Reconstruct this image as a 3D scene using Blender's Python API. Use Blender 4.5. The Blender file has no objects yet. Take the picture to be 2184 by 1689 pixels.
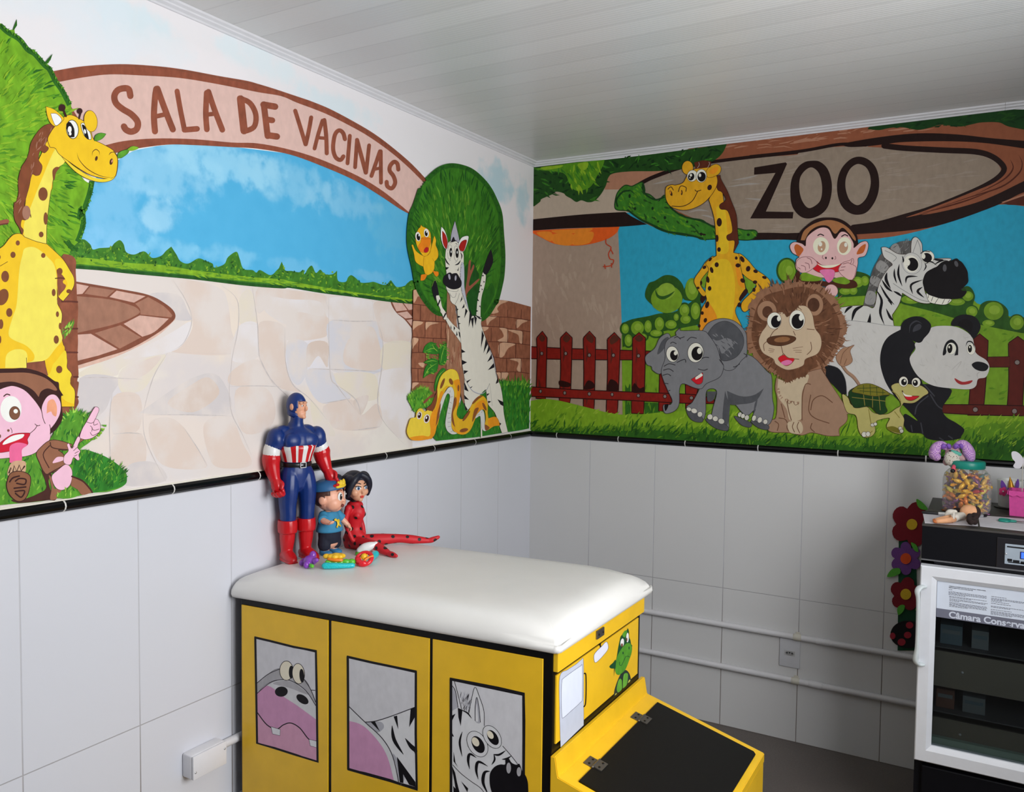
import bpy, bmesh, math, random
from mathutils import Vector, Matrix
from mathutils.geometry import tessellate_polygon
random.seed(7)
SC = bpy.context.scene
COL = SC.collection
PI = math.pi
# ---------------------------------------------------------------- camera (2184 x 1689 frame)
CAM = Vector((1.86056133, -3.40543186, 1.54485813))
ROLL, PITCH, YAW, FPX = 0.01120672, -0.04687618, 2.0941015, 1749.99494
W, H = 2184, 1689
_f = Vector((math.cos(YAW)*math.cos(PITCH), math.sin(YAW)*math.cos(PITCH), math.sin(PITCH)))
_r = Vector((math.sin(YAW), -math.cos(YAW), 0))
_u = _r.cross(_f)
FW = _f
RT = math.cos(ROLL)*_r + math.sin(ROLL)*_u
UP = -math.sin(ROLL)*_r + math.cos(ROLL)*_u

def on_plane(px, py, n, k):
    """the point of the plane n.x = k that the photograph shows at (px, py)"""
    n = Vector(n)
    d = RT*((px-W/2)/FPX) + UP*(-(py-H/2)/FPX) + FW
    t = (k - n.dot(CAM))/n.dot(d)
    return CAM + d*t

cd = bpy.data.cameras.new('camera')
cam = bpy.data.objects.new('camera', cd)
COL.objects.link(cam)
cam.matrix_world = Matrix((
    (RT.x, UP.x, -FW.x, CAM.x), (RT.y, UP.y, -FW.y, CAM.y), (RT.z, UP.z, -FW.z, CAM.z), (0, 0, 0, 1)))
cd.sensor_fit = 'HORIZONTAL'; cd.sensor_width = 36.0; cd.lens = 36.0*FPX/W
cd.clip_start = 0.02
SC.camera = cam

# ---------------------------------------------------------------- materials
def s2l(c):
    c = c/255.0
    return c/12.92 if c <= 0.04045 else ((c+0.055)/1.055)**2.4
def lin(rgb, g=1.0):
    return tuple(min(0.9, s2l(c)/g) for c in rgb) + (1.0,)
_mats = {}
def node(nt, t, **kw):
    n = nt.nodes.new(t)
    for k, v in kw.items(): setattr(n, k, v)
    return n
def mat(name, rgb, rough=0.5, g=1.0, var=0.0, scale=30.0, stretch=(1, 1, 1), metal=0.0, bump=0.0, bscale=200.0, coat=0.0, spec=0.5):
    if name in _mats: return _mats[name]
    m = bpy.data.materials.new(name); m.use_nodes = True
    nt = m.node_tree; b = nt.nodes['Principled BSDF']
    c = lin(rgb, g)
    b.inputs['Base Color'].default_value = c
    b.inputs['Roughness'].default_value = rough
    b.inputs['Metallic'].default_value = metal
    b.inputs['Coat Weight'].default_value = coat
    b.inputs['Specular IOR Level'].default_value = spec
    tc = node(nt, 'ShaderNodeTexCoord')
    mp = node(nt, 'ShaderNodeMapping'); mp.inputs['Scale'].default_value = stretch
    nt.links.new(tc.outputs['Object'], mp.inputs['Vector'])
    nz = node(nt, 'ShaderNodeTexNoise'); nz.inputs['Scale'].default_value = scale; nz.inputs['Detail'].default_value = 5
    nt.links.new(mp.outputs['Vector'], nz.inputs['Vector'])
    v = max(var, 0.02)
    mx = node(nt, 'ShaderNodeMix', data_type='RGBA')
    mx.inputs[6].default_value = tuple(min(.92, x*(1-v)) for x in c[:3]) + (1,)
    mx.inputs[7].default_value = tuple(min(.92, x*(1+v)) for x in c[:3]) + (1,)
    mr = node(nt, 'ShaderNodeMapRange'); mr.inputs['From Min'].default_value = .3; mr.inputs['From Max'].default_value = .7
    nt.links.new(nz.outputs['Fac'], mr.inputs['Value']); nt.links.new(mr.outputs['Result'], mx.inputs[0])
    nt.links.new(mx.outputs[2], b.inputs['Base Color'])
    if bump > 0:
        nb = node(nt, 'ShaderNodeTexNoise'); nb.inputs['Scale'].default_value = bscale
        nt.links.new(tc.outputs['Object'], nb.inputs['Vector'])
        bp = node(nt, 'ShaderNodeBump'); bp.inputs['Strength'].default_value = bump; bp.inputs['Distance'].default_value = 0.002
        nt.links.new(nb.outputs['Fac'], bp.inputs['Height']); nt.links.new(bp.outputs['Normal'], b.inputs['Normal'])
    _mats[name] = m
    return m
def mixnode(nt, fac, a, b):
    mx = node(nt, 'ShaderNodeMix', data_type='RGBA')
    for i, v in ((0, fac), (6, a), (7, b)):
        if isinstance(v, (tuple, float, int)): mx.inputs[i].default_value = v
        else: nt.links.new(v, mx.inputs[i])
    return mx.outputs[2]
def mathn(nt, op, a, b=None):
    n = node(nt, 'ShaderNodeMath', operation=op)
    for i, v in enumerate((a, b)):
        if v is None: continue
        if isinstance(v, (int, float)): n.inputs[i].default_value = v
        else: nt.links.new(v, n.inputs[i])
    return n.outputs[0]

# ---------------------------------------------------------------- objects
def finish(name, bm, mats, parent=None, smooth=False, autos=None):
    me = bpy.data.meshes.new(name)
    bm.to_mesh(me); bm.free()
    for m in (mats if isinstance(mats, (list, tuple)) else [mats]): me.materials.append(m)
    if smooth:
        me.polygons.foreach_set('use_smooth', [True]*len(me.polygons))
        if autos: me.set_sharp_from_angle(angle=math.radians(autos))
    o = bpy.data.objects.new(name, me); COL.objects.link(o)
    if parent is not None: o.parent = parent
    return o
def tag(o, label=None, cat=None, group=None, kind=None):
    if label: o['label'] = label
    if cat: o['category'] = cat
    if group: o['group'] = group
    if kind: o['kind'] = kind
    return o
def empty(name, loc=(0, 0, 0), rz=0.0, label=None, cat=None, group=None):
    o = bpy.data.objects.new(name, None); COL.objects.link(o)
    o.empty_display_size = 0.05
    o.location = loc; o.rotation_euler = (0, 0, rz)
    return tag(o, label, cat, group)
def copy_tree(o, parent=None):
    c = o.copy(); COL.objects.link(c); c.parent = parent
    for ch in list(o.children): copy_tree(ch, c)
    return c
def at(o, M):
    o.matrix_local = M; return o

# ---------------------------------------------------------------- bmesh shapes
def add_box(bm, lo, hi, mi=0, bevel=0.0, seg=2, M=None):
    r = bmesh.ops.create_cube(bm, size=1.0)
    vs = r['verts']
    for v in vs:
        v.co = Vector([lo[i] + (v.co[i]+.5)*(hi[i]-lo[i]) for i in range(3)])
    fs = set(f for v in vs for f in v.link_faces)
    for f in fs: f.material_index = mi
    if bevel > 0:
        es = list(set(e for v in vs for e in v.link_edges))
        rb = bmesh.ops.bevel(bm, geom=es, offset=bevel, segments=seg, profile=.5, affect='EDGES')
        vs = list(set(v for f in rb['faces'] for v in f.verts) | set(v for v in vs if v.is_valid))
        for f in rb['faces']: f.material_index = mi
    if M is not None:
        for v in vs: v.co = M @ v.co
    return vs
def add_prism(bm, pts, vec, mi=0, M=None):
    """polygon pts (3d) extruded along vec"""
    vec = Vector(vec)
    a = [bm.verts.new(Vector(p)) for p in pts]; b = [bm.verts.new(Vector(p)+vec) for p in pts]
    n = len(pts); fs = []
    fs.append(bm.faces.new(a)); fs.append(bm.faces.new(b[::-1]))
    for i in range(n): fs.append(bm.faces.new((a[i], b[i], b[(i+1) % n], a[(i+1) % n])))
    for f in fs: f.material_index = mi
    if M is not None:
        for v in a+b: v.co = M @ v.co
    return a+b
def add_lathe(bm, prof, seg=24, mi=0, M=None, sx=1.0, sy=1.0):
    """profile of (radius, z); ends close on the axis"""
    rings = []; vs = []
    for r, z in prof:
        if r <= 1e-6:
            v = bm.verts.new((0, 0, z)); rings.append([v]); vs.append(v)
        else:
            ring = [bm.verts.new((r*sx*math.cos(2*PI*i/seg), r*sy*math.sin(2*PI*i/seg), z)) for i in range(seg)]
            rings.append(ring); vs += ring
    for a, b in zip(rings[:-1], rings[1:]):
        for i in range(seg):
            j = (i+1) % seg
            if len(a) == 1 and len(b) == 1: continue
            if len(a) == 1: f = bm.faces.new((a[0], b[j], b[i]))
            elif len(b) == 1: f = bm.faces.new((a[i], a[j], b[0]))
            else: f = bm.faces.new((a[i], a[j], b[j], b[i]))
            f.material_index = mi; f.smooth = True
    if M is not None:
        for v in vs: v.co = M @ v.co
    return vs
def add_ball(bm, c, r, mi=0, rot=None, u=20, v=12):
    M = Matrix.Translation(Vector(c))
    if rot is not None: M = M @ rot.to_4x4()
    if isinstance(r, (int, float)): r = (r, r, r)
    M = M @ Matrix.Diagonal((r[0], r[1], r[2], 1))
    rr = bmesh.ops.create_uvsphere(bm, u_segments=u, v_segments=v, radius=1.0, matrix=M)
    for f in set(f for w in rr['verts'] for f in w.link_faces): f.material_index = mi; f.smooth = True
    return rr['verts']
def catmull(P, n=6, closed=False):
    P = [Vector(p) for p in P]; out = []; N = len(P)
    for i in range(N if closed else N-1):
        p0 = P[(i-1) % N] if (closed or i > 0) else P[0]
        p1 = P[i]; p2 = P[(i+1) % N]
        p3 = P[(i+2) % N] if (closed or i+2 < N) else P[-1]
        for k in range(n):
            t = k/n
            out.append(.5*((2*p1)+(p2-p0)*t+(2*p0-5*p1+4*p2-p3)*t*t+(3*p1-p0-3*p2+p3)*t**3))
    if not closed: out.append(P[-1])
    return out
def add_tube(bm, pts, rad, seg=12, mi=0, n=5, flat=None, cap=True, closed=False, ref=None):
    """tube along a smooth path; rad: number or list per point (each a number or (rx, ry)); round ends"""
    K = len(pts)
    rs = [rad]*K if isinstance(rad, (int, float, tuple)) else list(rad)
    rs = [(r, r) if isinstance(r, (int, float)) else r for r in rs]
    if n > 1:
        path = catmull(pts, n, closed)
        rp = catmull([(r[0], r[1], 0) for r in rs], n, closed)
        rp = [(max(1e-4, r.x), max(1e-4, r.y)) for r in rp]
    else:
        path = [Vector(p) for p in pts]; rp = rs
    L = len(path)
    up = Vector(ref) if ref is not None else None
    rings = []; T0 = None
    if up is None:
        t = (path[1]-path[0]).normalized(); up = Vector((0, 0, 1)) if abs(t.z) < .9 else Vector((0, -1, 0))
    nrm = None
    def frame(i):
        a = path[(i-1) % L] if (closed or i > 0) else path[0]
        b = path[(i+1) % L] if (closed or i < L-1) else path[-1]
        return (b-a).normalized()
    def ring(c, x, y, rx, ry):
        return [bm.verts.new(c + x*(rx*math.cos(2*PI*k/seg)) + y*(ry*math.sin(2*PI*k/seg))) for k in range(seg)]
    fr = []
    for i in range(L):
        t = frame(i)
        if nrm is None:
            nrm = (up - t*up.dot(t)).normalized()
        else:
            nrm = (nrm - t*nrm.dot(t)).normalized()
        fr.append((t, nrm.copy(), t.cross(nrm)))
    if cap and not closed:
        t, y, x = fr[0]
        for a in (85, 60, 30):
            ca, sa = math.cos(math.radians(a)), math.sin(math.radians(a))
            rings.append(ring(path[0]-t*(min(rp[0])*sa), x, y, rp[0][0]*ca, rp[0][1]*ca))
    for i in range(L):
        t, y, x = fr[i]
        rings.append(ring(path[i], x, y, *rp[i]))
    if cap and not closed:
        t, y, x = fr[-1]
        for a in (30, 60, 85):
            ca, sa = math.cos(math.radians(a)), math.sin(math.radians(a))
            rings.append(ring(path[-1]+t*(min(rp[-1])*sa), x, y, rp[-1][0]*ca, rp[-1][1]*ca))
    R = len(rings)
    for i in range(R if closed else R-1):
        a, b = rings[i], rings[(i+1) % R]
        for k in range(seg):
            f = bm.faces.new((a[k], a[(k+1) % seg], b[(k+1) % seg], b[k])); f.material_index = mi; f.smooth = True
    if not closed:
        f = bm.faces.new(rings[0][::-1]); f.material_index = mi; f.smooth = True
        f = bm.faces.new(rings[-1]); f.material_index = mi; f.smooth = True
    return [v for r in rings for v in r]
def fuse(name, bm, m, parent=None, voxel=0.003, it=6, fac=0.5):
    """fuse overlapping lumps into ONE continuous skin"""
    bmesh.ops.recalc_face_normals(bm, faces=bm.faces)
    me = bpy.data.meshes.new(name); bm.to_mesh(me); bm.free()
    o = bpy.data.objects.new(name, me); COL.objects.link(o)
    r = o.modifiers.new('r', 'REMESH'); r.mode = 'VOXEL'; r.voxel_size = voxel; r.use_smooth_shade = True
    s = o.modifiers.new('s', 'SMOOTH'); s.iterations = it; s.factor = fac
    dg = bpy.context.evaluated_depsgraph_get(); dg.update()
    nm = bpy.data.meshes.new_from_object(o.evaluated_get(dg))
    o.modifiers.clear(); o.data = nm; nm.name = name
    bpy.data.meshes.remove(me)
    nm.materials.clear()
    for mm in (m if isinstance(m, (list, tuple)) else [m]): nm.materials.append(mm)
    nm.polygons.foreach_set('use_smooth', [True]*len(nm.polygons))
    if parent is not None: o.parent = parent
    return o
def text_mesh(s, size, bold=False):
    cu = bpy.data.curves.new('t', 'FONT'); cu.body = s; cu.size = size; cu.fill_mode = 'FRONT'
    if bold: cu.offset = size*0.03
    o = bpy.data.objects.new('t', cu); COL.objects.link(o)
    dg = bpy.context.evaluated_depsgraph_get(); dg.update()
    me = bpy.data.meshes.new_from_object(o.evaluated_get(dg))
    bpy.data.objects.remove(o); bpy.data.curves.remove(cu)
    return me
def add_text(bm, s, size, M, mi=0, bold=False):
    me = text_mesh(s, size, bold)
    me.transform(M)
    me.polygons.foreach_set('material_index', [mi]*len(me.polygons))
    bm.from_mesh(me); bpy.data.meshes.remove(me)

# ---------------------------------------------------------------- flat painting on a wall or a panel
FR = {'A': (0, 0, 3.64, 3.64), 'B': (0, 400, 3.64, 3.64), 'C': (0, 750, 3.64, 3.64), 'D': (550, 200, 3.64, 3.64),
      'E': (550, 550, 3.64, 3.64), 'F': (1100, 250, 3.64, 3.64), 'G': (1600, 250, 3.64, 3.64), 'H': (1100, 600, 3.64, 3.64),
      'I': (1600, 600, 3.64, 3.64), 'J': (860, 460, 7.679, 7.679), 'K': (860, 660, 6.032, 6.032),
      'P': (480, 1150, 3.133, 3.133), 'Q': (1000, 1180, 3.319, 3.319), 'R': (1280, 1320, 8.44, 8.44), 'S': (940, 1430, 6.523, 6.523),
      'Z': (0, 0, 1, 1)}
class Paint:
    """coats of paint laid one over the other on a plane (each a fraction of a millimetre proud)"""
    def __init__(self, n, k, cols, gain, off=0.0004, step=0.000006, rough=.55, pre='paint'):
        self.n = Vector(n); self.k = k; self.bm = bmesh.new(); self.mats = []; self.idx = {}
        self.cols = cols; self.g = gain; self.lay = off; self.step = step; self.F = 'Z'; self.rough = rough; self.pre = pre
    def f(self, c): self.F = c
    def mi(self, c):
        if c not in self.idx:
            rgb = self.cols[c]; var = .12
            if len(rgb) > 3: var = rgb[3]
            m = rgb[4] if len(rgb) > 4 and not isinstance(rgb[4], (int, float)) else None
            if m is None: m = mat(self.pre+'_'+c, rgb[:3], self.rough, self.g, var, 55.0, (1, 1, .6), spec=.15)
            self.idx[c] = len(self.mats); self.mats.append(m)
        return self.idx[c]
    def pts(self, s):
        F = self.F; out = []; cor = []
        tk = s.split(); i = 0
        while i < len(tk):
            if tk[i][-1] == ':': F = tk[i][:-1]; i += 1; continue
            x = float(tk[i]); y = tk[i+1]; c = y.endswith('*'); y = float(y.rstrip('*')); i += 2
            f = FR[F]; out.append((f[0]+x/f[2], f[1]+y/f[3])); cor.append(c)
        return out, cor
    @staticmethod
    def spline(P, cor, closed, n=5):
        N = len(P); out = []
        for i in range(N if closed else N-1):
            p1 = P[i]; p2 = P[(i+1) % N]
            p0 = P[(i-1) % N] if (closed or i > 0) else p1
            p3 = P[(i+2) % N] if (closed or i+2 < N) else p2
            if cor[i]: p0 = p1
            if cor[(i+1) % N]: p3 = p2
            if cor[i] and cor[(i+1) % N]: out.append(p1); continue
            for k in range(n):
                t = k/n
                out.append(tuple(.5*(2*p1[j]+(p2[j]-p0[j])*t+(2*p0[j]-5*p1[j]+4*p2[j]-p3[j])*t*t+(3*p1[j]-p0[j]-3*p2[j]+p3[j])*t**3) for j in (0, 1)))
        if not closed: out.append(P[-1])
        return out
    def put(self, q):
        return self.bm.verts.new(on_plane(q[0], q[1], self.n, self.k + self.lay))
    def raw(self, c, Q, adv=True):
        if adv: self.lay += self.step
        R = []
        for q in Q:
            if not R or (abs(q[0]-R[-1][0])+abs(q[1]-R[-1][1])) > .02: R.append(q)
        if len(R) > 2 and abs(R[0][0]-R[-1][0])+abs(R[0][1]-R[-1][1]) < .02: R.pop()
        if len(R) < 3: return
        mi = self.mi(c); vs = [self.put(q) for q in R]
        if len(vs) <= 4:
            f = self.bm.faces.new(vs); f.material_index = mi; return
        for t in tessellate_polygon([[Vector((q[0], q[1], 0)) for q in R]]):
            try: f = self.bm.faces.new([vs[i] for i in t]); f.material_index = mi
            except ValueError: pass
    def poly(self, c, s, smooth=True, edge=None, ew=6):
        P, cor = self.pts(s)
        Q = self.spline(P, cor, True) if smooth else P
        if edge: self.ribbon(edge, Q+[Q[0]], ew/FR[self.F][2]*2)
        self.raw(c, Q)
        return Q
    def ribbon(self, c, Q, w, taper=False, adv=True):
        if adv: self.lay += self.step
        n = len(Q); L = []; Rr = []
        for i in range(n):
            a = Q[max(0, i-1)]; b = Q[min(n-1, i+1)]
            dx, dy = b[0]-a[0], b[1]-a[1]; d = math.hypot(dx, dy) or 1
            ww = w/2
            if taper: ww *= max(.12, math.sin(PI*min(.98, max(.04, i/(n-1)))))
            L.append((Q[i][0]-dy/d*ww, Q[i][1]+dx/d*ww)); Rr.append((Q[i][0]+dy/d*ww, Q[i][1]-dx/d*ww))
        mi = self.mi(c); a = [self.put(q) for q in L]; b = [self.put(q) for q in Rr]
        for i in range(n-1):
            try: f = self.bm.faces.new((a[i], a[i+1], b[i+1], b[i])); f.material_index = mi
            except ValueError: pass
    def line(self, c, s, w, smooth=True, taper=False, cap=True):
        P, cor = self.pts(s); w = w/FR[self.F][2]
        Q = self.spline(P, cor, False) if smooth and len(P) > 2 else P
        self.ribbon(c, Q, w, taper)
        if cap and not taper and w > 2:
            for q in (Q[0], Q[-1]):
                self.raw(c, [(q[0]+w/2*math.cos(2*PI*k/10), q[1]+w/2*math.sin(2*PI*k/10)) for k in range(10)], True)
    def ell(self, c, x, y, rx, ry, rot=0, edge=None, ew=5):
        f = FR[self.F]; x = f[0]+x/f[2]; y = f[1]+y/f[3]; rx /= f[2]; ry /= f[3]; ew /= f[2]
        ca, sa = math.cos(math.radians(rot)), math.sin(math.radians(rot))
        def e(d): return [(x+(rx+d)*math.cos(2*PI*k/28)*ca-(ry+d)*math.sin(2*PI*k/28)*sa, y+(rx+d)*math.cos(2*PI*k/28)*sa+(ry+d)*math.sin(2*PI*k/28)*ca) for k in range(28)]
        if edge: self.raw(edge, e(ew))
        self.raw(c, e(0))
    def ells(self, c, s, edge=None):
        for t in s.split(';'):
            v = [float(z) for z in t.split()]
            if v: self.ell(c, *v, edge=edge)
    def lines(self, c, s, w, taper=False):
        for t in s.split(';'):
            if t.strip(): self.line(c, t, w, True, taper)
    def strokes(self, cols, n, region, dirf, ln, w, seed=1, jitter=.35, curve=.2):
        """brush strokes scattered in a region; dirf(x, y) gives the stroke angle in picture degrees"""
        rnd = random.Random(seed)
        P, cor = self.pts(region); Q = self.spline(P, cor, True, 4)
        xs = [q[0] for q in Q]; ys = [q[1] for q in Q]
        def inside(x, y):
            r = False; j = len(Q)-1
            for i in range(len(Q)):
                if (Q[i][1] > y) != (Q[j][1] > y) and x < (Q[j][0]-Q[i][0])*(y-Q[i][1])/(Q[j][1]-Q[i][1])+Q[i][0]: r = not r
                j = i
            return r
        self.lay += self.step
        k = 0; tries = 0; l0 = self.lay
        while k < n and tries < n*20:
            tries += 1
            x = rnd.uniform(min(xs), max(xs)); y = rnd.uniform(min(ys), max(ys))
            if not inside(x, y): continue
            r = dirf(x, y)
            if r is None: continue
            a = math.radians(r) + rnd.uniform(-jitter, jitter)
            l = ln*rnd.uniform(.6, 1.3); b = a + rnd.uniform(-curve, curve)*2
            p0 = (x, y); p1 = (x+math.cos(a)*l*.5, y+math.sin(a)*l*.5); p2 = (p1[0]+math.cos(b)*l*.5, p1[1]+math.sin(b)*l*.5)
            ww = w*rnd.uniform(.6, 1.3)/2
            self.lay = l0 + 1.4e-6*k
            nx, ny = -math.sin(a)*ww, math.cos(a)*ww
            c = cols[rnd.randrange(len(cols))] if isinstance(cols, (list, tuple)) else cols(x, y, rnd)
            if c is None: k += 1; continue
            self.raw(c, [(p0[0]+nx*.5, p0[1]+ny*.5), (p1[0]+nx, p1[1]+ny), p2, (p1[0]-nx, p1[1]-ny), (p0[0]-nx*.5, p0[1]-ny*.5)], False)
            k += 1
        self.lay = l0 + 1.4e-6*(n+2)
    def fringe(self, c, s, n, ln, w, ang, seed=3, jit=.3, rel=True, closed=False):
        """pointed tufts along an outline; ang: degrees from the outline's left side (rel) or absolute"""
        rnd = random.Random(seed); P, cor = self.pts(s); Q = self.spline(P, cor, closed, 6)
        if closed: Q.append(Q[0])
        seglen = [math.hypot(Q[i+1][0]-Q[i][0], Q[i+1][1]-Q[i][1]) for i in range(len(Q)-1)]; T = sum(seglen)
        self.lay += self.step
        for k in range(n):
            d = T*(k+rnd.random())/n; i = 0
            while i < len(seglen)-1 and d > seglen[i]: d -= seglen[i]; i += 1
            t = d/(seglen[i] or 1)
            x = Q[i][0]+(Q[i+1][0]-Q[i][0])*t; y = Q[i][1]+(Q[i+1][1]-Q[i][1])*t
            tx, ty = (Q[i+1][0]-Q[i][0])/(seglen[i] or 1), (Q[i+1][1]-Q[i][1])/(seglen[i] or 1)
            a = (math.atan2(ty, tx) if rel else 0) + math.radians(ang) + rnd.uniform(-jit, jit)
            l = ln*rnd.uniform(.6, 1.4); ww = w*rnd.uniform(.7, 1.3)/2
            cc = c if isinstance(c, str) else c[rnd.randrange(len(c))]
            bx, by = x-math.cos(a)*l*.4, y-math.sin(a)*l*.4
            self.lay += 1.4e-6
            self.raw(cc, [(bx-math.sin(a)*ww, by+math.cos(a)*ww), (x+math.cos(a)*l, y+math.sin(a)*l), (bx+math.sin(a)*ww, by-math.cos(a)*ww)], False)
    def done(self, name, parent, label=None):
        o = finish(name, self.bm, self.mats, parent)
        if label: o['label'] = label
        return o
# ---------------------------------------------------------------- the room
ZT, ZB, ZC, ZCEIL = 1.200, 1.172, 2.433, 2.452      # border top / bottom, cornice foot, ceiling
RX, RY = 2.62, -4.9                                   # far right wall, wall behind the camera
def tile_mat(name, axis, period, zl, tint=0):
    m = bpy.data.materials.new(name); m.use_nodes = True; nt = m.node_tree; b = nt.nodes['Principled BSDF']
    tc = node(nt, 'ShaderNodeTexCoord'); sp = node(nt, 'ShaderNodeSeparateXYZ'); nt.links.new(tc.outputs['Object'], sp.inputs[0])
    u = sp.outputs[axis]
    def groove(v, per, w):
        a = mathn(nt, 'DIVIDE', v, per); a = mathn(nt, 'FRACT', a); a = mathn(nt, 'SUBTRACT', a, .5); a = mathn(nt, 'ABSOLUTE', a)
        a = mathn(nt, 'SUBTRACT', .5, a); a = mathn(nt, 'MULTIPLY', a, per)
        mr = node(nt, 'ShaderNodeMapRange', interpolation_type='SMOOTHSTEP'); mr.inputs['From Min'].default_value = w*.4; mr.inputs['From Max'].default_value = w*1.6
        mr.inputs['To Min'].default_value = 1; mr.inputs['To Max'].default_value = 0
        nt.links.new(a, mr.inputs['Value']); return mr.outputs['Result']
    g1 = groove(u, period, .0014); g2 = groove(sp.outputs[2], zl, .0013)
    g = mathn(nt, 'MAXIMUM', g1, g2)
    nz = node(nt, 'ShaderNodeTexNoise'); nz.inputs['Scale'].default_value = 3.0; nt.links.new(tc.outputs['Object'], nz.inputs['Vector'])
    # the grout is browner near the floor
    mr = node(nt, 'ShaderNodeMapRange'); mr.inputs['From Min'].default_value = .35; mr.inputs['From Max'].default_value = .7; nt.links.new(sp.outputs[2], mr.inputs['Value'])
    gc = mixnode(nt, mr.outputs['Result'], lin((120, 110, 104)), lin((194, 194, 200)))
    tl = mixnode(nt, nz.outputs['Fac'], lin((209, 211-tint*.2, 219-tint)), lin((214, 215-tint*.2, 222-tint)))
    nt.links.new(mixnode(nt, g, tl, gc), b.inputs['Base Color'])
    b.inputs['Roughness'].default_value = .38; b.inputs['Specular IOR Level'].default_value = .2
    bp = node(nt, 'ShaderNodeBump'); bp.inputs['Distance'].default_value = .0012; bp.inputs['Strength'].default_value = .6; bp.invert = True
    nt.links.new(g, bp.inputs['Height']); nt.links.new(bp.outputs['Normal'], b.inputs['Normal'])
    return m
def blob_mat(name, base, blobs, rough=.6, nscale=9.0, var=None):
    """base colour with soft-edged patches: blobs = (world point, axis, r_h, r_v, colour, strength)"""
    m = bpy.data.materials.new(name); m.use_nodes = True; nt = m.node_tree; b = nt.nodes['Principled BSDF']
    tc = node(nt, 'ShaderNodeTexCoord'); sp = node(nt, 'ShaderNodeSeparateXYZ'); nt.links.new(tc.outputs['Object'], sp.inputs[0])
    nz = node(nt, 'ShaderNodeTexNoise'); nz.inputs['Scale'].default_value = nscale; nz.inputs['Detail'].default_value = 6; nt.links.new(tc.outputs['Object'], nz.inputs['Vector'])
    c = lin(base)
    if var: c = mixnode(nt, nz.outputs['Fac'], lin(base), lin(var))
    for (p, ax, rh, rv, col, st) in blobs:
        a = mathn(nt, 'DIVIDE', mathn(nt, 'SUBTRACT', sp.outputs[ax], p[ax]), rh); a = mathn(nt, 'MULTIPLY', a, a)
        d = mathn(nt, 'DIVIDE', mathn(nt, 'SUBTRACT', sp.outputs[2], p[2]), rv); d = mathn(nt, 'MULTIPLY', d, d)
        s = mathn(nt, 'ADD', mathn(nt, 'ADD', a, d), mathn(nt, 'MULTIPLY', mathn(nt, 'SUBTRACT', nz.outputs['Fac'], .5), 3.2))
        mr = node(nt, 'ShaderNodeMapRange', interpolation_type='SMOOTHSTEP'); mr.inputs['From Min'].default_value = .1; mr.inputs['From Max'].default_value = 1.2
        mr.inputs['To Min'].default_value = st; mr.inputs['To Max'].default_value = 0
        nt.links.new(s, mr.inputs['Value'])
        c = mixnode(nt, mr.outputs['Result'], c, lin(col))
    if isinstance(c, tuple): b.inputs['Base Color'].default_value = c
    else: nt.links.new(c, b.inputs['Base Color'])
    b.inputs['Roughness'].default_value = rough
    return m
LP = ((1, 0, 0), 0.0); RP = ((0, 1, 0), 0.0)
def lw(px, py): return on_plane(px, py, *LP)
plaster = blob_mat('white_painted_plaster', (236, 233, 235), [
    (lw(300, 60), 1, .16, .06, (205, 234, 242), .55), (lw(100, 30), 1, .35, .12, (226, 236, 244), .6), (lw(560, 130), 1, .2, .05, (214, 236, 242), .5),
    (lw(720, 230), 1, .22, .05, (212, 233, 240), .6), (lw(1060, 385), 1, .18, .085, (186, 216, 226), .9), (lw(1115, 430), 1, .07, .11, (186, 216, 226), .85),
    (lw(60, 100), 1, .2, .1, (243, 232, 232), .5), (lw(420, 130), 1, .25, .05, (242, 236, 238), .5)], .65, 11.0)
plain = mat('plain_wall_paint', (96, 95, 94), .8)
black_tile = mat('black_border_tile', (10, 10, 11), .2, spec=.25)
white_grout = mat('white_grout', (215, 213, 208), .7)
pvc = mat('white_pvc', (226, 226, 230), .35)
cream_edge = mat('cream_edge_paint', (228, 222, 208), .6)

bm = bmesh.new(); add_box(bm, (-.12, RY-.1, 0), (0, .12, ZCEIL+.1))
wall_left = tag(finish('wall_left', bm, plaster), kind='structure')
bm = bmesh.new(); add_box(bm, (0, RY, 0), (.002, 0, 1.185))
finish('tile_dado', bm, tile_mat('wall_tiles_left', 1, .2977, .586), wall_left)
bm = bmesh.new(); add_box(bm, (0, 0, 0), (RX+.1, .12, ZCEIL+.1))
wall_back = tag(finish('wall_back', bm, plaster), kind='structure')
bm = bmesh.new(); add_box(bm, (.002, -.002, 0), (RX, 0, 1.185))
finish('tile_dado', bm, tile_mat('wall_tiles_back', 0, .3105, .586, 9), wall_back)
bm = bmesh.new(); add_box(bm, (-.12, RY-.1, -.1), (RX+.1, .12, 0))
fl = bpy.data.materials.new('floor_granite'); fl.use_nodes = True
nt = fl.node_tree; b = nt.nodes['Principled BSDF']
tc = node(nt, 'ShaderNodeTexCoord'); nz = node(nt, 'ShaderNodeTexNoise'); nz.inputs['Scale'].default_value = 160; nz.inputs['Detail'].default_value = 3; nt.links.new(tc.outputs['Object'], nz.inputs['Vector'])
n2 = node(nt, 'ShaderNodeTexNoise'); n2.inputs['Scale'].default_value = 4; nt.links.new(tc.outputs['Object'], n2.inputs['Vector'])
a1 = mixnode(nt, nz.outputs['Fac'], lin((72, 66, 62)), lin((128, 120, 115)))
nt.links.new(mixnode(nt, n2.outputs['Fac'], a1, lin((90, 82, 78))), b.inputs['Base Color']); b.inputs['Roughness'].default_value = .45
floor = tag(finish('floor', bm, fl), kind='structure')
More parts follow.
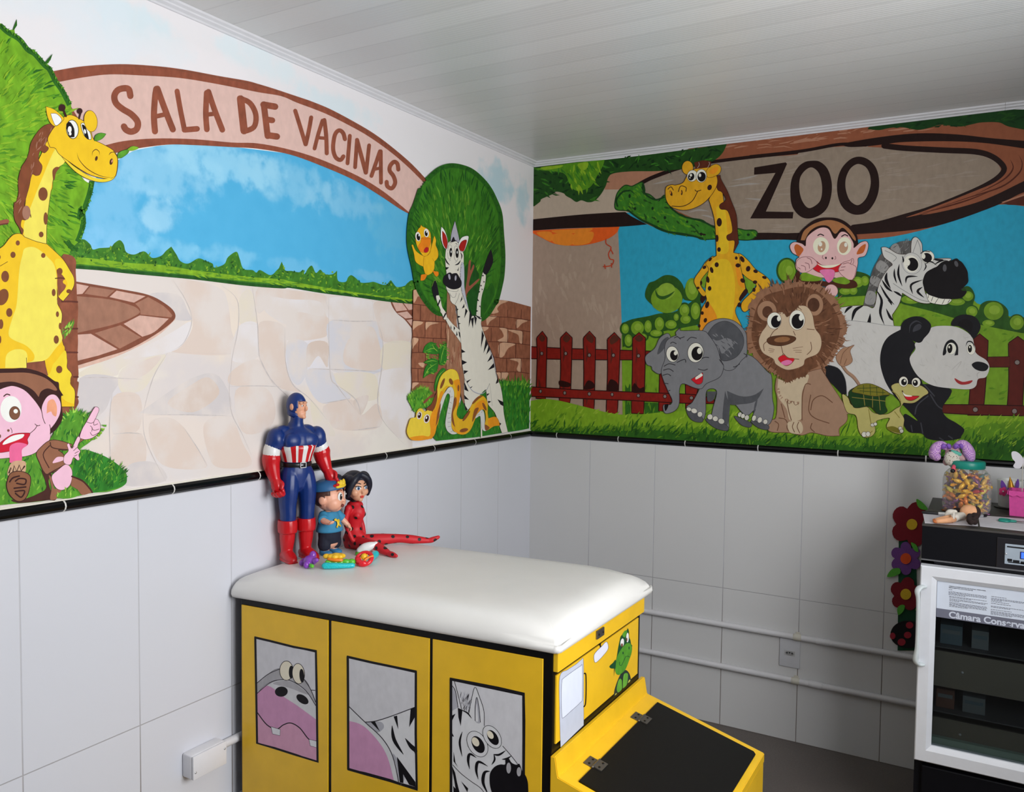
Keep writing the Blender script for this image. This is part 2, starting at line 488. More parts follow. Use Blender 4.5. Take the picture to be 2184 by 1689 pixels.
# ceiling: white PVC boards with fine ribs, running along the back wall
cm = bpy.data.materials.new('ribbed_pvc_ceiling'); cm.use_nodes = True; nt = cm.node_tree; b = nt.nodes['Principled BSDF']
tc = node(nt, 'ShaderNodeTexCoord'); sp = node(nt, 'ShaderNodeSeparateXYZ'); nt.links.new(tc.outputs['Object'], sp.inputs[0])
y = sp.outputs[1]
rib = mathn(nt, 'SINE', mathn(nt, 'MULTIPLY', y, 2*PI/.0125))
fr = mathn(nt, 'FRACT', mathn(nt, 'DIVIDE', y, .1)); fr = mathn(nt, 'SUBTRACT', .5, mathn(nt, 'ABSOLUTE', mathn(nt, 'SUBTRACT', fr, .5)))
seam = mathn(nt, 'LESS_THAN', fr, .02)
cell = mathn(nt, 'FLOOR', mathn(nt, 'DIVIDE', y, .1))
wn = node(nt, 'ShaderNodeTexWhiteNoise', noise_dimensions='1D'); nt.links.new(cell, wn.inputs['W'])
bc = mixnode(nt, wn.outputs['Value'], lin((218, 218, 217)), lin((226, 226, 225)))
nt.links.new(mixnode(nt, mathn(nt, 'MULTIPLY', seam, .25), bc, lin((150, 150, 150))), b.inputs['Base Color'])
b.inputs['Roughness'].default_value = .33; b.inputs['Specular IOR Level'].default_value = .6
bp = node(nt, 'ShaderNodeBump'); bp.inputs['Distance'].default_value = .0006; bp.inputs['Strength'].default_value = .6
nt.links.new(mathn(nt, 'SUBTRACT', mathn(nt, 'MULTIPLY', rib, .4), mathn(nt, 'MULTIPLY', seam, 2.0)), bp.inputs['Height']); nt.links.new(bp.outputs['Normal'], b.inputs['Normal'])
bm = bmesh.new(); add_box(bm, (0, RY, ZCEIL), (RX, 0, ZCEIL+.1))
ceiling = tag(finish('ceiling', bm, cm), kind='structure')
# cornice (stepped PVC moulding)
def cornice(name, wall):
    prof = [(0, ZC), (.006, ZC), (.009, ZC+.004), (.019, ZC+.0075), (.021, ZC+.011), (.030, ZC+.0145), (.033, ZCEIL), (0, ZCEIL)]
    bm = bmesh.new()
    for (d0, d1) in wall:
        if name == 'trim_1':
            add_prism(bm, [(p[0], d0, p[1]) for p in prof], (0, d1-d0, 0))
        else:
            add_prism(bm, [(d0, -p[0], p[1]) for p in prof], (d1-d0, 0, 0))
    bmesh.ops.recalc_face_normals(bm, faces=bm.faces)
    return tag(finish(name, bm, pvc), kind='structure')
cornice('trim_1', [(RY, 0)])
cornice('trim_2', [(0, 1.888), (1.8888, RX)])
# black bullnose border of tiles with white joints
def border(name, left, joints, a, bnd):
    bm = bmesh.new(); pr = [(0, ZB), (.004, ZB+.002), (.010, ZB+.007), (.013, ZB+.014), (.011, ZB+.021), (.005, ZB+.026), (0, ZT-.001)]
    def piece(s, e, mi, k=1.0):
        if left: add_prism(bm, [(p[0]*k, s, p[1]) for p in pr], (0, e-s, 0), mi)
        else: add_prism(bm, [(s, -p[0]*k, p[1]) for p in pr], (e-s, 0, 0), mi)
    J = sorted(joints); cur = a
    for j in J:
        piece(cur, j-.0022, 0); piece(j-.0022, j+.0022, 1, .92); cur = j+.0022
    piece(cur, bnd, 0)
    if left: add_box(bm, (0, a, ZT-.001), (.0035, bnd, ZT+.003), 2)
    else: add_box(bm, (a, -.0035, ZT-.001), (bnd, 0, ZT+.003), 2)
    bmesh.ops.recalc_face_normals(bm, faces=bm.faces)
    return tag(finish(name, bm, [black_tile, white_grout, cream_edge]), kind='structure')
border('trim_3', True, [-.203-.2965*k for k in range(15)], RY, 0)
border('trim_4', False, [.143+.307*k for k in range(10)], 0, RX)
# walls behind the camera: window in the right wall, doorway added in the front wall for fill
WY0, WY1, WZ0, WZ1 = -2.95, -1.45, 1.05, 2.2
bm = bmesh.new()
add_box(bm, (RX, RY, 0), (RX+.12, WY0, ZCEIL+.1)); add_box(bm, (RX, WY1, 0), (RX+.12, .12, ZCEIL+.1))
add_box(bm, (RX, WY0, 0), (RX+.12, WY1, WZ0)); add_box(bm, (RX, WY0, WZ1), (RX+.12, WY1, ZCEIL+.1))
tag(finish('wall_right', bm, plain), kind='structure')
bm = bmesh.new()
for (a, c) in (((WY0, WZ0), (WY0+.04, WZ1)), ((WY1-.04, WZ0), (WY1, WZ1)), ((WY0, WZ0), (WY1, WZ0+.04)), ((WY0, WZ1-.04), (WY1, WZ1)), ((-2.215, WZ0), (-2.185, WZ1))):
    add_box(bm, (RX+.03, a[0], a[1]), (RX+.07, c[0], c[1]))
tag(finish('window_1', bm, pvc), kind='structure')
DX0, DX1, DZ = 1.0, 1.9, 2.1
bm = bmesh.new()
add_box(bm, (-.12, RY-.12, 0), (DX0, RY, ZCEIL+.1)); add_box(bm, (DX1, RY-.12, 0), (RX+.12, RY, ZCEIL+.1)); add_box(bm, (DX0, RY-.12, DZ), (DX1, RY, ZCEIL+.1))
tag(finish('wall_front', bm, plain), kind='structure')
# ---------------------------------------------------------------- daylight and fill
def area(name, loc, rot, sx, sy, power, col=(1, 1, 1), spread=180):
    l = bpy.data.lights.new(name, 'AREA'); l.shape = 'RECTANGLE'; l.size = sx; l.size_y = sy; l.energy = power; l.color = col; l.spread = math.radians(spread)
    o = bpy.data.objects.new(name, l); COL.objects.link(o); o.location = loc; o.rotation_euler = rot
    return o
area('window_daylight', (RX+.1, (WY0+WY1)/2, (WZ0+WZ1)/2), (0, math.radians(90), 0), WZ1-WZ0, WY1-WY0, 72, (.98, .99, 1.0))
area('doorway_fill', ((DX0+DX1)/2, RY-.1, DZ/2), (math.radians(90), 0, 0), DX1-DX0, DZ, .3, (1.0, .98, .96))  # weak fill lamp added in an unseen doorway behind the camera
w = bpy.data.worlds.new('world'); SC.world = w; w.use_nodes = True
w.node_tree.nodes['Background'].inputs['Color'].default_value = (.75, .85, 1, 1); w.node_tree.nodes['Background'].inputs['Strength'].default_value = 0.25
SC.view_settings.view_transform = 'Standard'; SC.view_settings.look = 'None'; SC.view_settings.gamma = 1.0; SC.view_settings.use_curve_mapping = False
SC.view_settings.exposure = 0.0
SC.cycles.use_denoising = True
SC.cycles.max_bounces = 8; SC.cycles.diffuse_bounces = 5
# ---------------------------------------------------------------- mural on the left wall: zoo gate with SALA DE VACINAS
GL = .94
def pl(px, py): return lw(px, py)
sky_mat = blob_mat('painted_sky', (85, 184, 230), [
    (lw(330, 350), 1, .22, .10, (168, 220, 246), 0.48), (lw(250, 470), 1, .10, .22, (150, 210, 244), 0.42), (lw(480, 350), 1, .25, .06, (160, 218, 244), .7),
    (lw(620, 390), 1, .22, .07, (156, 214, 240), 0.45), (lw(740, 430), 1, .2, .06, (150, 208, 236), 0.42), (lw(335, 455), 1, .07, .05, (170, 220, 246), .6),
    (lw(360, 530), 1, .12, .03, (150, 214, 246), 0.48), (lw(490, 545), 1, .12, .03, (150, 214, 246), 0.42), (lw(230, 530), 1, .1, .05, (130, 200, 240), .7),
    (lw(830, 480), 1, .12, .12, (110, 190, 222), 0.36), (lw(640, 570), 1, .14, .03, (130, 200, 236), 0.42), (lw(800, 590), 1, .14, .02, (130, 196, 232), 0.42)], .55, 20.0, (72, 173, 221))
stone_mat = blob_mat('painted_paving', (224, 214, 208), [
    (lw(210, 850), 1, .12, .1, (214, 210, 216), .6), (lw(430, 820), 1, .2, .12, (216, 208, 208), .7), (lw(330, 930), 1, .25, .1, (230, 216, 206), .8),
    (lw(640, 760), 1, .2, .1, (226, 224, 232), .8), (lw(300, 1010), 1, .2, .06, (222, 216, 216), .7), (lw(560, 700), 1, .15, .14, (232, 217, 205), .7),
    (lw(760, 730), 1, .25, .12, (232, 220, 212), .6), (lw(720, 880), 1, .3, .12, (232, 218, 206), .8), (lw(250, 800), 1, .15, .03, (236, 228, 212), .8),
    (lw(470, 690), 1, .12, .12, (233, 219, 204), .8), (lw(840, 900), 1, .2, .2, (232, 226, 216), .8)], .6, 12.0)
def soft_mat(name, rgb):
    m_ = bpy.data.materials.new('soft_'+name); m_.use_nodes = True; nt_ = m_.node_tree; b_ = nt_.nodes['Principled BSDF']
    tc_ = node(nt_, 'ShaderNodeTexCoord'); n_ = node(nt_, 'ShaderNodeTexNoise'); n_.inputs['Scale'].default_value = 7.5; n_.inputs['Detail'].default_value = 7; nt_.links.new(tc_.outputs['Object'], n_.inputs['Vector'])
    r_ = node(nt_, 'ShaderNodeMapRange', interpolation_type='SMOOTHSTEP'); r_.inputs['From Min'].default_value = .36; r_.inputs['From Max'].default_value = .58; nt_.links.new(n_.outputs['Fac'], r_.inputs['Value'])
    nt_.links.new(mixnode(nt_, r_.outputs[0], lin((224, 214, 208)), lin(rgb)), b_.inputs['Base Color']); b_.inputs['Roughness'].default_value = .6; b_.inputs['Specular IOR Level'].default_value = .15
    return (1, 1, 1, 0, m_)
LC = dict(pe=soft_mat('peach', (221, 204, 193)), gy=soft_mat('grey', (208, 201, 201)), cr=soft_mat('cream', (226, 216, 198)), wh=soft_mat('white', (228, 222, 222)), bl=soft_mat('lilac', (212, 210, 216)), ln=(196, 187, 184), p2=soft_mat('tan', (214, 196, 184)),
    base=(231, 222, 206, .04), arch=(216, 182, 172, .05), br=(140, 78, 58, .18), brd=(98, 52, 42), hedge=(62, 118, 38, .3), hedged=(36, 84, 34, .3), hl=(124, 168, 40, .22), hm=(88, 140, 42, .3),
    t1=(112, 166, 34, .25), t2=(134, 178, 40, .2), t3=(80, 140, 32, .25), t4=(42, 98, 28, .25), sky=(1, 1, 1, 0, sky_mat), stone=(1, 1, 1, 0, stone_mat), white=(243, 242, 243, .02),
    rbL=(206, 168, 154, .1), rbD=(160, 114, 94, .12), rbM=(156, 112, 92, .12), rbo=(128, 76, 58), rbg=(212, 176, 160, .1), bb=(138, 80, 58, .25),
    y1=(247, 192, 36, .05), y2=(246, 220, 92, .05), y3=(250, 208, 52, .05), sp=(126, 74, 44, .12), ol=(82, 46, 28), bk=(24, 20, 22), cw=(240, 238, 232, .02), mane=(126, 70, 44, .15),
    mh=(58, 30, 28), mb=(146, 98, 74, .06), pink=(236, 188, 208, .03), ear=(246, 160, 124, .1), red=(200, 26, 52, .08), ton=(230, 104, 150, .06), iris=(120, 78, 58), dl=(72, 40, 34), cuff=(198, 160, 128), fb=(134, 88, 62, .12),
    g1=(86, 148, 44, .3), g2=(48, 122, 40, .25), g3=(150, 196, 76, .2), g4=(38, 98, 36, .25), gl=(128, 180, 60, .2),
    c1=(58, 120, 32, .25), c2=(78, 136, 36, .2), c3=(42, 98, 30, .2), c4=(32, 82, 30, .2), c5=(100, 152, 46, .2),
    wood=(158, 112, 86, .15), wd=(112, 70, 52), bra=(150, 86, 66, .1), rbk=(146, 92, 68, .22), rbl=(204, 162, 132, .12), mor=(92, 48, 38),
    zw=(226, 221, 207, .02), zg=(192, 194, 206, .05), zb=(30, 28, 34, .1), zgm=(174, 172, 184, .08), zr=(170, 36, 30, .1), zln=(120, 116, 112),
    dk=(238, 180, 34, .08), db=(232, 130, 28, .08), dr=(186, 28, 40), dol=(150, 90, 20), sn=(226, 176, 40, .06), snl=(234, 204, 66, .05), sno=(232, 150, 34, .06), snw=(212, 212, 206, .04), sns=(138, 82, 44, .1))
m = Paint(*LP, LC, GL, rough=.6, pre='mural_left')
# --- ground: paving of the square
m.f('B')
m.poly('stone', "B: 585 625* 1000 660 1500 705 1900 752 2184 775 E: 250 240 500 275 750 305 1000 335 1200 352* 1200 1480* C: 2030 960* 0 1280* 0 400* B: 585 1300*")
for c, s in (('cr', "610 1440 900 1310 1200 1270 950 1400 900 1460 700 1475"), ('pe', "1330 712 1560 735 1720 790 1770 900 1795 1100 1810 1290 1330 1275 1430 1200 1490 1100 1490 1000 1430 850"), ('gy', "1160 830 1380 830 1460 960 1480 1030 1350 1020 1350 960"),
             ('wh', "1340 1120 1480 1040 1460 1160 1330 1275 960 1330 1100 1250"), ('cr', "1860 860 1930 790 1975 870 1990 1040 1860 1050"), ('wh', "1850 1080 2000 1060 2010 1310 1800 1340")): m.poly(c, s)
m.f('E')
for c, s in (('pe', "0 235 230 250 500 285 540 330 545 400 540 560 500 620 230 640 215 500 100 380 0 430"), ('wh', "40 300 240 320 480 340 500 450 300 420 240 520 60 420"), ('pe', "15 500 210 540 215 800 260 960 330 1040 150 1000 60 870 10 720"), ('bl', "230 650 380 660 385 860 330 980 270 960 230 850"),
             ('p2', "390 670 540 660 540 850 470 760 390 850"), ('wh', "560 310 890 340 900 480 560 480"), ('bl', "560 490 910 490 960 600 960 880 580 880 555 700"), ('pe', "700 640 860 530 930 620 950 860 680 830"),
             ('cr', "580 900 860 890 930 960 930 1090 760 1100 620 980"), ('bl', "380 870 560 870 620 990 720 1090 500 1130 390 1000"), ('pe', "900 350 1040 350 1090 420 1190 530 1190 640 980 650 930 520"), ('cr', "980 670 1190 660 1190 850 970 860"),
             ('wh', "950 890 1190 870 1190 1060 1130 1400 980 1260 950 1100"), ('pe', "510 1150 730 1100 800 1220 930 1130 950 1310 700 1340 560 1300"), ('p2', "740 1110 860 1070 800 1220"), ('cr', "410 1110 520 1220 600 1380 450 1330")): m.poly(c, s)
m.f('C')
for c, s in (('gy', "620 205 920 205 870 330 800 470 620 560"), ('cr', "950 130 1280 20 1190 180 1100 300 940 310"), ('pe', "1010 120 1250 30 1140 170 960 230"), ('pe', "880 350 1080 340 1080 600 880 640"), ('gy', "1130 440 1480 210 1700 190 1790 480 1400 490 1120 480"), ('p2', "1300 400 1480 260 1620 200 1700 330 1500 470"),
             ('pe', "1160 560 1300 510 1420 580 1540 760 1600 900 1320 900 1200 800"), ('pe', "1580 580 1680 500 1800 520 1880 700 1950 880 1700 900 1620 800"), ('pe', "1800 150 2000 60 2120 240 1800 260"), ('pe', "1830 300 2060 280 2140 450 2080 600 1880 620"),
             ('pe', "880 660 1100 640 1130 860 1010 960 860 900"), ('gy', "1000 880 1200 860 1290 1000 980 1040")): m.poly(c, s)
m.lines('ln', "620 205 800 200 1100 215; 1110 640 1000 630 880 640; 1130 490 1500 490 1800 500; 1780 270 2000 265 2184 272; 1790 180 1780 300 1800 480 1880 640 1950 800; 1110 480 1120 640 1180 800 1290 1010; 1300 10 1190 200 1110 480; 880 350 1080 335; 1420 580 1540 760 1610 890; 870 330 850 560 860 900", 7, True)
m.f('E')
m.lines('ln', "210 540 215 800 270 980 400 1090 540 1260; 550 300 560 880 620 1000 760 1180; 930 500 970 650 960 860 930 1100 970 1260 1130 1440; 560 480 740 492 920 490; 390 860 700 870 960 885; 730 1340 850 1325 950 1310; 0 740 100 940 260 1100; 385 660 380 860; 890 340 900 480; 980 655 1190 650; 620 990 760 1100 800 1220; 500 1130 620 1110 720 1090; 510 280 550 400", 8, True)
m.f('B')
m.lines('ln', "1340 715 1440 870 1490 1030 1430 1200 1330 1270; 1720 760 1840 870 1850 1080 1800 1340 1790 1540; 1960 780 2000 1060 2020 1330 2130 1540; 1340 1030 1490 1030; 1860 1055 2000 1060; 1330 1280 1800 1290", 6, True)
# --- round flower bed of bricks at the left
m.line('rbg', "610 1390 900 1295 1200 1145 1345 1015", 34)
m.poly('rbo', "585 728* 900 782 1150 832 1290 905 1358 975 1340 1040 1200 1145 1000 1255 800 1320 590 1385*")
for c, s in (('rbL', "590 745* 690 765* 640 825* 590 830*"), ('rbD', "700 768* 890 798* 830 850* 655 825*"), ('rbL', "905 800* 1130 843* 1040 893* 850 850*"), ('rbD', "1150 850* 1270 920 1338 990* 1330 1008* 1090 985* 1085 940 1050 902*"),
             ('rbL', "960 1058* 1085 992* 1310 1018* 1200 1120 1105 1158*"), ('rbD', "735 1130* 935 1068* 1095 1163* 930 1250*"), ('rbL', "600 1142* 705 1135* 912 1255* 760 1305* 600 1345*"), ('rbM', "590 842* 850 868 1020 915 1078 950 1068 985 900 1058 600 1128*")): m.poly(c, s)
# --- small bed at the right, behind the pillar
m.f('E')
m.poly('rbo', "1030 340* 1045 380 1080 430 1140 480 1200 555* 1215 340*")
for s in ("1042 342* 1120 348* 1160 405* 1075 415*", "1130 350* 1200 355* 1205 400* 1170 405*", "1082 428* 1160 415* 1205 465* 1145 470*", "1155 482* 1205 475* 1205 540*"): m.poly('rbL', s)
# --- sky under the arch
m.poly('white', "A: 560 1500* 800 1180* 1080 1140* 1300 1110 1500 1112 1800 1130 2184 1175 D: 250 460 500 550 750 660 1000 800 1200 950* 1240 1480* B: 2184 600* 600 500* 600 200*", )
m.poly('sky', "A: 540 1500* 720 1400* 880 1270 1000 1190 1080 1160 1300 1124 1500 1125 1800 1140 2184 1185 D: 250 470 500 560 750 672 1000 812 1190 945* 1240 1520* 600 1480* B: 2184 720* 560 600*")
# --- row of bushes on the horizon
m.poly('hedge', "B: 440 560* 480 470 560 440 640 400 700 440 720 480 770 470 800 468 860 462 890 430 930 408 960 440 980 500 1040 520 1120 495 1180 545 1250 530 1290 490 1330 458* 1370 520 1400 570 1460 590 1540 550 1600 570 1650 590 1665 620 1740 595 1770 540 1835 498 1860 550 1890 630 1960 640 1990 660 2020 640 2100 680 2150 640 2170 620 D: 165 1350 185 1302* 200 1340 215 1372 260 1375 320 1385 350 1366 362 1400 390 1355 420 1335 450 1390 485 1365 520 1400 580 1400 615 1372* 622 1450 680 1460 700 1425 725 1408 760 1430 800 1465 860 1465 900 1460 960 1480 1000 1480 1030 1448 1050 1470 1080 1500 1140 1490 1160 1470 1200 1447 1240 1490* 1210 1625* 1000 1605 750 1570 500 1540 250 1500 0 1485 B: 1900 752 1500 705 1000 660 440 610*")
m.poly('hl', "B: 480 555* 600 540 800 560 1000 585 1250 600 1500 640 1900 690 2184 712 D: 250 1455 500 1500 750 1540 1000 1575 1210 1600* 1210 1612* 1000 1590 750 1555 500 1522 250 1480 B: 2184 745 1900 725 1500 680 1000 632 480 580*")
m.line('hedged', "B: 520 612 800 632 1000 655 1500 700 1900 748 2184 770 D: 250 1495 500 1535 750 1565 1000 1600 1205 1620", 26)
def angr(a, b=None): return lambda x, y: a
m.strokes(['hm', 'hedged', 'hm', 'hl'], 300, "B: 480 500 560 450 640 420 720 490 860 470 930 420 980 510 1120 510 1250 540 1330 480 1400 580 1540 560 1650 600 1740 600 1835 520 1890 640 2100 690 D: 185 1330 260 1385 350 1380 420 1350 485 1380 615 1400 680 1470 725 1425 860 1475 1030 1470 1080 1505 1210 1470 1210 1560 750 1520 250 1450 B: 1900 690 1000 590 480 560", lambda x, y: -30+80*math.sin(x*.09+y*.05), 6.5, 3.6, 11, .9)
m.strokes(['hl', 't2', 'hm'], 160, "B: 480 570 1000 600 1500 660 2184 725 D: 500 1510 1205 1600 1000 1590 0 1460", lambda x, y: 9, 16, 3, 12, .3)
# --- arch of the gate
m.poly('br', "A: 395 556* 640 515 930 498 1200 512 1430 540 1700 590 1910 626 Z: 551 179 584 189 620 201 650 211 D: 420 60 560 118 740 213 900 308 1050 420 1200 550 1340 700* 1270 760* 1190 940* 1100 892 950 792 750 672 500 562 250 472 0 427 A: 1800 1142 1500 1126 1300 1123 1070 1152 900 1187 700 1200* 400 700*")
m.poly('arch', "A: 440 640* 640 602 850 578 1100 586 1400 606 1700 655 2000 715 D: 180 18 300 68 430 116 560 170 740 262 870 338 1030 452 1170 572 1310 712* 1260 760* 1185 930* 1100 858 960 748 780 640 500 514 250 434 0 385 A: 1800 1106 1500 1080 1200 1075 960 1095 800 1132 740 1140* 560 840*")
m.lines('rbo', "A: 420 566 640 530 930 512 1200 524 1430 552 1700 602 1900 638 Z: 552 182.5 584 192.5 620 204.5 650 214.5; D: 370 55 740 228 1050 438 1300 665", 10, True)
m.f('A')
for s, w in (("1012 745 1000 695 965 685 915 700 888 745 900 800 950 845 1020 888 1068 945 1062 1000 1020 1022 980 1008 962 982", 50), ("1203 1020 1195 900 1203 760 1213 690", 48), ("1222 688 1255 780 1300 900 1342 1005", 48), ("1205 905 1295 885", 36),
             ("1375 708 1400 850 1432 1008", 40), ("1432 1008 1530 1000", 44), ("1606 1005 1598 880 1605 720", 44), ("1618 712 1665 850 1726 1008", 44), ("1602 890 1675 882", 34), ("1868 768 1895 1015", 58), ("1860 762 1940 800 1986 890 1972 985 1892 1022", 42),
             ("2048 810 2078 1056", 48), ("2045 812 2136 828", 50), ("2062 926 2114 934", 46), ("2082 1050 2150 1060", 50)): m.line('br', s, w)
m.f('D')
for s, w in (("290 132 330 260 370 392", 32), ("372 392 395 290 414 184", 32), ("440 425 470 310 502 208", 30), ("516 204 530 320 535 462", 32), ("464 340 530 346", 26), ("676 352 662 305 630 284 598 320 584 420 602 490 640 514 664 486", 32), ("714 326 696 540", 30),
             ("755 570 770 358", 30), ("770 358 838 612", 32), ("840 612 864 400", 30), ("882 638 948 446", 30), ("954 446 956 690", 30), ("900 588 955 575", 24), ("1090 588 1084 545 1058 528 1028 558 1024 598 1052 638 1066 690 1040 734 1006 718 1000 684", 32)): m.line('br', s, w)
# --- big tree at the left edge
tree = "A: -900 700* -760 420 -520 230 -250 165 0 180* 30 195 60 235* 112 228* 120 265 150 290* 170 330 215 370* 268 402* 285 450 310 470 348 492* 360 520 392 520* 400 580 440 620* 470 680 490 690* 485 740 520 768* 525 800 552 806* 560 900 600 1200 640 1380 730 1436* 700 1480 708 1520* 680 1580* 640 1640 632 1700* B: 650 150 662 270* 622 290 632 380* 610 420 560 470 520 540* 430 600* -250 700 -650 650 -860 300*"
m.poly('t1', tree)
m.line('t4', "A: 0 195 60 250 150 305 215 385 270 420 345 505 385 540 430 630 480 700 540 815", 40, True, False, False); m.line('t4', "A: 715 1405 690 1520 622 1700 B: 630 160 648 270 618 380 600 420", 40, True, False, False)
def treec(x, y, r):
    e = min(abs(y-(52+1.12*x)) if y < 230 else 400, abs(x-172) if y > 320 else 400)
    d = r.random()
    if e < 20: return None
    if e < 40: return 't4' if d < .7 else 't3'
    if e < 60: return 't3' if d < .6 else 't1'
    return ('t2', 't1', 't2', 't3')[int(d*4)]
m.strokes(treec, 1250, tree, lambda x, y: math.degrees(math.atan2(y-330, x+140)), 26, 4.5, 21, .3)
m.fringe(['t4', 't3'], "A: 0 180 60 235 150 290 215 370 270 402 350 495 392 525 440 620 490 690 552 806", 40, 4.5, 6, -60, 22)
m.fringe(['t4', 't3'], "A: 700 1400 708 1520 632 1700 B: 640 160 660 270 630 380 610 420", 26, 4.5, 6, -60, 23)
m.line('bra', "B: -40 310 0 275 55 262", 34)
m.line('brd', "B: -40 320 0 290 60 280", 10)
# --- brick pillar behind the left giraffe
m.poly('bb', "B: 495 515* 560 530 590 570 588 640 592 720 596 800 598 860 605 900 606 980 600 1060 602 1100 606 1200 602 1290 606 1380 610 1450 600 1500 C: 612 240 605 300 600 345 610 400 560 470 480 520* B: 350 1500* 200 1420* 200 1345* 350 1345* 430 1000* 430 600*")
m.lines('brd', "B: 480 885 540 884 600 888; B: 500 1095 600 1095; B: 480 1278 600 1280; B: 560 1470 605 1470; C: 540 345 605 352", 14)
m.strokes(['g3', 'g1', 'g2'], 26, "B: 480 1110 540 1060 565 1070 530 1150 495 1190", lambda x, y: -60, 12, 3, 31)
# --- giraffe at the left
m.f('A')
OL = 'ol'
m.poly('y1', "A: 430 960* 370 1080 330 1180 260 1330 210 1480 195 1600 B: 165 250 160 330 190 385* 360 440* 360 350 365 250 390 50 405 0 A: 410 1400 440 1320 500 1260 600 1200*", edge=OL, ew=4)
m.poly('y2', "A: 430 1155 320 1400 240 1600 B: 190 270 185 350 195 400* 360 438* 360 350 365 250 390 50 A: 410 1400 440 1312 500 1262 480 1205")
m.poly('mane', "A: 388 962* 430 990* 400 1050 350 1120 376 1150 345 1186 310 1170 298 1240 326 1290 310 1350 280 1362 246 1355 225 1450 205 1520 188 1600 230 1650 240 1689 B: 232 215 200 250 168 250 160 300 180 330 172 366* 150 310 120 260 108 200 112 120 A: 125 1570 145 1500 143 1400 168 1300 200 1250 225 1190 242 1110 290 1030 340 980", edge=OL, ew=3)
m.strokes(['rbD', 'sp'], 40, "A: 290 1060 380 980 410 1010 350 1100 260 1230 300 1300 210 1420 180 1600 140 1560", lambda x, y: 115, 14, 2, 33)
m.poly('y3', "A: 455 1180* 560 1280 700 1370 800 1392 890 1370 860 1400 790 1413 700 1395 600 1342 520 1265", edge=OL, ew=3)
m.poly('y1', "A: 420 992* 465 935 540 893 620 925 690 978 715 1060 730 1090* 800 1122 880 1170 912 1230 910 1310 898 1365* 850 1385 780 1378 700 1355 620 1310 540 1255 460 1195 430 1150 390 1142* 372 1080 400 1020", edge=OL, ew=4)
m.line('y3', "A: 560 1290 690 1370 800 1395 890 1372", 12, True, True)
m.lines(OL, "598 1185 615 1240 680 1312 780 1365 880 1382; 715 1210 720 1178 745 1160 770 1178 772 1205; 845 1205 860 1185 890 1180; 540 1070 620 1075", 6, True)
m.ell('ol', 748, 1230, 10, 19, 15); m.ell('ol', 864, 1255, 13, 25, 12); m.ell('ear', 870, 1250, 5, 12, 12)
m.ell('cw', 562, 1004, 44, 70, -6, 'bk', 5); m.poly('bk', "516 962 545 948 576 1000 578 1064* 540 1062 520 1010"); m.ell('cw', 541, 1005, 15, 26); m.ell('cw', 545, 1038, 10, 14)
m.poly('cw', "630 966 660 964 702 1040 706 1082* 680 1076 650 1040", edge='bk', ew=4); m.poly('bk', "636 968 664 985 690 1078 662 1062 648 1020"); m.ell('cw', 660, 1020, 8, 18, -12)
m.poly('y1', "358 828* 420 850 480 900 492 930 432 978 390 950 366 890", edge=OL, ew=3); m.poly('white', "395 882* 440 885 478 932 436 974 410 930", edge=OL, ew=3)
m.ell('y1', 704, 940, 50, 82, -8, OL, 3)
m.line('mh', "512 902 492 850", 16); m.ell('mh', 482, 836, 27, 28); m.line('mh', "614 922 626 880", 12); m.ell('mh', 620, 862, 21, 23)
m.poly('g1', "733 1092* 742 1052 780 1034 822 1040* 796 1072 760 1090", edge='hedged', ew=3)
m.poly('g1', "912 1226* 925 1185 985 1162 1000 1172 985 1195 942 1224", edge='hedged', ew=3); m.poly('hl', "990 1162 1030 1136 1076 1148 1030 1168", edge='g2', ew=2)
m.line(OL, "880 1175 912 1225 910 1310 898 1368", 4)
m.ell('sp', 334, 1506, 36, 52, 0); m.poly('sp', "412 1392* 408 1325 435 1296 466 1300* 436 1340 424 1395")
m.f('B')
m.poly('y1', "-230 900* -240 700 -170 580 -80 515 20 460 70 400 110 365 160 360 190 385* 280 420 365 440* 430 500 490 560 540 640 576 720 560 790 490 880* 455 850* 440 770 445 850 440 890 480 980 470 1100 485 1200* 520 1330 520 1400 556 1450 545 1520 580 1580 576 1700* 480 1700* 380 1480 348 1342* 205 1362* 205 1400* -80 1420* -200 1400* -190 1150", edge=OL, ew=4)
m.poly('y2', "190 475 245 460 300 480 370 540 420 600 440 700 445 900 480 980 470 1100 483 1180 430 1250 350 1340 215 1360 260 1340 262 1290 200 1225 100 1180 66 1130 100 1000 130 900 150 640 175 520")
m.poly('bb', "445 690 440 640 462 626 490 640 500 690 520 704 492 720 490 740 512 768 460 842 445 760"); m.line('ol', "430 705 470 702 520 706", 8)
m.poly('y3', "430 560 480 560 540 640 575 712 560 790 490 880* 460 842 522 760 500 700 436 620")
m.poly('y3', "360 1440 440 1340 505 1265 520 1340 520 1400 556 1450 545 1530 580 1580 574 1680* 490 1640 400 1500"); m.poly('y1', "352 1342* 400 1300 480 1220 500 1265 430 1330 380 1450")
m.poly('bb', "205 1360* 345 1345* 375 1460* 330 1450 205 1405*")
m.poly('y2', "40 1400* 50 1300 110 1258 180 1260 212 1300 205 1400*"); m.line(OL, "205 1320 208 1400", 4); m.line(OL, "0 610 60 575", 4)
m.ells('sp', "138 430 16 20;101 522 20 24;336 527 17 19;320 364 18 22;40 690 30 44;20 850 44 66 20;72 970 24 34;8 1060 18 38;417 815 15 28;446 983 12 22;467 1075 11 26;437 1180 20 32;460 1412 24 29;355 240 16 48;0 540 5 14;464 650 22 26;535 805 20 16;0 1180 10 30;560 1500 14 40")
m.ell('rbD', 205, 195, 32, 55)
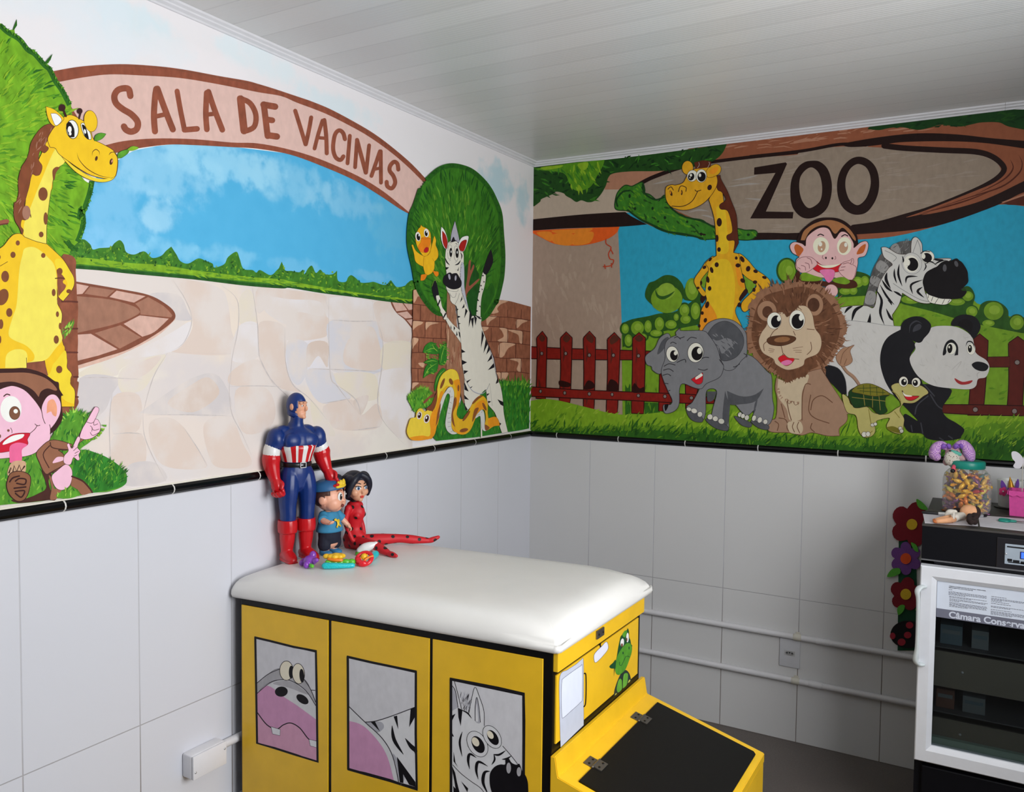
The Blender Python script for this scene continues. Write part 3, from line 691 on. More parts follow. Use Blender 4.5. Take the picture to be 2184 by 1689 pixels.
# --- monkey at the lower left, in the grass
m.f('C')
gr = "-500 1010* -420 930 -250 850 -60 820 100 800 280 780 400 660 470 530 520 480* 560 455 630 470 690 500 660 560 600 680 700 660 820 590* 700 700 625 765 760 790 880 850 960 920 986 970 960 1040 850 1085 720 1096 600 1122 430 1142 300 1164 100 1182 -60 1198* -480 1262*"
m.poly('g1', gr)
m.poly('g2', "620 770 760 790 880 850 960 920 986 975 950 1045 720 1096 620 1090 560 960")
m.strokes(['g1', 'g2', 'gl', 'g4'], 420, gr, lambda x, y: -75+30*math.sin(x*.2+y*.1), 12, 3, 41, .4)
m.strokes(['g2', 'g4', 'g1'], 160, "640 790 760 800 880 860 960 930 975 990 940 1040 720 1085 650 1060 600 900", lambda x, y: -70+30*math.sin(x*.2), 14, 3, 42, .4)
m.fringe(['g1', 'g2', 'g3'], "480 530 560 460 640 480 690 510", 16, 9, 5, -80, 43)
m.fringe(['g1', 'hl'], "650 690 740 670 800 600 820 560", 14, 7, 4, -90, 44)
m.lines('g3', "770 860 740 915; 770 870 720 820; 775 880 800 820; 765 880 735 850; 260 990 270 930; 275 1000 300 930; 880 930 890 890; 640 480 620 520; 660 470 640 530", 5, True)
m.poly('mh', "-350 640* -500 480 -480 350 -400 250 -240 170 -60 135 100 130 200 128 330 165 420 225 455 240 462 290 492 340* 475 350 480 420 485 520 440 600 385 650 380 725* 320 500* -60 700*")
m.poly('mb', "-390 350* -360 270 -220 200 -60 170 100 163 220 165 330 195 400 240 442 290 428 302 370 285 320 308 300 352* 260 302 190 260 90 232 -60 245 -200 235 -330 320*")
m.poly('pink', "-390 620 -440 480 -420 370 -360 350 -310 420 -250 340 -140 275 -60 310 50 275 110 268 190 300 260 370 310 440 324 478* 328 420 360 358 400 333 440 345 470 400 465 480 430 550 388 602* 386 680 322 740 270 786 200 810 100 820 -60 830 -220 800 -330 720", edge='dl', ew=3)
m.poly('ear', "362 480* 368 400 392 372 420 375 442 430 436 500 410 490 395 465")
m.lines('dl', "230 637 270 602 290 570; 270 560 290 575 312 570; 385 565 392 600 390 640; 320 440 335 520 352 560", 5)
m.ell('cw', -195, 452, 78, 98); m.ell('iris', -170, 480, 40, 50, 0, 'dl', 3); m.ell('cw', -162, 466, 17, 17); m.ell('cw', 85, 446, 82, 102); m.ell('iris', 114, 476, 40, 50, 0, 'dl', 3); m.ell('cw', 122, 462, 17, 17)
m.line('dl', "30 346 52 330 76 336", 9); m.ells('iris', "65 612 10 10;0 656 8 14"); m.line('dl', "82 590 92 610 92 632", 4)
m.poly('red', "-150 700 -60 762 10 700 100 642 210 632 232 640 212 680 212 722 130 760 -60 782", edge='dl', ew=3); m.poly('cw', "22 722 40 690 100 652 182 640 180 662 150 680 80 706")
m.poly('ton', "75 835 75 742 110 712 160 706 212 725 170 762 166 850 80 862")
m.poly('dl', "325 920 400 950 378 1000 400 1080 470 1072 432 1150 380 1152 200 1172 130 1172 90 1150 200 1140 300 1100 362 1050")
m.poly('mb', "380 960 410 1000 420 1060 475 1070 440 1140 390 1145 400 1060")
m.poly('mb', "285 792 320 742 380 695 450 690 560 722* 520 762 450 762 492 800 502 880 380 945 342 930 310 862", edge='dl', ew=5)
m.lines('dl', "390 705 400 740 450 755 520 760; 385 730 335 800 380 900; 500 880 380 945", 8)
m.poly('pink', "405 962 450 920 500 880 530 880 560 932 545 1030 490 1072 440 1060 410 1010", edge='dl', ew=3); m.poly('pink', "408 862 440 820 488 818 495 840 440 860")
m.poly('mb', "560 972* 640 1010 690 1060 716 1092* 640 1112 600 1070 550 1040*"); m.line('dl', "558 968 640 1003 695 1060 716 1092", 13)
m.poly('mb', "540 760* 640 668* 650 680 600 720 580 760", edge='dl', ew=4)
m.poly('pink', "620 662 640 600 672 545 702 490 735 435 752 430 766 442 764 465 742 520 760 530 778 570 770 622 720 666 670 680 640 676", edge='dl', ew=3)
m.lines('dl', "672 545 705 555 728 545 740 520; 728 548 730 570 760 560; 712 590 730 610 770 600; 700 625 720 650 768 628; 700 575 715 590 712 620", 4)
m.poly('pink', "498 862 500 810 532 770 522 725 536 714 556 752 588 690 606 660 622 678 600 740 622 772 610 800 616 832 602 842 570 820 545 875", edge='dl', ew=3)
m.lines('dl', "560 752 575 730; 570 770 600 742; 580 790 612 772; 575 812 600 800", 4)
m.poly('cuff', "60 960 72 890 110 850 190 850 202 890 190 940 120 960"); m.line('mh', "70 940 85 900 100 935 110 885 130 930 150 880 165 925 190 890", 12, False)
m.poly('fb', "60 1000 85 945 150 930 218 952 236 1000 216 1100 182 1150 130 1156 78 1110 55 1050", edge='mh', ew=6)
m.lines('mh', "120 1005 150 985 200 992 190 1030 130 1022; 118 1085 190 1080 165 1130 120 1100; 110 1060 200 1050; 75 1010 100 980 150 965", 12)
m.ell('g1', 525, 1110, 90, 30, -5)
m.strokes(['g1', 'g3'], 24, "440 1120 520 1070 600 1090 610 1120 480 1140", lambda x, y: -80, 8, 2.4, 46)
# --- right: brick pillars
m.f('K')
m.poly('rbk', "J: 165 1215* 262 1205* 330 1330 500 1560 700 1689* K: 560 150* 560 1000* 400 1090* 110 1050* 112 600* 125 130*")
m.poly('rbl', "J: 168 1232 258 1218 300 1290 305 1350 245 1320 205 1390 168 1420")
for s in ("128 150 250 160 235 190 190 210 150 240 128 260", "293 165 455 172 400 186 350 202 310 240 293 262", "118 372 195 376 182 420 140 470 118 505", "195 690 272 690 262 740 230 735", "120 945 200 945 150 990 118 1020"): m.poly('rbl', s)
m.lines('mor', "J: 165 1450 300 1462 400 1480; K: 125 140 300 150 560 160; K: 122 352 300 366 560 376; K: 115 556 200 552 300 556; K: 108 756 270 764; K: 110 930 250 932 395 940; K: 222 0 220 138; K: 420 0 416 150; K: 283 155 280 355; K: 490 165 485 370; K: 203 372 198 552; K: 385 372 384 420; K: 285 560 285 660; K: 190 766 192 925; J: 285 1465 280 1689", 9)
m.lines('mor', "J: 165 1215 162 1450 158 1689; K: 128 130 118 250 125 355 112 555 108 755 115 930 105 1060", 5)
m.poly('rbk', "J: 1340 1660* 1450 1500* 1540 1388 1720 1395 1900 1440 2090 1492* K: 1640 60* 1630 1000* 1240 1000* 1170 620* 1090 430* 1000 200* 1000 130*")
for s in ("J: 1540 1390 1720 1398 1600 1450 1540 1520 1560 1580 1440 1600 1480 1480", "1078 90 1205 88 1120 150 1080 205", "1458 132 1600 145 1530 180 1462 240", "1240 238 1340 258 1338 418 1215 402 1290 350 1270 280", "1350 262 1530 284 1530 432 1498 425 1480 330 1400 290", "1240 438 1442 444 1350 500 1290 602 1235 604", "1370 640 1515 638 1512 802 1460 770 1480 680", "1265 810 1352 820 1310 900 1262 945", "1200 815 1255 820 1252 950 1220 850", "1005 225 1100 232 1040 280"): m.poly('rbl', s)
m.lines('mor', "1070 80 1240 96 1400 105 1640 142; 1005 216 1240 225 1400 255 1638 286; 1088 412 1300 420 1450 436 1632 458; 1160 610 1300 628 1450 626 1628 634; 1190 800 1300 806 1450 802 1622 822; 1345 0 1340 98; 1520 0 1518 118; 1242 98 1240 218; 1455 132 1452 268; 1132 236 1130 404; 1345 262 1342 428; 1540 275 1535 445; 1238 430 1232 608; 1450 442 1444 622; 1330 634 1332 792; 1520 636 1516 806; 1260 812 1258 945; 1442 806 1438 920", 8)
# --- right: plants and grass
grs = "1235 960 1300 920 1450 925 1560 915 1628 985* 1620 1530* 1500 1555 1350 1578* 1300 1400 1290 1200"
m.poly('g2', grs); m.strokes(['g2', 'g4', 'g1', 'c1'], 230, grs, lambda x, y: -85, 14, 2.6, 51, .25)
m.fringe(['g1', 'gl', 'g2'], "1240 985 1300 960 1450 950 1560 950 1625 990", 55, 9, 2.4, -80, 52, .4)
m.lines('g3', "1370 1240 1372 1170; 1350 1270 1385 1200; 1480 1260 1475 1170; 1490 1290 1482 1220; 1410 1400 1412 1340; 1360 1290 1355 1230", 7, True)
g5 = "390 1650* 430 1480 460 1330 520 1150 590 1060 640 1150 720 1250 760 1160 820 1300 1000 1070 1060 1040 1090 1120 1110 1210 1190 1330 1240 1420 1268 1590* 1010 1632* 900 1648 640 1670 430 1690*"
m.poly('g2', g5); m.strokes(['g2', 'g4', 'g1'], 120, g5, lambda x, y: -85, 14, 2.6, 53, .3)
m.lines('g3', "740 1240 738 1180; 750 1260 760 1210; 1105 1320 1108 1260; 520 1220 530 1160; 500 1290 505 1240; 930 1580 935 1490; 920 1600 900 1550; 940 1600 960 1550; 1185 1600 1190 1540; 1175 1600 1160 1565; 1200 1600 1215 1560; 490 1500 485 1440; 510 1530 520 1480", 8, True)
bsh = "55 1130 100 1090 130 1060 190 1020 250 1000 340 1040 400 1112 350 1222 260 1272 200 1290 150 1320 110 1260"
m.poly('g1', bsh); m.strokes(['g1', 'gl', 'g2'], 70, bsh, lambda x, y: math.degrees(math.atan2(y-690.5, x-892)), 9, 2.4, 54, .4)
m.fringe(['g1', 'gl'], "60 1120 130 1058 190 1020 250 1000 340 1040", 22, 6, 3, -80, 55)
m.poly('bb', "260 1185 330 1120 400 1070 390 1130 340 1140 310 1180 270 1210")
# --- right: round tree crown
crown = "D: 1310 670 1400 590 1490 558 1590 570 1680 612 1780 712 1840 820 1880 930 1893 1080 1904 1250 1898 1400 1880 1500 1850 1620 E: 1850 335 1790 430 1735 475 1690 462* 1600 330 1500 300 1440 422* 1390 425 1330 372 1260 270 1232 190 D: 1230 1460 1212 1350 1180 1200 1175 1080 1190 940 1222 860 1262 740"
m.poly('c1', crown)
m.line('c3', crown.replace('*', ''), 60, True, False, False)
def crc(x, y, r):
    e = math.hypot((x-970)/101.0, (y-512)/156.0); d = r.random()
    if e > .85: return None
    if e > .78: return 'c4' if d < .6 else 'c3'
    if e > .7: return 'c3' if d < .6 else 'c1'
    return ('c2', 'c1', 'c1', 'c5', 'c3')[int(d*5)]
m.strokes(crc, 900, crown, lambda x, y: math.degrees(math.atan2(y-640, x-975)), 24, 3, 61, .18, .12)
m.fringe(['c4', 'c3'], crown, 150, 3.6, 4, -100, 62, .35, True, True)
m.f('J')
m.poly('c4', "1000 900 1060 790 1150 760 1210 900 1240 1010 1100 1250 1010 1300")
m.poly('bra', "1078 738 1108 740 1100 900 1148 800 1162 850 1104 1000 1082 1150 1222 1040 1240 1062 1062 1250 1032 1350 1008 1300 1050 1000 1062 850")
m.poly('c4', "1040 1400 1100 1232 1230 1112 1235 1300 1195 1660 1120 1680 1060 1560")
m.poly('c3', "1300 1180 1380 1200 1450 1100 1500 1250 1420 1450 1290 1660 1262 1640 1280 1400")
m.poly('wood', "J: 720 1240* 850 1460* K: 700 300* 745 430* 752 700 780 850 790 1000 800 1150 775 1205 740 1080 720 900 600 770* 555 770* 560 0*")
m.strokes(['bra', 'rbl', 'wood'], 60, "K: 565 10 690 20 740 430 770 800 700 800 570 740", lambda x, y: 92, 18, 1.8, 64, .08, .04)
m.lines('wd', "K: 600 0 610 200 600 400 605 700; K: 660 400 655 600 690 760; K: 700 430 705 650; K: 625 540 600 620 620 695 645 640 628 560; K: 625 605 620 630 632 640; K: 640 60 630 110 655 100", 5, True)
# leaves
m.f('K')
for s in ("255 548* 290 462 370 420 440 482 460 562 380 572 310 558", "465 562 480 482 556 428* 552 670 470 708", "264 682* 340 638 440 650 442 690 330 702", "258 882* 280 762 330 702 442 690 422 800 330 832", "402 985* 430 862 500 760 546 780 500 842 440 962 410 1052"): m.poly('g2', s, edge='g4', ew=3)
m.strokes(['g1', 'g2', 'gl'], 60, "270 560 300 460 380 430 550 440 540 680 440 700 400 800 280 860 300 760", lambda x, y: 20, 8, 2, 66, .6)
m.lines('g3', "270 545 380 500 450 540; 370 440 400 500 445 545; 480 690 500 580 535 460; 275 685 360 660 435 668; 270 870 330 760 435 692; 300 830 400 790; 415 970 460 850 530 780", 7, True)
# --- duck
m.f('J')
m.poly('dk', "138 482* 158 474* 210 580 332 662 400 640 450 560 500 362 512 335* 536 400 530 480 562 560 572 660 540 720 512 742* 505 870 462 940 380 972 345 900 330 832* 262 800 200 740 178 620", edge='dol', ew=4)
m.poly('dk', "280 190 292 155* 320 182 400 220 440 282 450 362 456 480 442 570 400 640 340 662 280 592 240 522 210 430 210 320 250 222", edge='dol', ew=5)
m.ell('cw', 243, 342, 42, 76, -8, 'dol', 3); m.ell('cw', 380, 282, 40, 70, -6, 'dol', 3); m.ell('bk', 248, 350, 29, 56, -8); m.ell('bk', 376, 290, 24, 46, -6); m.ell('cw', 258, 320, 9, 18); m.ell('cw', 384, 265, 8, 16)
m.poly('db', "250 502 290 432 302 370 352 350 440 372 450 420 422 520 412 580 360 602 300 592 268 570", edge='dol', ew=4); m.line('dol', "300 372 350 380 440 375", 5)
m.poly('dr', "338 572 370 520 412 528 402 590 360 604", edge='dol', ew=3)
m.lines('dol', "340 670 332 760 335 830; 400 650 440 600 455 500; 500 745 480 700", 4)
for s in ("365 960 385 978 345 1050 285 1062* 290 1000 300 968", "490 902 520 912 572 920 576 970 545 998* 510 960"): m.poly('db', s, edge='dol', ew=3)
# --- dancing zebra
m.poly('zw', "K: 485 0* 560 92 640 190 735 270* 750 440* 680 340 600 230 530 100 480 30", edge='zb', ew=3)
m.poly('zw', "J: 538 1310 580 1298 612 1380 640 1500 700 1590 722 1700* 670 1700* 600 1512 560 1420", edge='zb', ew=3)
m.poly('zw', "J: 1310 920 1352 990 1332 1150 1290 1300 1270 1450 1266 1668* 1195 1645* 1215 1400 1250 1200 1270 1080", edge='zb', ew=3)
m.poly('zw', "J: 720 480* 745 435 800 412 870 420 900 440 925 520 985 620 990 800 1000 1000 1000 1180 1020 1300 1060 1500 1105 1640* K: 1000 100 1002 200 1060 370 1100 500 1160 680 1200 870 1250 980 1280 1150 1296 1350 1345 1575* 1272 1592* 1232 1480 1180 1330 1090 1212 1070 1060 1060 1030 1000 1086 930 1180 870 1250 820 1305* 792 1200 782 1000 790 900 760 700 752 500 745 430 720 200 700 60 J: 890 1560 870 1480 800 1430 770 1380 760 1290 722 1230 702 1150 700 1050 710 950 698 850 690 700 700 560", edge='zb', ew=4)
m.line('zg', "K: 790 870 870 1020 940 1070 1000 1085 1060 1050 1110 960", 16, True, True); m.line('zln', "K: 785 880 865 1020 930 1072 1000 1086 1070 1040 1112 950", 5, True)
m.line('zln', "K: 1112 950 1130 1100 1145 1240", 3); m.line('zw', "K: 1000 1380 1005 1500 1008 1640", 22)
m.poly('zg', "J: 950 780 992 800 1000 1000 1002 1180 1062 1500 1098 1600* 1030 1450 960 1250 930 1000", edge='zln', ew=3)
m.fringe('zln', "J: 955 800 935 1000 960 1240 1030 1450", 26, 4, 1.2, 10, 67, .5)
m.poly('zgm', "J: 848 88* 872 190 918 400 895 440 870 412 790 425 778 382 800 250", edge='zb', ew=5); m.poly('zb', "J: 785 420 825 345 850 400 880 405 800 435")
m.poly('cw', "J: 628 182* 680 250 722 380 728 500 702 545 660 500 622 380 618 260", edge='zb', ew=5); m.poly('zr', "640 250* 690 312 722 420 716 520 692 532 650 430", edge='zb', ew=3)
m.poly('cw', "J: 905 480* 920 420 970 352 1062 334 1062 400 1030 500 992 580 940 578", edge='zb', ew=5); m.poly('zr', "960 422 1036 398 1022 490 986 578 930 562 918 500", edge='zb', ew=3)
m.lines('zln', "730 580 750 480 790 500 795 620 770 710 735 690 728 600; 835 600 850 500 890 520 905 640 880 740 840 700 832 610; 752 740 780 725; 850 765 880 745", 5)
m.ell('bk', 780, 602, 23, 76, 0); m.ell('bk', 882, 612, 26, 80, 0); m.ells('cw', "784 590 8 20;884 600 9 22")
m.lines('zb', "752 455 770 430 785 455; 850 460 875 452 880 480", 6)
m.poly('zb', "650 1062 670 992 730 942 770 930 800 950 832 942 880 945 922 1010 956 1080 950 1150 900 1192 820 1206 740 1182 670 1122"); m.ell('zgm', 756, 1000, 17, 48, -10); m.ell('zgm', 858, 1020, 15, 44, 4)
m.lines('zln', "690 1192 760 1230 880 1240 902 1200; 760 1262 800 1332 850 1330 868 1262; 920 1270 900 1350 850 1450; 770 1290 770 1380 800 1430", 5)
for s, w in (("688 690 715 760 762 810", 22), ("845 808 900 788 942 728", 22), ("935 600 960 650 952 720", 18)): m.line('zb', s, w, True, True)
for s in ("694 842* 752 846* 712 885* 700 880*", "835 878* 890 888* 916 835* 900 912* 885 890*"): m.poly('zb', s, False)
m.f('K')
for s in ("J: 966 1310* 968 1370* 928 1425*", "J: 998 1440* 1004 1500* 960 1522*", "J: 1022 1515* 1055 1560* 1000 1680*", "800 -10* 818 30* 790 108*", "858 -10* 885 80* 842 228*", "905 60* 948 110* 930 205*", "870 120* 910 100* 895 245*", "J: 600 1362* 612 1390* 572 1482* 558 1462*", "515 95* 542 40* 556 55* 522 112*",
          "750 510* 802 546* 755 558*", "755 648* 822 680* 760 712*", "778 782* 838 790* 782 834*", "815 922* 876 894* 822 948*", "785 930* 842 1056* 788 1032*", "860 1002* 896 984* 870 1014*", "785 1098* 846 1162* 790 1152*", "795 1230* 832 1290* 812 1300*",
          "1012 265* 1040 335* 1000 498*", "1062 380* 1085 450* 1032 562*", "1100 460* 1116 520* 1068 582*", "1140 565* 1142 632* 1080 678*", "1168 685* 1172 745* 1088 782*", "1212 880* 1226 938* 1190 958*", "1212 1155* 1284 1188* 1286 1242* 1252 1224*", "1075 1085* 1112 1080* 1078 1115*", "1090 1175* 1132 1182* 1095 1210*", "1232 1450* 1262 1468* 1240 1500*",
          "700 80* 735 95* 705 110*", "712 172* 742 180* 715 192*", "690 275* 700 330* 680 340*", "712 280* 732 300* 735 370* 720 340*", "612 200* 625 260* 608 235*", "650 210* 668 240* 650 275*", "J: 875 1520* 905 1530* 880 1560*", "J: 890 1640* 935 1645* 900 1670*",
          "J: 1290 970* 1325 975* 1300 1000*", "J: 1310 1070* 1335 1075* 1322 1105*", "J: 1262 1130* 1290 1140* 1268 1165*", "J: 1282 1190* 1305 1205* 1290 1225*", "J: 1240 1230* 1262 1245* 1240 1265*", "J: 1215 1350* 1245 1400* 1218 1395*", "J: 1262 1470* 1240 1480* 1268 1505*", "J: 1198 1545* 1230 1560* 1200 1575*", "J: 1200 1640* 1268 1665* 1240 1689*"): m.poly('zb', s, False)
m.line('zb', "J: 1200 1640 1250 1680 1275 1689", 14)
m.poly('zb', "J: 1308 912 1372 700 1438 545* 1462 640 1472 750 1432 860 1362 972*"); m.poly('zb', "J: 468 1150 500 1082 530 1060 560 1150 582 1295 542 1312 532 1405* 492 1300")
m.line('gl', "J: 470 1160 500 1078 528 1054 552 1100", 4)
# --- snake
m.f('K')
m.poly('sn', "380 1310* 430 1180 440 1000 480 870 540 800 620 765 690 800 722 900 735 1050 720 1180 690 1300 692 1370 740 1412 800 1390 850 1290 910 1180 980 1112 1040 1122 1085 1200 1085 1330 1096 1402* 1180 1380 1222 1420 1242 1492* 1170 1500 1100 1542 1050 1562 1028 1540 1062 1420 1050 1302 1010 1290 960 1340 920 1420 870 1540 800 1602 720 1602 650 1562 618 1480 640 1300 660 1150 640 1040 600 990 550 1030 510 1130 480 1300 450 1450 430 1502 400 1602 350 1650", edge='dol', ew=3)
m.poly('snl', "470 900 540 802 620 768 688 802 720 900 700 905 640 920 620 1000 560 980 500 1040 460 1150 440 1050")
m.poly('sno', "650 930 722 905 735 1050 720 1180 695 1280 680 1180 690 1040"); m.poly('sno', "480 1060 520 1090 480 1250 440 1420 410 1560 380 1400 420 1280"); m.line('sno', "640 1480 680 1560 740 1590 800 1580 850 1520", 18, True, True)
m.poly('sno', "1096 1402* 1180 1380 1222 1420 1242 1492* 1170 1500 1110 1515 1090 1450")
m.poly('sno', "930 1230 1000 1170 1050 1180 1060 1290 1010 1280 960 1330 900 1380")
m.poly('snw', "545 1060 580 1010 625 1000 652 1060 650 1150 630 1300 616 1480 640 1562 692 1592 630 1604 570 1562 545 1490 550 1400 578 1250 602 1130 590 1085 560 1090 520 1190 470 1350 440 1430 470 1230 510 1110", edge='zln', ew=3)
m.poly('snw', "950 1350 1010 1290 1040 1330 1050 1420 1050 1500 1112 1522* 1060 1562 1018 1540 1000 1450 988 1370 930 1400", edge='zln', ew=3)
m.lines('zln', "600 1070 606 1040; 595 1130 640 1120; 595 1190 625 1205; 580 1265 615 1275; 570 1330 605 1340; 575 1400 612 1390; 570 1450 612 1450; 575 1510 612 1500; 610 1575 640 1560; 470 1300 485 1320; 450 1400 462 1410; 1020 1290 1010 1330; 950 1360 985 1350", 4)
m.poly('yl' if False else 'snl', "48 1572 72 1460 100 1402 160 1388 170 1330 200 1280 240 1275 280 1312 330 1288 372 1312 385 1340 422 1420 420 1550 380 1640 280 1672 160 1682 90 1662", edge='dol', ew=3)
m.poly('sno', "372 1320 420 1300 432 1450 412 1580 370 1650 290 1672 340 1600 352 1540 340 1440"); m.poly('sno', "90 1640 180 1622 260 1622 342 1632 300 1672 200 1687 110 1677")
m.poly('snl', "50 1572 80 1450 120 1395 190 1400 242 1470 300 1500 350 1572 330 1632 250 1622 150 1632 80 1642")
for x, y, rx, ry, r in ((208, 1362, 32, 50, 12), (303, 1405, 38, 58, 14)):
    m.ell('cw', x, y, rx, ry, r, 'dol', 2); m.ell('mane', x, y, rx*.7, ry*.8, r); m.ell('bk', x, y, rx*.45, ry*.6, r); m.ell('cw', x-4, y-12, rx*.25, ry*.28, r)
m.poly('mane', "295 1280 360 1222 400 1130 440 1036* 432 1180 382 1300")
m.ells('sns', "505 952 18 72 22;615 928 24 44 -22;710 1010 12 42;812 1370 18 82 35;780 1553 56 24 -14;1045 1250 16 56 -25")
for s in ("662 1140 686 1150 680 1230 642 1330 650 1420 668 1515* 632 1460 620 1350", "915 1290 972 1268 930 1372 888 1445", "888 1202 950 1130 1030 1108 970 1152 905 1212", "418 1502* 440 1330 482 1205 470 1330 442 1450", "1050 1480 1112 1520 1060 1557"): m.poly('sns', s)
m.done('mural', wall_left, 'painted zoo gate scene with arch reading SALA DE VACINAS')
# ---------------------------------------------------------------- mural on the back wall: ZOO sign and animals
GR = .98
RC = dict(sky=(46, 160, 192, .08), tan=(166, 143, 126, .06), tan2=(186, 167, 148, .05), tan3=(174, 152, 134, .05), rim=(146, 86, 60, .08), rim2=(176, 124, 98, .06), dark=(36, 20, 17), board=(148, 132, 116, .08), bd2=(155, 140, 126, .08), bdl=(162, 154, 146, .04), grain=(84, 40, 28),
    f1=(34, 74, 26, .2), f2=(88, 144, 30, .2), f3=(140, 178, 40, .15), f4=(20, 50, 22, .2), f5=(58, 120, 34, .25), f6=(26, 62, 26), egg=(226, 92, 30, .06), egg2=(232, 134, 40, .06), crk=(186, 64, 36),
    b1=(44, 84, 28, .2), b2=(116, 154, 38, .14), b3=(138, 172, 56, .12), hill=(116, 156, 38, .12), gr=(124, 164, 36, .12), g1=(92, 138, 30, .2), g2=(46, 96, 26, .2), g3=(148, 182, 52, .12), g4=(32, 76, 24, .2),
    fr=(130, 28, 20, .15), fd=(44, 12, 10), fr2=(92, 32, 24, .12), bolt=(130, 118, 112),
    y1=(224, 166, 34, .08), y2=(228, 188, 38, .06), y3=(232, 148, 34, .06), mane=(92, 42, 26, .15), sp=(50, 24, 20), ol=(60, 34, 24), bk=(22, 18, 20), cw=(236, 233, 218, .02),
    mh=(38, 20, 18), mc=(166, 112, 72, .06), pink=(226, 182, 180, .03), ear=(192, 98, 44, .08), ec=(236, 233, 206, .02), iris=(192, 152, 122, .04), red=(206, 30, 42, .06), tg=(228, 122, 172, .06), brn=(74, 38, 24), pln=(140, 92, 92),
    zw=(208, 206, 200, .02), zm=(92, 90, 88, .25), zm2=(148, 146, 143, .15), zb=(22, 20, 24), zl=(128, 128, 128), zn=(88, 86, 90),
    pw=(206, 203, 198, .03), pb=(28, 27, 31, .1), pg=(62, 62, 68), pr=(164, 50, 50), pln2=(184, 180, 175), pw2=(199, 196, 190),
    lm=(110, 72, 50, .25), lm2=(150, 108, 82, .15), lm3=(86, 54, 38, .2), lf=(206, 182, 152, .03), lb=(164, 130, 106, .05), lc=(202, 182, 152, .04), lln=(112, 76, 56), le=(168, 128, 100, .06), nose=(92, 58, 38), nl=(150, 104, 68),
    el=(128, 128, 131, .05), ed=(84, 85, 89, .12), eln=(52, 50, 54), ew=(214, 211, 198), tn=(186, 176, 108, .06), tnd=(140, 128, 58), ts=(28, 60, 26, .15), tt=(122, 116, 36, .1))
m = Paint(*RP, RC, GR, rough=.55, pre='mural_back')
m.n = Vector((0, -1, 0)); m.k = 0.0
m.f('F')
# --- sky, pillar, log
m.poly('sky', "-60 700* 700 700* G: 3600 60* 3600 1560* F: -60 1700*", False)
m.poly('hill', "G: 2100 1650* 2500 1640 3000 1690 3600 1720* 3600 2300* 2100 2300*"); m.poly('gr', "I: 2200 1050* 3600 1080* 3600 1500* 2200 1412*"); m.poly('g1', "I: 2200 1100* 3600 1150* 3600 1500* 2200 1412*"); m.poly('g2', "I: 2200 1200* 3600 1250* 3600 1500* 2200 1412*")
m.poly('rim', "G: 2200 -80* 3600 -260* 3600 500* 2900 620 2200 720*"); m.poly('f6', "G: 2200 -80* 3600 -260* 3600 120* 3000 100 2600 150 2200 125*")
m.poly('tan', "-60 700* 790 790* 800 1000 812 1300 822 1600* H: 838 500 858 1050* -60 1050*")
m.strokes(['tan', 'tan3'], 120, "120 1050 700 1000 800 1600 H: 830 500 130 520", lambda x, y: 80, 30, 7, 70, .3)
m.poly('tan2', "60 350* 850 350* 960 560* 880 740* 500 757 135 792* 60 800*")
m.poly('rim2', "690 560* 715 470 740 430* 1000 405* 1320 380* 1300 420* 960 530* 800 560*")
m.poly('rim', "1000 400* 1620 120* G: -20 -60* 2300 -60* 2300 720* 1900 680 1500 830 1000 940 300 950* F: 1860 950 1400 920 1000 820 900 600*")
m.poly('rim2', "700 470* 740 432* 1000 402 1300 372* 1310 390* 1130 440 960 525* 820 560* 690 562*")
m.strokes(['rim', 'rim2'], 60, "1600 240 2184 80 G: 900 90 1500 100 700 180 200 260", lambda x, y: -8, 40, 3, 71, .1)
m.poly('board', "940 560* 1000 510 1150 450 1300 400 1500 360 1800 318 2184 290 G: 300 268 700 228 1000 235 1300 262 1600 278 1750 286 1880 330 1940 390 1930 440 1850 500 1650 600 1400 700 1200 780 1000 825 600 880 330 908 100 910 F: 1860 905 1600 862 1400 792 1200 702 1000 610")
m.strokes(['bd2', 'board', 'bd2'], 150, "1050 500 1800 340 G: 700 260 1600 300 1850 400 1300 720 600 860 100 890 F: 1700 840 1200 660", lambda x, y: -6, 46, 3.2, 72, .15, .1)
m.lines('bdl', "1060 520 1160 500 1230 485; 1680 490 1800 470 1880 450; 1650 540 1790 520 1900 515; 1780 630 1900 640 1960 650; 1340 740 1420 720 1500 730; 1440 760 1500 770 1540 790", 14, True)
m.lines('zl', "G: 430 520 480 510 540 520; G: 780 480 840 475 900 485; G: 1150 460 1260 440; G: 1190 520 1300 500", 8, True)
m.line('dark', "955 522 1050 472 1200 415 1320 378", 30); m.line('dark', "1480 352 1800 312 2184 272", 26); m.line('dark', "G: 0 306 400 262 700 210 900 216", 24)
m.poly('dark', "G: 700 206* 1000 155 1300 125 1600 133 1900 165 2300 195* 2300 268* 2100 238 1800 198 1500 186 1200 192 1070 206* 900 226 760 230")
m.line('dark', "G: 1040 222 1200 240 1500 256 1750 268 1880 306 1962 375 1962 430 1880 502 1700 592 1400 712 1200 772 1000 828 800 856", 44)
m.poly('dark', "G: 790 850* 1000 830 1200 770 1400 750 1700 680 1900 605 2126 495 2300 420* 2300 560* 2126 582 1900 690 1500 830 1200 882 820 910*")
m.poly('rim', "G: 1210 778 1330 735 1500 670 1700 590 1900 505 1990 420 1985 330 2060 400 2010 480 1800 590 1600 670 1400 735")
m.lines('grain', "G: 2084 292 2112 360 2082 440 1950 540 1700 622 1400 722; G: 2020 330 2040 400 1960 490 1750 600; G: 1310 750 1500 700 1700 640 1900 560", 12, True)
m.line('dark', "G: 0 932 200 926 380 920", 46); m.line('dark', "1860 922 2000 922 2184 930", 50)
m.poly('rim2', "G: 1950 660* 2126 596 2300 545* 2300 690* 2000 676*"); m.poly('grain', "G: 1960 668* 2126 610 2300 560* 2300 690* 2000 680*")
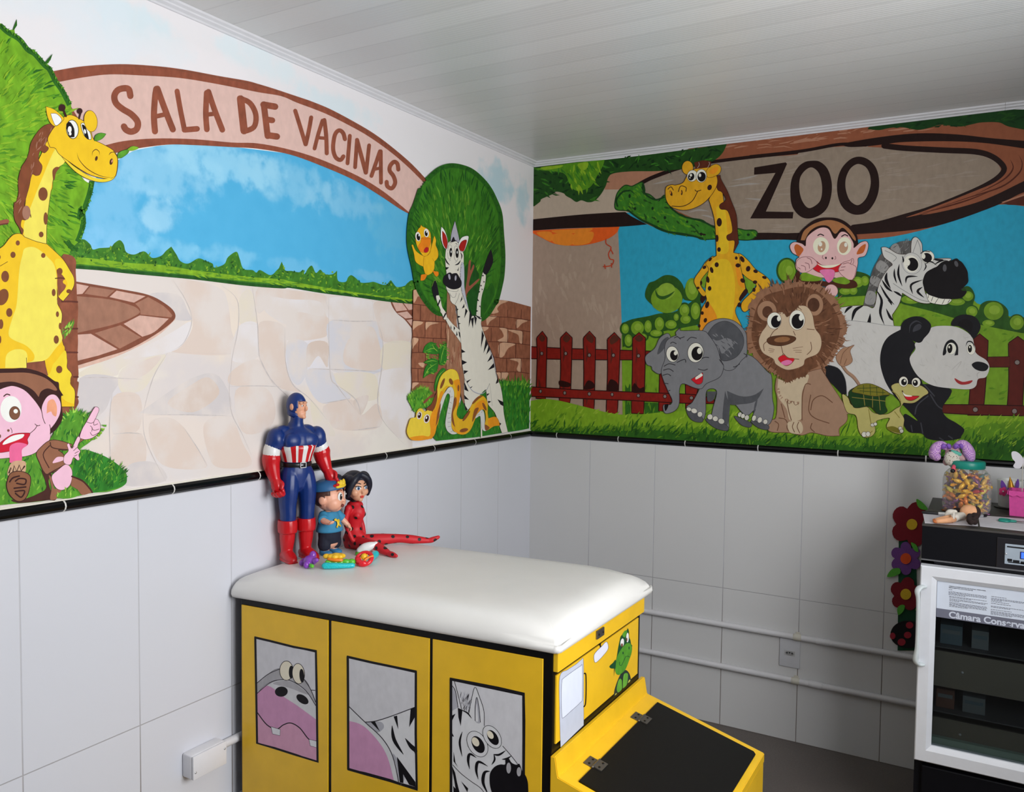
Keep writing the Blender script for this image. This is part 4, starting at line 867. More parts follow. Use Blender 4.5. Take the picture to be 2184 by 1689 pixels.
m.poly('dark', "60 800* 500 756 850 735* 900 770 1020 832* 800 850 400 862 60 885*")
m.poly('f6', "G: 910 92* 1000 55 1540 -20 1900 -60* 2300 -60* 2300 130* 2120 95 2000 70 1930 40 1800 40 1720 55 1640 72 1560 66 1480 58 1400 80 1300 98 1180 78 1080 84 1000 100")
m.strokes(['f6', 'f1', 'f4'], 60, "G: 930 90 1540 0 1900 -40 2200 60 1900 30 1640 60 1300 90", lambda x, y: -10, 18, 4, 73, .4)
# --- letters Z O O
m.poly('dark', "G: 32 390* 276 350* 286 362* 122 732* 336 736* 330 786* 0 786* 196 432* 30 446*", False)
m.f('G')
m.poly('dark', "475 338 540 345 600 400 632 500 630 600 600 700 540 760 460 786 390 770 330 700 312 600 322 480 370 390 420 350"); m.poly('board', "480 390 530 430 555 510 556 600 535 660 480 700 440 698 400 640 382 560 388 470 430 410")
m.poly('dark', "850 306 920 330 975 390 1000 480 995 580 960 670 900 740 820 757 750 730 700 670 675 570 682 470 715 390 780 325"); m.poly('board', "850 364 900 390 930 450 934 530 905 620 860 672 820 680 770 640 742 560 742 480 770 410 810 372")
# --- leaves along the top left
m.f('F')
lf = "100 385* 300 360 700 330 1300 255 1640 205* 1610 270 1560 322 1480 360 1300 400 1100 418 900 420 760 436 718 470 700 530 660 600 610 650 560 660 510 645 470 658 430 632 390 610 370 590 315 578 280 600 200 635 190 655 145 690* 100 700*"
m.poly('f1', lf); m.strokes(['f1', 'f5', 'f4'], 110, lf, lambda x, y: -15+40*math.sin(x*.05), 16, 4, 74, .5)
m.poly('f2', "150 400* 300 375 480 350 690 330* 675 380 640 440 590 530 540 560 480 572 430 545 410 500 380 440 300 420 220 415"); m.strokes(['f2', 'f5', 'f3'], 60, "180 390 480 350 670 345 600 500 500 565 430 520 380 430", lambda x, y: 70, 18, 4, 75, .4)
m.poly('f3', "480 365 560 350 550 400 510 408"); m.poly('f3', "200 388 360 372 340 392 230 408")
m.ells('f4', "268 505 11 13;370 528 10 16;592 572 10 16;785 378 12 14;946 380 10 13;1064 344 12 13;1272 334 10 12;450 600 9 9;293 556 7 7;418 525 8 9")
# --- leafy bough across the sign
bo = "772 690 782 620 802 575 850 532 900 540 945 520 982 510 998 560 1000 590 1040 605 1082 640 1110 655 1160 608 1200 690 1240 740 1290 760 1340 785 1440 800 1490 832 1540 850 1600 872 1720 868 1780 880 1850 880 1870 905 1820 948 1700 945 1580 940 1450 945 1400 925 1300 912 1180 890 1100 860 1050 830 990 805 950 780 905 742 860 722 790 716"
m.poly('f5', bo, edge='f6', ew=8); m.strokes(['f5', 'f2', 'f5', 'f1', 'f2'], 150, bo, lambda x, y: 35, 14, 4, 76, .5)
m.lines('f6', "790 690 782 640 830 580 880 570; 985 520 1000 590 1082 640 1150 620; 1200 700 1290 765 1440 805 1540 855; 870 720 950 780 1050 830 1180 888 1300 905 1450 940", 14)
m.ells('f4', "884 612 9 16;926 710 9 13;1062 708 9 13;1158 780 10 13;1105 810 9 9;1330 812 9 10;1440 908 11 13;1805 912 12 10")
m.lines('dark', "1430 905 1470 912", 12)
# --- orange smile-shaped nest and crack
m.poly('egg', "100 882* 400 866 806 850* 780 900 700 950 560 988 430 997 300 982 200 935")
for s in ("165 893 275 892 275 962 200 930", "285 910 440 905 430 992 300 978", "452 905 590 888 602 930 560 980 442 988", "280 880 440 870 590 862 560 888 430 902 330 902"): m.poly('egg2', s)
m.lines('crk', "700 945 702 982 740 1012 720 1060 732 1100 760 1110 742 1150 680 1160; 735 1020 755 1060; 690 1145 695 1175; 742 1135 745 1165", 8)
# --- bushes and lawn behind the fence
m.f('H')
m.poly('hill', "822 420* 950 330 1250 300 1450 360* 1800 400* I: 660 120* 900 80* 1100 60* 1700 60* 1760 170 1900 190 2010 270 2300 330* 2300 1100* H: 830 1050*")
def bush(c, base='b1', e=12):
    for t in c.split(';'):
        v = [float(z) for z in t.split()]; m.ell(base, v[0], v[1], v[2]+e, v[3]+e)
    for t in c.split(';'):
        v = [float(z) for z in t.split()]; m.ell('b2', v[0], v[1], v[2]-2, v[3]-2); m.ell('b3', v[0]+v[2]*.08, v[1]-v[3]*.12, v[2]*.55, v[3]*.5)
m.poly('b1', "822 330* 900 295 1030 270 1110 250 1250 230 1430 110* 1450 330* 1300 360 1100 400 920 480 830 510*")
bush("850 368 30 40;945 362 52 56;1027 350 30 50;1115 330 38 54;1205 335 46 36;1090 402 48 28;875 458 32 48;1310 225 40 50;1395 230 38 68;1318 295 42 36;1246 278 22 30;980 430 40 28")
m.poly('b1', "1005 120 1030 20 F: 1080 1270 1160 1226 1240 1240 1300 1310 H: 1300 130 1240 220 1160 250 1080 200"); m.ell('b2', 1172, 138, 122, 108); m.ell('b3', 1170, 75, 70, 62, -15); m.line('b1', "1082 60 1100 110 1140 128 1190 110 1235 75", 26, True, True); m.ell('b2', 1120, 180, 60, 40)
m.poly('b1', "1300 130 F: 1310 1330 1350 1270 1400 1262 1440 1330 H: 1440 150 1340 150"); m.ell('b2', 1368, 60, 52, 86); m.ell('b3', 1372, 45, 32, 55)
m.f('G')
bush("285 1190 70 88;300 1200 50 76"); m.poly('b1', "680 1400* 690 1260 800 1200 870 1205 930 1235 935 1290 890 1400*"); bush("740 1350 50 30;800 1345 34 36;830 1280 52 44;890 1270 34 40", 'b1', 6)
m.poly('b2', "680 1400* 900 1385* 880 1480* 690 1490*")
m.f('I')
m.poly('b1', "1150 90* 1400 160 1620 60 1700 40 1745 110 1730 190 1770 230 1790 180 1850 150 1940 165 2000 220 2010 280 2060 255 2130 280 2300 300* 2300 420* 2100 400 1800 350 1500 270 1300 215 1120 170*")
bush("1690 115 44 40;1600 160 70 30;1720 235 46 44;1890 230 78 72;2070 320 56 58;1850 325 50 28;2180 340 50 60;1250 140 80 36", 'b1', 8)
m.poly('hill', "1110 160* 1400 230 1600 290 1800 340 2100 400 2300 440* 2300 1100* 1100 1100*")
m.poly('b2', "1110 165 1300 215 1450 260 1400 400 1180 340 1100 280"); m.strokes(['hill', 'b2', 'g1'], 150, "1120 190 1500 290 2000 420 2184 460 2184 950 1500 950 1100 300", lambda x, y: -20, 16, 5, 77, .4)
# --- fence: red pickets at the left
m.f('H')
m.poly('g2', "850 800* 870 830 890 805 890 1040* 850 1040*"); m.poly('g2', "1000 940* 1120 945* 1120 1030* 1000 1030*"); m.strokes(['g2', 'g1'], 40, "860 850 1130 850 1300 960 1300 1010 860 1020", lambda x, y: -85, 14, 3, 78, .3)
for s in ("120 510* 400 524 900 540 1060 546* 1060 602* 900 606 500 604 60 596* 60 508*",): m.poly('fr', s, edge='fd', ew=7)
m.lines('fd', "250 565 330 560; 440 560 520 570; 620 570 700 572; 820 575 900 572", 8, True)
for s in ("165 440* 207 390* 240 440* 236 600 230 912* 160 906* 170 600", "350 440* 392 395* 435 440* 428 700 420 940* 340 930* 352 700", "528 440* 573 390* 616 440* 612 700 605 996* 528 986* 532 700", "714 450* 766 400* 809 450* 800 700 786 1026* 705 1021* 716 700", "910 442* 957 400* 1004 440* 1000 700 990 1026* 900 1021* 908 700", "1120 700* 1180 700* 1195 900 1190 1002* 1112 1006*", "1320 800* 1412 830* 1380 986* 1322 986*"):
    m.poly('fr', s, edge='fd', ew=7)
for x, y in ((180, 500), (370, 500), (550, 500), (740, 510), (935, 505), (180, 760), (365, 770), (550, 830), (735, 790), (930, 760)): m.line('fr2', "%d %d %d %d %d %d" % (x, y, x+6, y+60, x-4, y+130), 16, True, True)
for s in ("200 412 230 440 205 470 180 440", "392 412 425 440 395 475 365 445", "570 405 605 440 590 480 545 440", "765 415 800 450 745 490 730 455", "957 415 990 445 960 470 925 445"): m.poly('grain', s)
m.poly('fr', "60 818* 500 846 1100 870 1412 886 1540 922* 1540 946* 1300 942 900 922 500 906 60 886*", edge='fd', ew=7)
m.lines('grain', "250 860 350 850; 620 880 740 880; 780 870 860 890; 1000 895 1120 885", 9, True)
for s in ("340 770 420 790 415 820 345 815", "560 770 605 790 602 830 530 835", "715 800 740 760 790 790 790 850 712 845", "905 860 920 790 960 830 995 820 990 860"): m.poly('fd', s)
m.ells('bolt', "202 560 9 12;388 560 9 12;571 573 10 12;758 574 10 12;953 578 10 12;192 853 8 11;380 866 9 12;571 874 10 12;748 878 9 11;952 887 10 11;1158 893 11 12;1364 905 12 12", 'fd')
# fence at the right
m.f('I')
for s in ("1718 462* 1782 410* 1845 462* 1825 800 1802 1054* 1690 1054* 1712 800", "2008 480* 2078 430* 2145 480* 2120 800 2105 1072* 1990 1064* 2010 800"): m.poly('fr2', s, edge='fd', ew=7)
m.poly('fr2', "1845 590* 2015 586* 2015 664* 1840 664*", edge='fd', ew=5); m.poly('fr2', "2130 590* 2300 590* 2300 670* 2130 665*", edge='fd', ew=5)
m.poly('fr2', "1490 960* 1800 962 2300 975* 2300 1046* 1800 1034 1480 1018*", edge='fd', ew=7)
m.ells('bolt', "2073 629 18 17;1748 996 18 17;2052 1008 18 18", 'fd')
# --- grass in front
m.f('H')
m.poly('gr', "60 940* 200 914 300 920 400 940 500 965 600 990 720 1020 850 1036 1000 1030 1150 1015 1500 1002 1900 1020 I: 200 1000 700 1050 1500 1042 2300 1050* 2300 1416* H: 60 1166*")
m.poly('g1', "60 1120* 400 1125 800 1120 1200 1120 1600 1150 1900 1180 I: 250 1190 700 1200 1100 1195 1500 1190 1900 1100 2300 1080* 2300 1416* H: 60 1166*"); m.fringe(['g1', 'gr'], "60 1120 400 1125 800 1120 1200 1120 1600 1150 1900 1180 I: 250 1190 700 1200 1100 1195 1500 1190 1900 1100 2300 1080", 150, 10, 4, -60, 91, .4, False)
m.poly('g2', "60 1150* 400 1160 800 1160 1200 1160 1600 1200 2000 1230 I: 300 1250 700 1270 1100 1280 1500 1290 1800 1240 2300 1190* 2300 1416* H: 60 1166*"); m.fringe(['g2', 'g1'], "60 1150 400 1160 800 1160 1200 1160 1600 1200 2000 1230 I: 300 1250 700 1270 1100 1280 1500 1290 1800 1240 2300 1190", 190, 11, 4, -55, 92, .4, False)
m.strokes(['g1', 'gr', 'g3'], 330, "110 960 400 960 800 1050 1500 1030 I: 300 1050 1500 1080 2200 1070 2200 1280 600 1200 H: 800 1130 110 1110", lambda x, y: -50, 15, 3.4, 79, .4)
m.strokes(['g2', 'g1', 'g2'], 420, "100 1100 400 1120 800 1130 1200 1120 1700 1180 2184 1200 I: 700 1230 1500 1240 2200 1180 2200 1395 H: 100 1158", lambda x, y: -60+20*math.sin(x*.05), 17, 3.2, 80, .4)
m.strokes(['g4', 'g2', 'g2'], 260, "100 1150 800 1165 1500 1195 2184 1240 I: 700 1270 1500 1300 2200 1260 2200 1398 H: 100 1162", lambda x, y: -55+25*math.sin(x*.07), 15, 3.2, 81, .4)
m.lines('g2', "I: 700 1200 720 1150 760 1100; I: 740 1190 760 1140 780 1070; I: 1030 1220 1028 1190 1030 1165; I: 1480 1250 1530 1210; I: 1650 1240 1700 1210; I: 1720 1260 1760 1210 1790 1190; I: 1860 1260 1900 1220 1930 1190; I: 1980 1200 2020 1170", 8, True)
# --- giraffe
m.f('F'); OL = 'ol'
m.poly('b2', "1440 1245* 1495 1195* 1465 1330* 1440 1300"); m.poly('b2', "1765 1195* 1875 1290* 1812 1375* 1785 1310")
m.poly('sp', "1436 1395 1482 1352 1474 1410 1445 1445")
m.poly('y1', "1535 1078* 1480 1120 1440 1180 1388 1258 1400 1312 1450 1385 1475 1368 1430 1280 1515 1168*", edge=OL, ew=4); m.poly('y1', "1690 1072* 1738 1060 1800 1110 1860 1180 1925 1225 1972 1272 1962 1322 1872 1422 1780 1510 1756 1440 1870 1312 1790 1240 1700 1150", edge=OL, ew=4)
m.poly('y1', "1500 640* 1540 560 1570 480 1600 560 1622 680 1690 720 1702 850 1702 950 1690 1052* 1730 1062* 1752 1200 1782 1330 1762 1400 1702 1500 1752 1620 H: 1770 420* 1400 420* F: 1430 1640 1442 1500 1482 1420 1478 1300 1498 1180 1478 1130 1560 1075* 1556 950 1545 800 1520 700", edge=OL, ew=4)
m.poly('y2', "1540 1120 1640 1105 1690 1200 1702 1350 1680 1580 H: 1660 380* 1560 380* F: 1550 1520 1482 1400 1476 1320 1500 1200"); m.poly('y3', "1700 1120 1745 1200 1775 1320 1730 1300 1715 1230"); m.poly('y3', "1440 1520 1480 1440 1540 1500 1560 1580 1480 1640 1430 1650"); m.poly('y2', "1560 700 1620 700 1640 850 1650 1040 1570 1050 1580 950 1565 800")
m.poly('mane', "1538 470* 1560 455 1588 452* 1592 480 1640 570 1672 650 1712 760 1722 900 1730 975* 1690 1050* 1700 960 1650 955 1640 920 1684 880 1650 732 1592 712 1585 680 1632 640 1600 580 1568 560", edge='bk', ew=3)
m.poly('sp', "1735 1400 1782 1332 1802 1360 1745 1425")
m.poly('y1', "1163 578 1172 540 1212 525 1240 528 1300 508 1340 440 1400 400 1500 390 1555 450 1562 520 1520 600 1450 670 1360 712 1280 718 1205 692 1170 640", edge=OL, ew=4)
m.ell('y1', 1334, 392, 42, 52, 0, OL, 3); m.poly('y1', "1475 438 1500 392 1555 365 1592 392 1575 440 1505 468", edge=OL, ew=3); m.poly('y3', "1500 432 1525 398 1565 385 1570 410 1540 440")
m.ell('cw', 1370, 455, 38, 44, 20, OL, 3); m.ell('cw', 1440, 455, 40, 50, 5, OL, 3); m.ell('bk', 1362, 462, 24, 30, 20); m.ell('bk', 1443, 462, 32, 38, 5); m.ells('cw', "1360 450 9 11;1430 450 10 14;1352 470 5 6")
m.poly('mane', "1385 352* 1460 335 1518 345* 1512 388* 1398 402*"); m.lines('bdl', "1410 395 1425 370 1420 350; 1490 392 1505 360 1498 348", 4)
m.lines(OL, "1210 690 1300 690 1370 650 1412 575; 1440 565 1405 575 1390 562; 1180 560 1205 540 1225 568; 1262 580 1280 535 1322 545 1320 578", 6); m.ells('ol', "1205 590 10 22 -20;1288 585 7 20"); m.ells('y3', "1200 585 5 12;1283 582 4 11")
m.ells('sp', "1505 545 17 22 20;1580 815 20 33;1562 940 12 28;1578 1027 14 18;1560 1145 16 19;1521 1186 13 24 -15;1505 1329 14 18;1491 1260 13 26 -10;1486 1456 15 27 15;1736 1456 14 18;1472 1576 13 18 15;1725 1150 19 16;1804 1176 17 22 15;1712 1093 11 13;1758 1102 15 26 -30;1862 1196 18 13 20;1930 1244 18 11 20;1415 1325 12 10;1440 1285 8 16;1465 1165 16 12 -40;1510 1105 9 16 40;1762 1268 20 16 40;1858 1280 17 14;1448 1520 12 14;1425 1620 10 14;1850 1340 12 16")
# --- monkey pulling a face
m.f('G')
m.poly('mh', "362 970* 385 900 430 850 500 800 570 782 680 788 760 830 822 905 838 1010* 800 1015* 700 880 660 940 600 870 500 880 430 1000*", edge='mh', ew=3)
m.poly('mc', "392 955* 420 880 500 825 600 798 690 814 765 862 815 930 818 962* 795 940 720 858 660 905 610 852 540 842 470 880 430 955*"); m.line('mh', "430 960 470 890 540 850 610 858 655 935 705 882 760 905 805 975", 16)
m.poly('pink', "430 1000 440 935 500 880 560 856 612 872 655 945 702 892 752 902 800 975 805 1015 855 975 900 964 916 1000 892 1072 838 1092 832 1150 792 1262 640 1242 540 1242 372 1192 358 1112 382 1082 330 1052 310 1000 342 970 400 982", edge=OL, ew=4)
m.poly('ear', "342 1015 362 985 412 1020 400 1055 370 1080"); m.poly('ear', "826 1060 852 1010 897 985 882 1045 850 1062")
m.ell('ec', 550, 1000, 62, 70); m.ell('ec', 730, 1000, 56, 70, 8); m.ell('iris', 555, 1005, 30, 44, 12); m.ell('iris', 725, 1010, 34, 46, 15); m.ells('cw', "545 985 14 18;742 990 12 17;555 1025 6 8")
m.lines('mh', "525 918 545 908 570 918; 710 925 735 912 758 922", 8); m.ells('mh', "588 1092 7 9;638 1095 7 9"); m.lines('pln', "565 1072 560 1090 572 1102; 660 1078 665 1095 655 1105", 4)
m.poly('red', "478 1160 515 1118* 560 1150 650 1150 722 1135* 695 1192 640 1202 540 1205", edge=OL, ew=3); m.poly('ec', "512 1130 560 1150 650 1146 702 1138 640 1166 565 1166")
m.poly('tg', "540 1192 600 1180 652 1190 648 1245 612 1282 578 1240", edge='pln', ew=2)
m.poly('pink', "362 1122 400 1090 470 1088 518 1130 500 1160 440 1202 390 1202 365 1165", edge='pln', ew=4); m.lines('pln', "440 1090 470 1105 480 1140; 425 1130 455 1140 460 1175; 395 1150 425 1160 430 1190; 372 1165 390 1180", 5)
m.poly('pink', "688 1182 722 1130 770 1115 795 1098 802 1120 795 1145 822 1172 790 1262 722 1232", edge='pln', ew=4); m.lines('pln', "790 1145 760 1130 720 1140; 790 1105 780 1135; 705 1165 740 1160; 695 1190 730 1185", 5)
m.poly('brn', "338 1272 352 1220 375 1195 420 1240 600 1275 790 1262 832 1312 760 1330 600 1315 400 1302"); m.poly('b2', "388 1232 420 1205 500 1230 560 1250 520 1272 400 1268"); m.poly('b2', "640 1258 720 1240 775 1275 740 1297 660 1282")
m.ell('pink', 630, 1348, 50, 48, 40, 'pln', 3)
m.poly('tg', "575 1230 620 1205 650 1215 640 1255 612 1284 585 1262")
# --- zebra
m.poly('zm', "878 1462* 900 1372 925 1290 940 1220 962 1160 990 1110 1020 1060 1090 1010 1130 980 1180 962 1262 958* 1255 1060 1180 1080 1130 1140 1060 1195 1010 1282 970 1372 965 1475*")
for s in ("890 1440 915 1350 975 1370 960 1450", "930 1280 950 1230 1020 1265 1000 1320", "975 1170 1010 1110 1075 1160 1040 1210", "1090 1015 1140 980 1170 1060 1130 1110"): m.poly('zm2', s)
m.strokes(['zm', 'zm2', 'zl'], 70, "885 1450 930 1290 1000 1110 1180 970 1250 970 1180 1070 1060 1190 980 1370", lambda x, y: -60, 10, 1.4, 82, .4)
m.poly('zw', "1020 1012* 1060 1012 1150 1062 1250 1062* 1255 960 1288 932 1330 980 1340 1052 1400 1040 1432 1100* 1560 1100 1480 1150 1400 1200 1350 1290 1360 1370 1400 1440 1300 1432 1180 1362* 1155 1450 1100 1535* 1115 1620* 1020 1615 740 1582* 690 1480* 800 1465 900 1465 965 1472 1000 1300 1070 1180 1105 1140 1040 1085", edge=OL, ew=4)
m.lines('zl', "1045 1035 1100 1060 1135 1090 1110 1120; 1300 955 1320 1010 1325 1055; 1260 1060 1300 950; 1420 1430 1330 1420 1200 1350 1110 1290", 4)
m.ell('zw', 1255, 1135, 75, 82, -20, 'zl', 3); m.ell('cw', 1250, 1138, 58, 66, -20); m.ell('bk', 1258, 1142, 47, 52, -15); m.ell('cw', 1222, 1128, 20, 26); m.ell('cw', 1215, 1160, 9, 7)
m.ell('cw', 1378, 1085, 50, 48, 25, 'zl', 3); m.ell('bk', 1372, 1090, 40, 36, 25); m.ell('cw', 1346, 1080, 14, 20); m.line('bk', "1322 1060 1350 1040 1395 1045", 6)
m.poly('bk', "1340 1290 1350 1235 1372 1200 1420 1172 1450 1158 1480 1130 1520 1112 1550 1116 1600 1096 1625 1112 1650 1132 1685 1190 1692 1240 1690 1285 1640 1340 1682 1352 1640 1402 1550 1412 1450 1402 1372 1362")
m.poly('cw', "1368 1368 1395 1382 1480 1408 1562 1415 1522 1452 1452 1450 1390 1430", edge='bk', ew=3); m.lines('bk', "1420 1392 1405 1430; 1462 1402 1432 1450; 1510 1412 1490 1452; 1385 1378 1380 1405; 1550 1415 1535 1440", 4)
m.ell('zn', 1510, 1170, 15, 28, 0); m.ell('zn', 1600, 1138, 14, 24, -20); m.line('pg', "1635 1335 1665 1330 1680 1345", 4)
for s, w in (("975 1335 1020 1420 1010 1520 1042 1612", 22), ("1008 1300 1060 1390 1118 1455", 17), ("1022 1262 1060 1320 1105 1355", 20), ("1062 1205 1055 1260 1090 1332", 24), ("1120 1175 1120 1230 1138 1290", 15), ("1158 1140 1150 1220 1180 1312", 18), ("1208 1290 1220 1240 1300 1236", 17), ("1262 1372 1250 1300 1340 1262", 17), ("1350 1400 1300 1352 1338 1318", 20), ("1112 1350 1150 1370 1178 1392", 18), ("1055 1485 1085 1550 1112 1580", 20), ("732 1522 760 1485 795 1468", 20), ("788 1585 815 1500 880 1462", 26), ("1065 1415 1090 1440 1100 1460", 12), ("1355 1130 1365 1160 1345 1195", 10), ("1420 1102 1460 1108 1500 1105", 16), ("1450 1150 1400 1120 1360 1140", 10), ("1520 1108 1470 1120 1430 1145", 12), ("1180 1075 1190 1110 1185 1130", 12)): m.line('zb', s, w, True, True)
m.poly('zb', "932 1520* 938 1560 936 1602* 905 1600*")
# --- panda
m.f('I')
m.poly('pb', "552 672 575 645 610 640 680 670 738 760 762 850 735 880 722 888* 650 810 590 750")
m.poly('pw', "560 640* 640 560 742 302* 900 318 1050 342 1185 352* 1100 600 1130 890* 1060 855 900 800 800 850 752 892* 740 760 680 670", edge='zl', ew=3)
m.strokes(['pw', 'pw2'], 60, "780 360 1050 380 1000 760 780 750", lambda x, y: 60, 22, 2, 83, .4)
m.poly('pb', "1172 372* 1250 450 1285 500 1240 590 1262 682 1322 750 1340 798* 1400 800 1550 832 1555 882 1492 982 1522 1052 1602 1100 1662 1150 1640 1200 1622 1222 1500 1238 1380 1222 1332 1182 1240 1172 1196 1120 1190 1052 1212 1030 1302 1082 1180 952 1120 892* 1050 780 1010 642 1020 522 1070 432")
m.lines('pg', "1280 1030 1300 960 1380 890; 1350 800 1430 890; 1250 1120 1258 1165; 1325 1100 1340 1180; 1400 880 1450 960 1490 990; 1470 1215 1500 1235; 1540 1200 1570 1220", 10)
m.poly('pw', "1280 482 1330 440 1400 362 1500 345 1620 360 1722 432 1750 552 1832 612 1857 670 1830 742 1770 758 1752 812 1702 837 1580 832 1430 812 1330 760 1270 690 1238 600 1282 530")
m.strokes(['pw', 'pw2', 'pw'], 70, "1320 480 1600 390 1700 460 1720 700 1500 790 1330 700", lambda x, y: 30+60*math.sin(x*.05+y*.08), 14, 2, 84, .5)
m.poly('pb', "1168 372 1190 310 1262 274 1342 280 1402 332 1392 392 1350 442 1330 470 1300 476 1250 452 1200 422"); m.line('pg', "1235 400 1245 340 1290 308 1335 330", 12, True, True); m.poly('pg', "1262 390 1275 350 1310 330 1330 345 1320 370 1290 385")
m.poly('pb', "1562 342 1580 290 1652 258 1742 274 1788 340 1772 400 1732 442 1690 392 1620 350"); m.poly('bk', "1615 340 1640 300 1700 300 1730 345 1710 390 1680 370")
m.poly('pb', "1495 572 1505 510 1530 465 1572 453 1612 500 1614 572* 1585 576* 1598 520 1560 478 1530 500 1520 560"); m.ell('cw', 1560, 522, 38, 45, 0, 'zl', 2); m.ell('bk', 1550, 522, 20, 36, 5); m.ell('cw', 1545, 510, 6, 10)
m.ell('cw', 1715, 525, 32, 44, 0, 'zl', 2); m.ell('bk', 1706, 522, 16, 30, 0); m.ell('cw', 1705, 510, 5, 9); m.line('pb', "1672 505 1690 468 1725 475 1745 525", 10, True, True)
m.poly('pb', "1720 648 1742 628 1775 623 1822 635 1850 660 1832 692 1790 697 1745 680"); m.poly('pr', "1588 752 1650 780 1725 768 1702 795 1640 802 1602 782"); m.lines('pln2', "1560 690 1640 620 1600 690; 1770 758 1762 720 1790 700; 1410 730 1400 760", 7, True)
# --- lion
lm = "0 230 -10 180 40 130 60 90 100 60 150 50 200 22 240 35 300 -20 330 10 400 0 430 25 500 20 560 40 600 90 645 112 690 182 700 230 732 282 752 380 725 420 725 480 690 520 662 560 640 610 600 640 560 690 520 705 450 740 400 730 290 785 250 740 220 732 160 700 100 662 40 610 20 560 -10 540 -32 450 -25 390 -10 330"
m.poly('lm2', lm); m.poly('lm', "60 180 120 110 250 70 400 40 520 80 620 170 690 300 690 420 640 540 560 640 430 700 290 720 180 680 90 600 30 500 10 400 30 270")
def lmc(x, y, r):
    e = math.hypot((x-1700)/100.0, (y-705)/108.0); d = r.random()
    if e > .9: return 'lm2' if d < .7 else 'lm'
    return ('lm', 'lm3', 'lm', 'lm2')[int(d*4)]
m.strokes(lmc, 420, lm, lambda x, y: math.degrees(math.atan2(y-705, x-1698)), 16, 2.6, 85, .25)
m.fringe('lm2', lm, 80, 3.8, 6, -100, 86, .35, True, True)
m.ell('le', 130, 230, 74, 78, 0, 'lln', 3); m.ell('lm3', 134, 238, 40, 46); m.ell('le', 500, 182, 66, 84, 0, 'lln', 3); m.ell('lm3', 492, 182, 46, 54)
m.poly('lf', "128 342 150 262 240 240 270 258* 295 275 380 188* 440 198 482 260 502 362 542 420 552 492 520 562 430 602 410 652 330 682 270 682 200 642 178 600 98 552 68 470 88 400", edge='lln', ew=3)
m.fringe('lm', "240 225 300 255 390 170", 9, 5, 5, 95, 87); 
m.ell('cw', 187, 305, 54, 64, 8, 'lln', 3); m.ell('bk', 200, 312, 38, 48, 8); m.ell('cw', 222, 290, 14, 20); m.ell('cw', 364, 300, 60, 76, 0, 'lln', 3); m.ell('bk', 368, 310, 47, 58); m.ell('cw', 395, 282, 17, 24)
m.lines('lln', "130 260 180 238 240 250; 312 240 370 205 400 225; 215 365 180 390 150 440; 335 385 350 420; 240 500 255 560; 110 540 105 490 140 460; 470 470 475 530 440 570; 440 370 500 375; 258 560 300 595 380 605; 258 560 230 605", 5)
m.lines('lln', "145 520 190 530; 140 535 185 540; 150 550 180 548; 330 520 410 508; 335 535 400 535; 350 550 400 552", 3)
m.poly('nose', "130 460 160 432 260 420 340 430 352 452 312 480 240 499 160 490", edge='ol', ew=3); m.ell('nl', 248, 452, 62, 21, -5)
m.poly('red', "218 602 262 572 292 595 342 602 312 642 270 652", edge='lln', ew=3); m.poly('tg', "240 630 285 610 325 620 310 642 270 652")
m.poly('lb', "205 750* 290 785* 455 705 550 680* 600 760 645 830 722 950 752 1042 742 1092 690 1142 692 1197* 600 1197 480 1172 400 1192 300 1172 150 1162 138 1080 200 1062 212 920 196 830", edge='lln', ew=4)
m.poly('lc', "218 755* 290 788* 445 722 440 792 402 862 400 1000 395 1070 310 1080 282 990 220 902 212 830"); m.fringe('lb', "215 830 240 900 300 930 390 945", 12, 5, 4, 90, 88); m.lines('lln', "285 910 300 950 330 930 350 960 380 945", 4)
m.poly('lm', "200 700 300 700 450 660 430 735 340 750 290 788* 250 750"); m.fringe('lm', "210 720 250 750 290 780 350 750 440 730", 16, 5, 5, 90, 89)
m.lines('lln', "470 880 455 1000 500 1060 615 1102; 470 800 430 800 405 900 402 1080; 470 1000 490 920 560 888 640 942; 220 1060 270 1070 290 1100; 285 930 300 1010 320 1080; 240 950 270 1060; 190 1085 220 1110 210 1160; 330 1090 320 1130 340 1170; 370 1085 360 1130 385 1175; 480 1100 470 1140 500 1170; 300 1090 285 1130 300 1165", 7)
m.poly('lc', "290 1100 340 1085 390 1090 410 1140 390 1182 310 1172")
m.lines('lln', "340 1092 328 1130 345 1172; 378 1090 365 1130 385 1178", 6)
m.line('lb', "715 650 750 700 810 750 870 850 882 930 845 990 755 1018", 24); m.lines('lln', "705 655 745 710 805 762 860 850 870 930 835 985 755 1008", 4)
m.poly('le', "668 582 720 520 760 512 808 494* 775 540 792 620 732 658 690 642", edge='lln', ew=3); m.lines('lln', "700 640 720 560 770 510; 730 650 750 600", 4)
# --- elephant
m.f('H')
m.poly('el', "1200 430* 1178 405 1120 440 1080 520 1010 580 1018 642 1055 660 1065 690 1120 717 1150 655 1162 540", edge='eln', ew=4); m.poly('ed', "1182 430 1130 470 1098 562 1130 548 1182 475")
m.poly('el', "1450 790 1600 640 1800 570 1950 700 1985 742 1990 900 2002 1000 1962 1112 1840 1082 1862 990 1800 1040 1752 1010 1700 950 1662 955 1652 1080 1642 1152 1520 1110 1530 1000 1562 850 1480 850 1472 1020 1440 1075 1330 985 1372 940 1422 850", edge='eln', ew=4)
m.poly('ed', "1640 850* 1750 892 1850 882 1926 830* 1862 930 1740 955 1660 950"); m.poly('ed', "1625 850* 1640 900 1665 955* 1645 1112 1605 1062"); m.poly('ed', "1485 855* 1560 855* 1535 920 1490 930"); m.poly('ed', "1880 900* 1870 960 1845 1030* 1855 950")
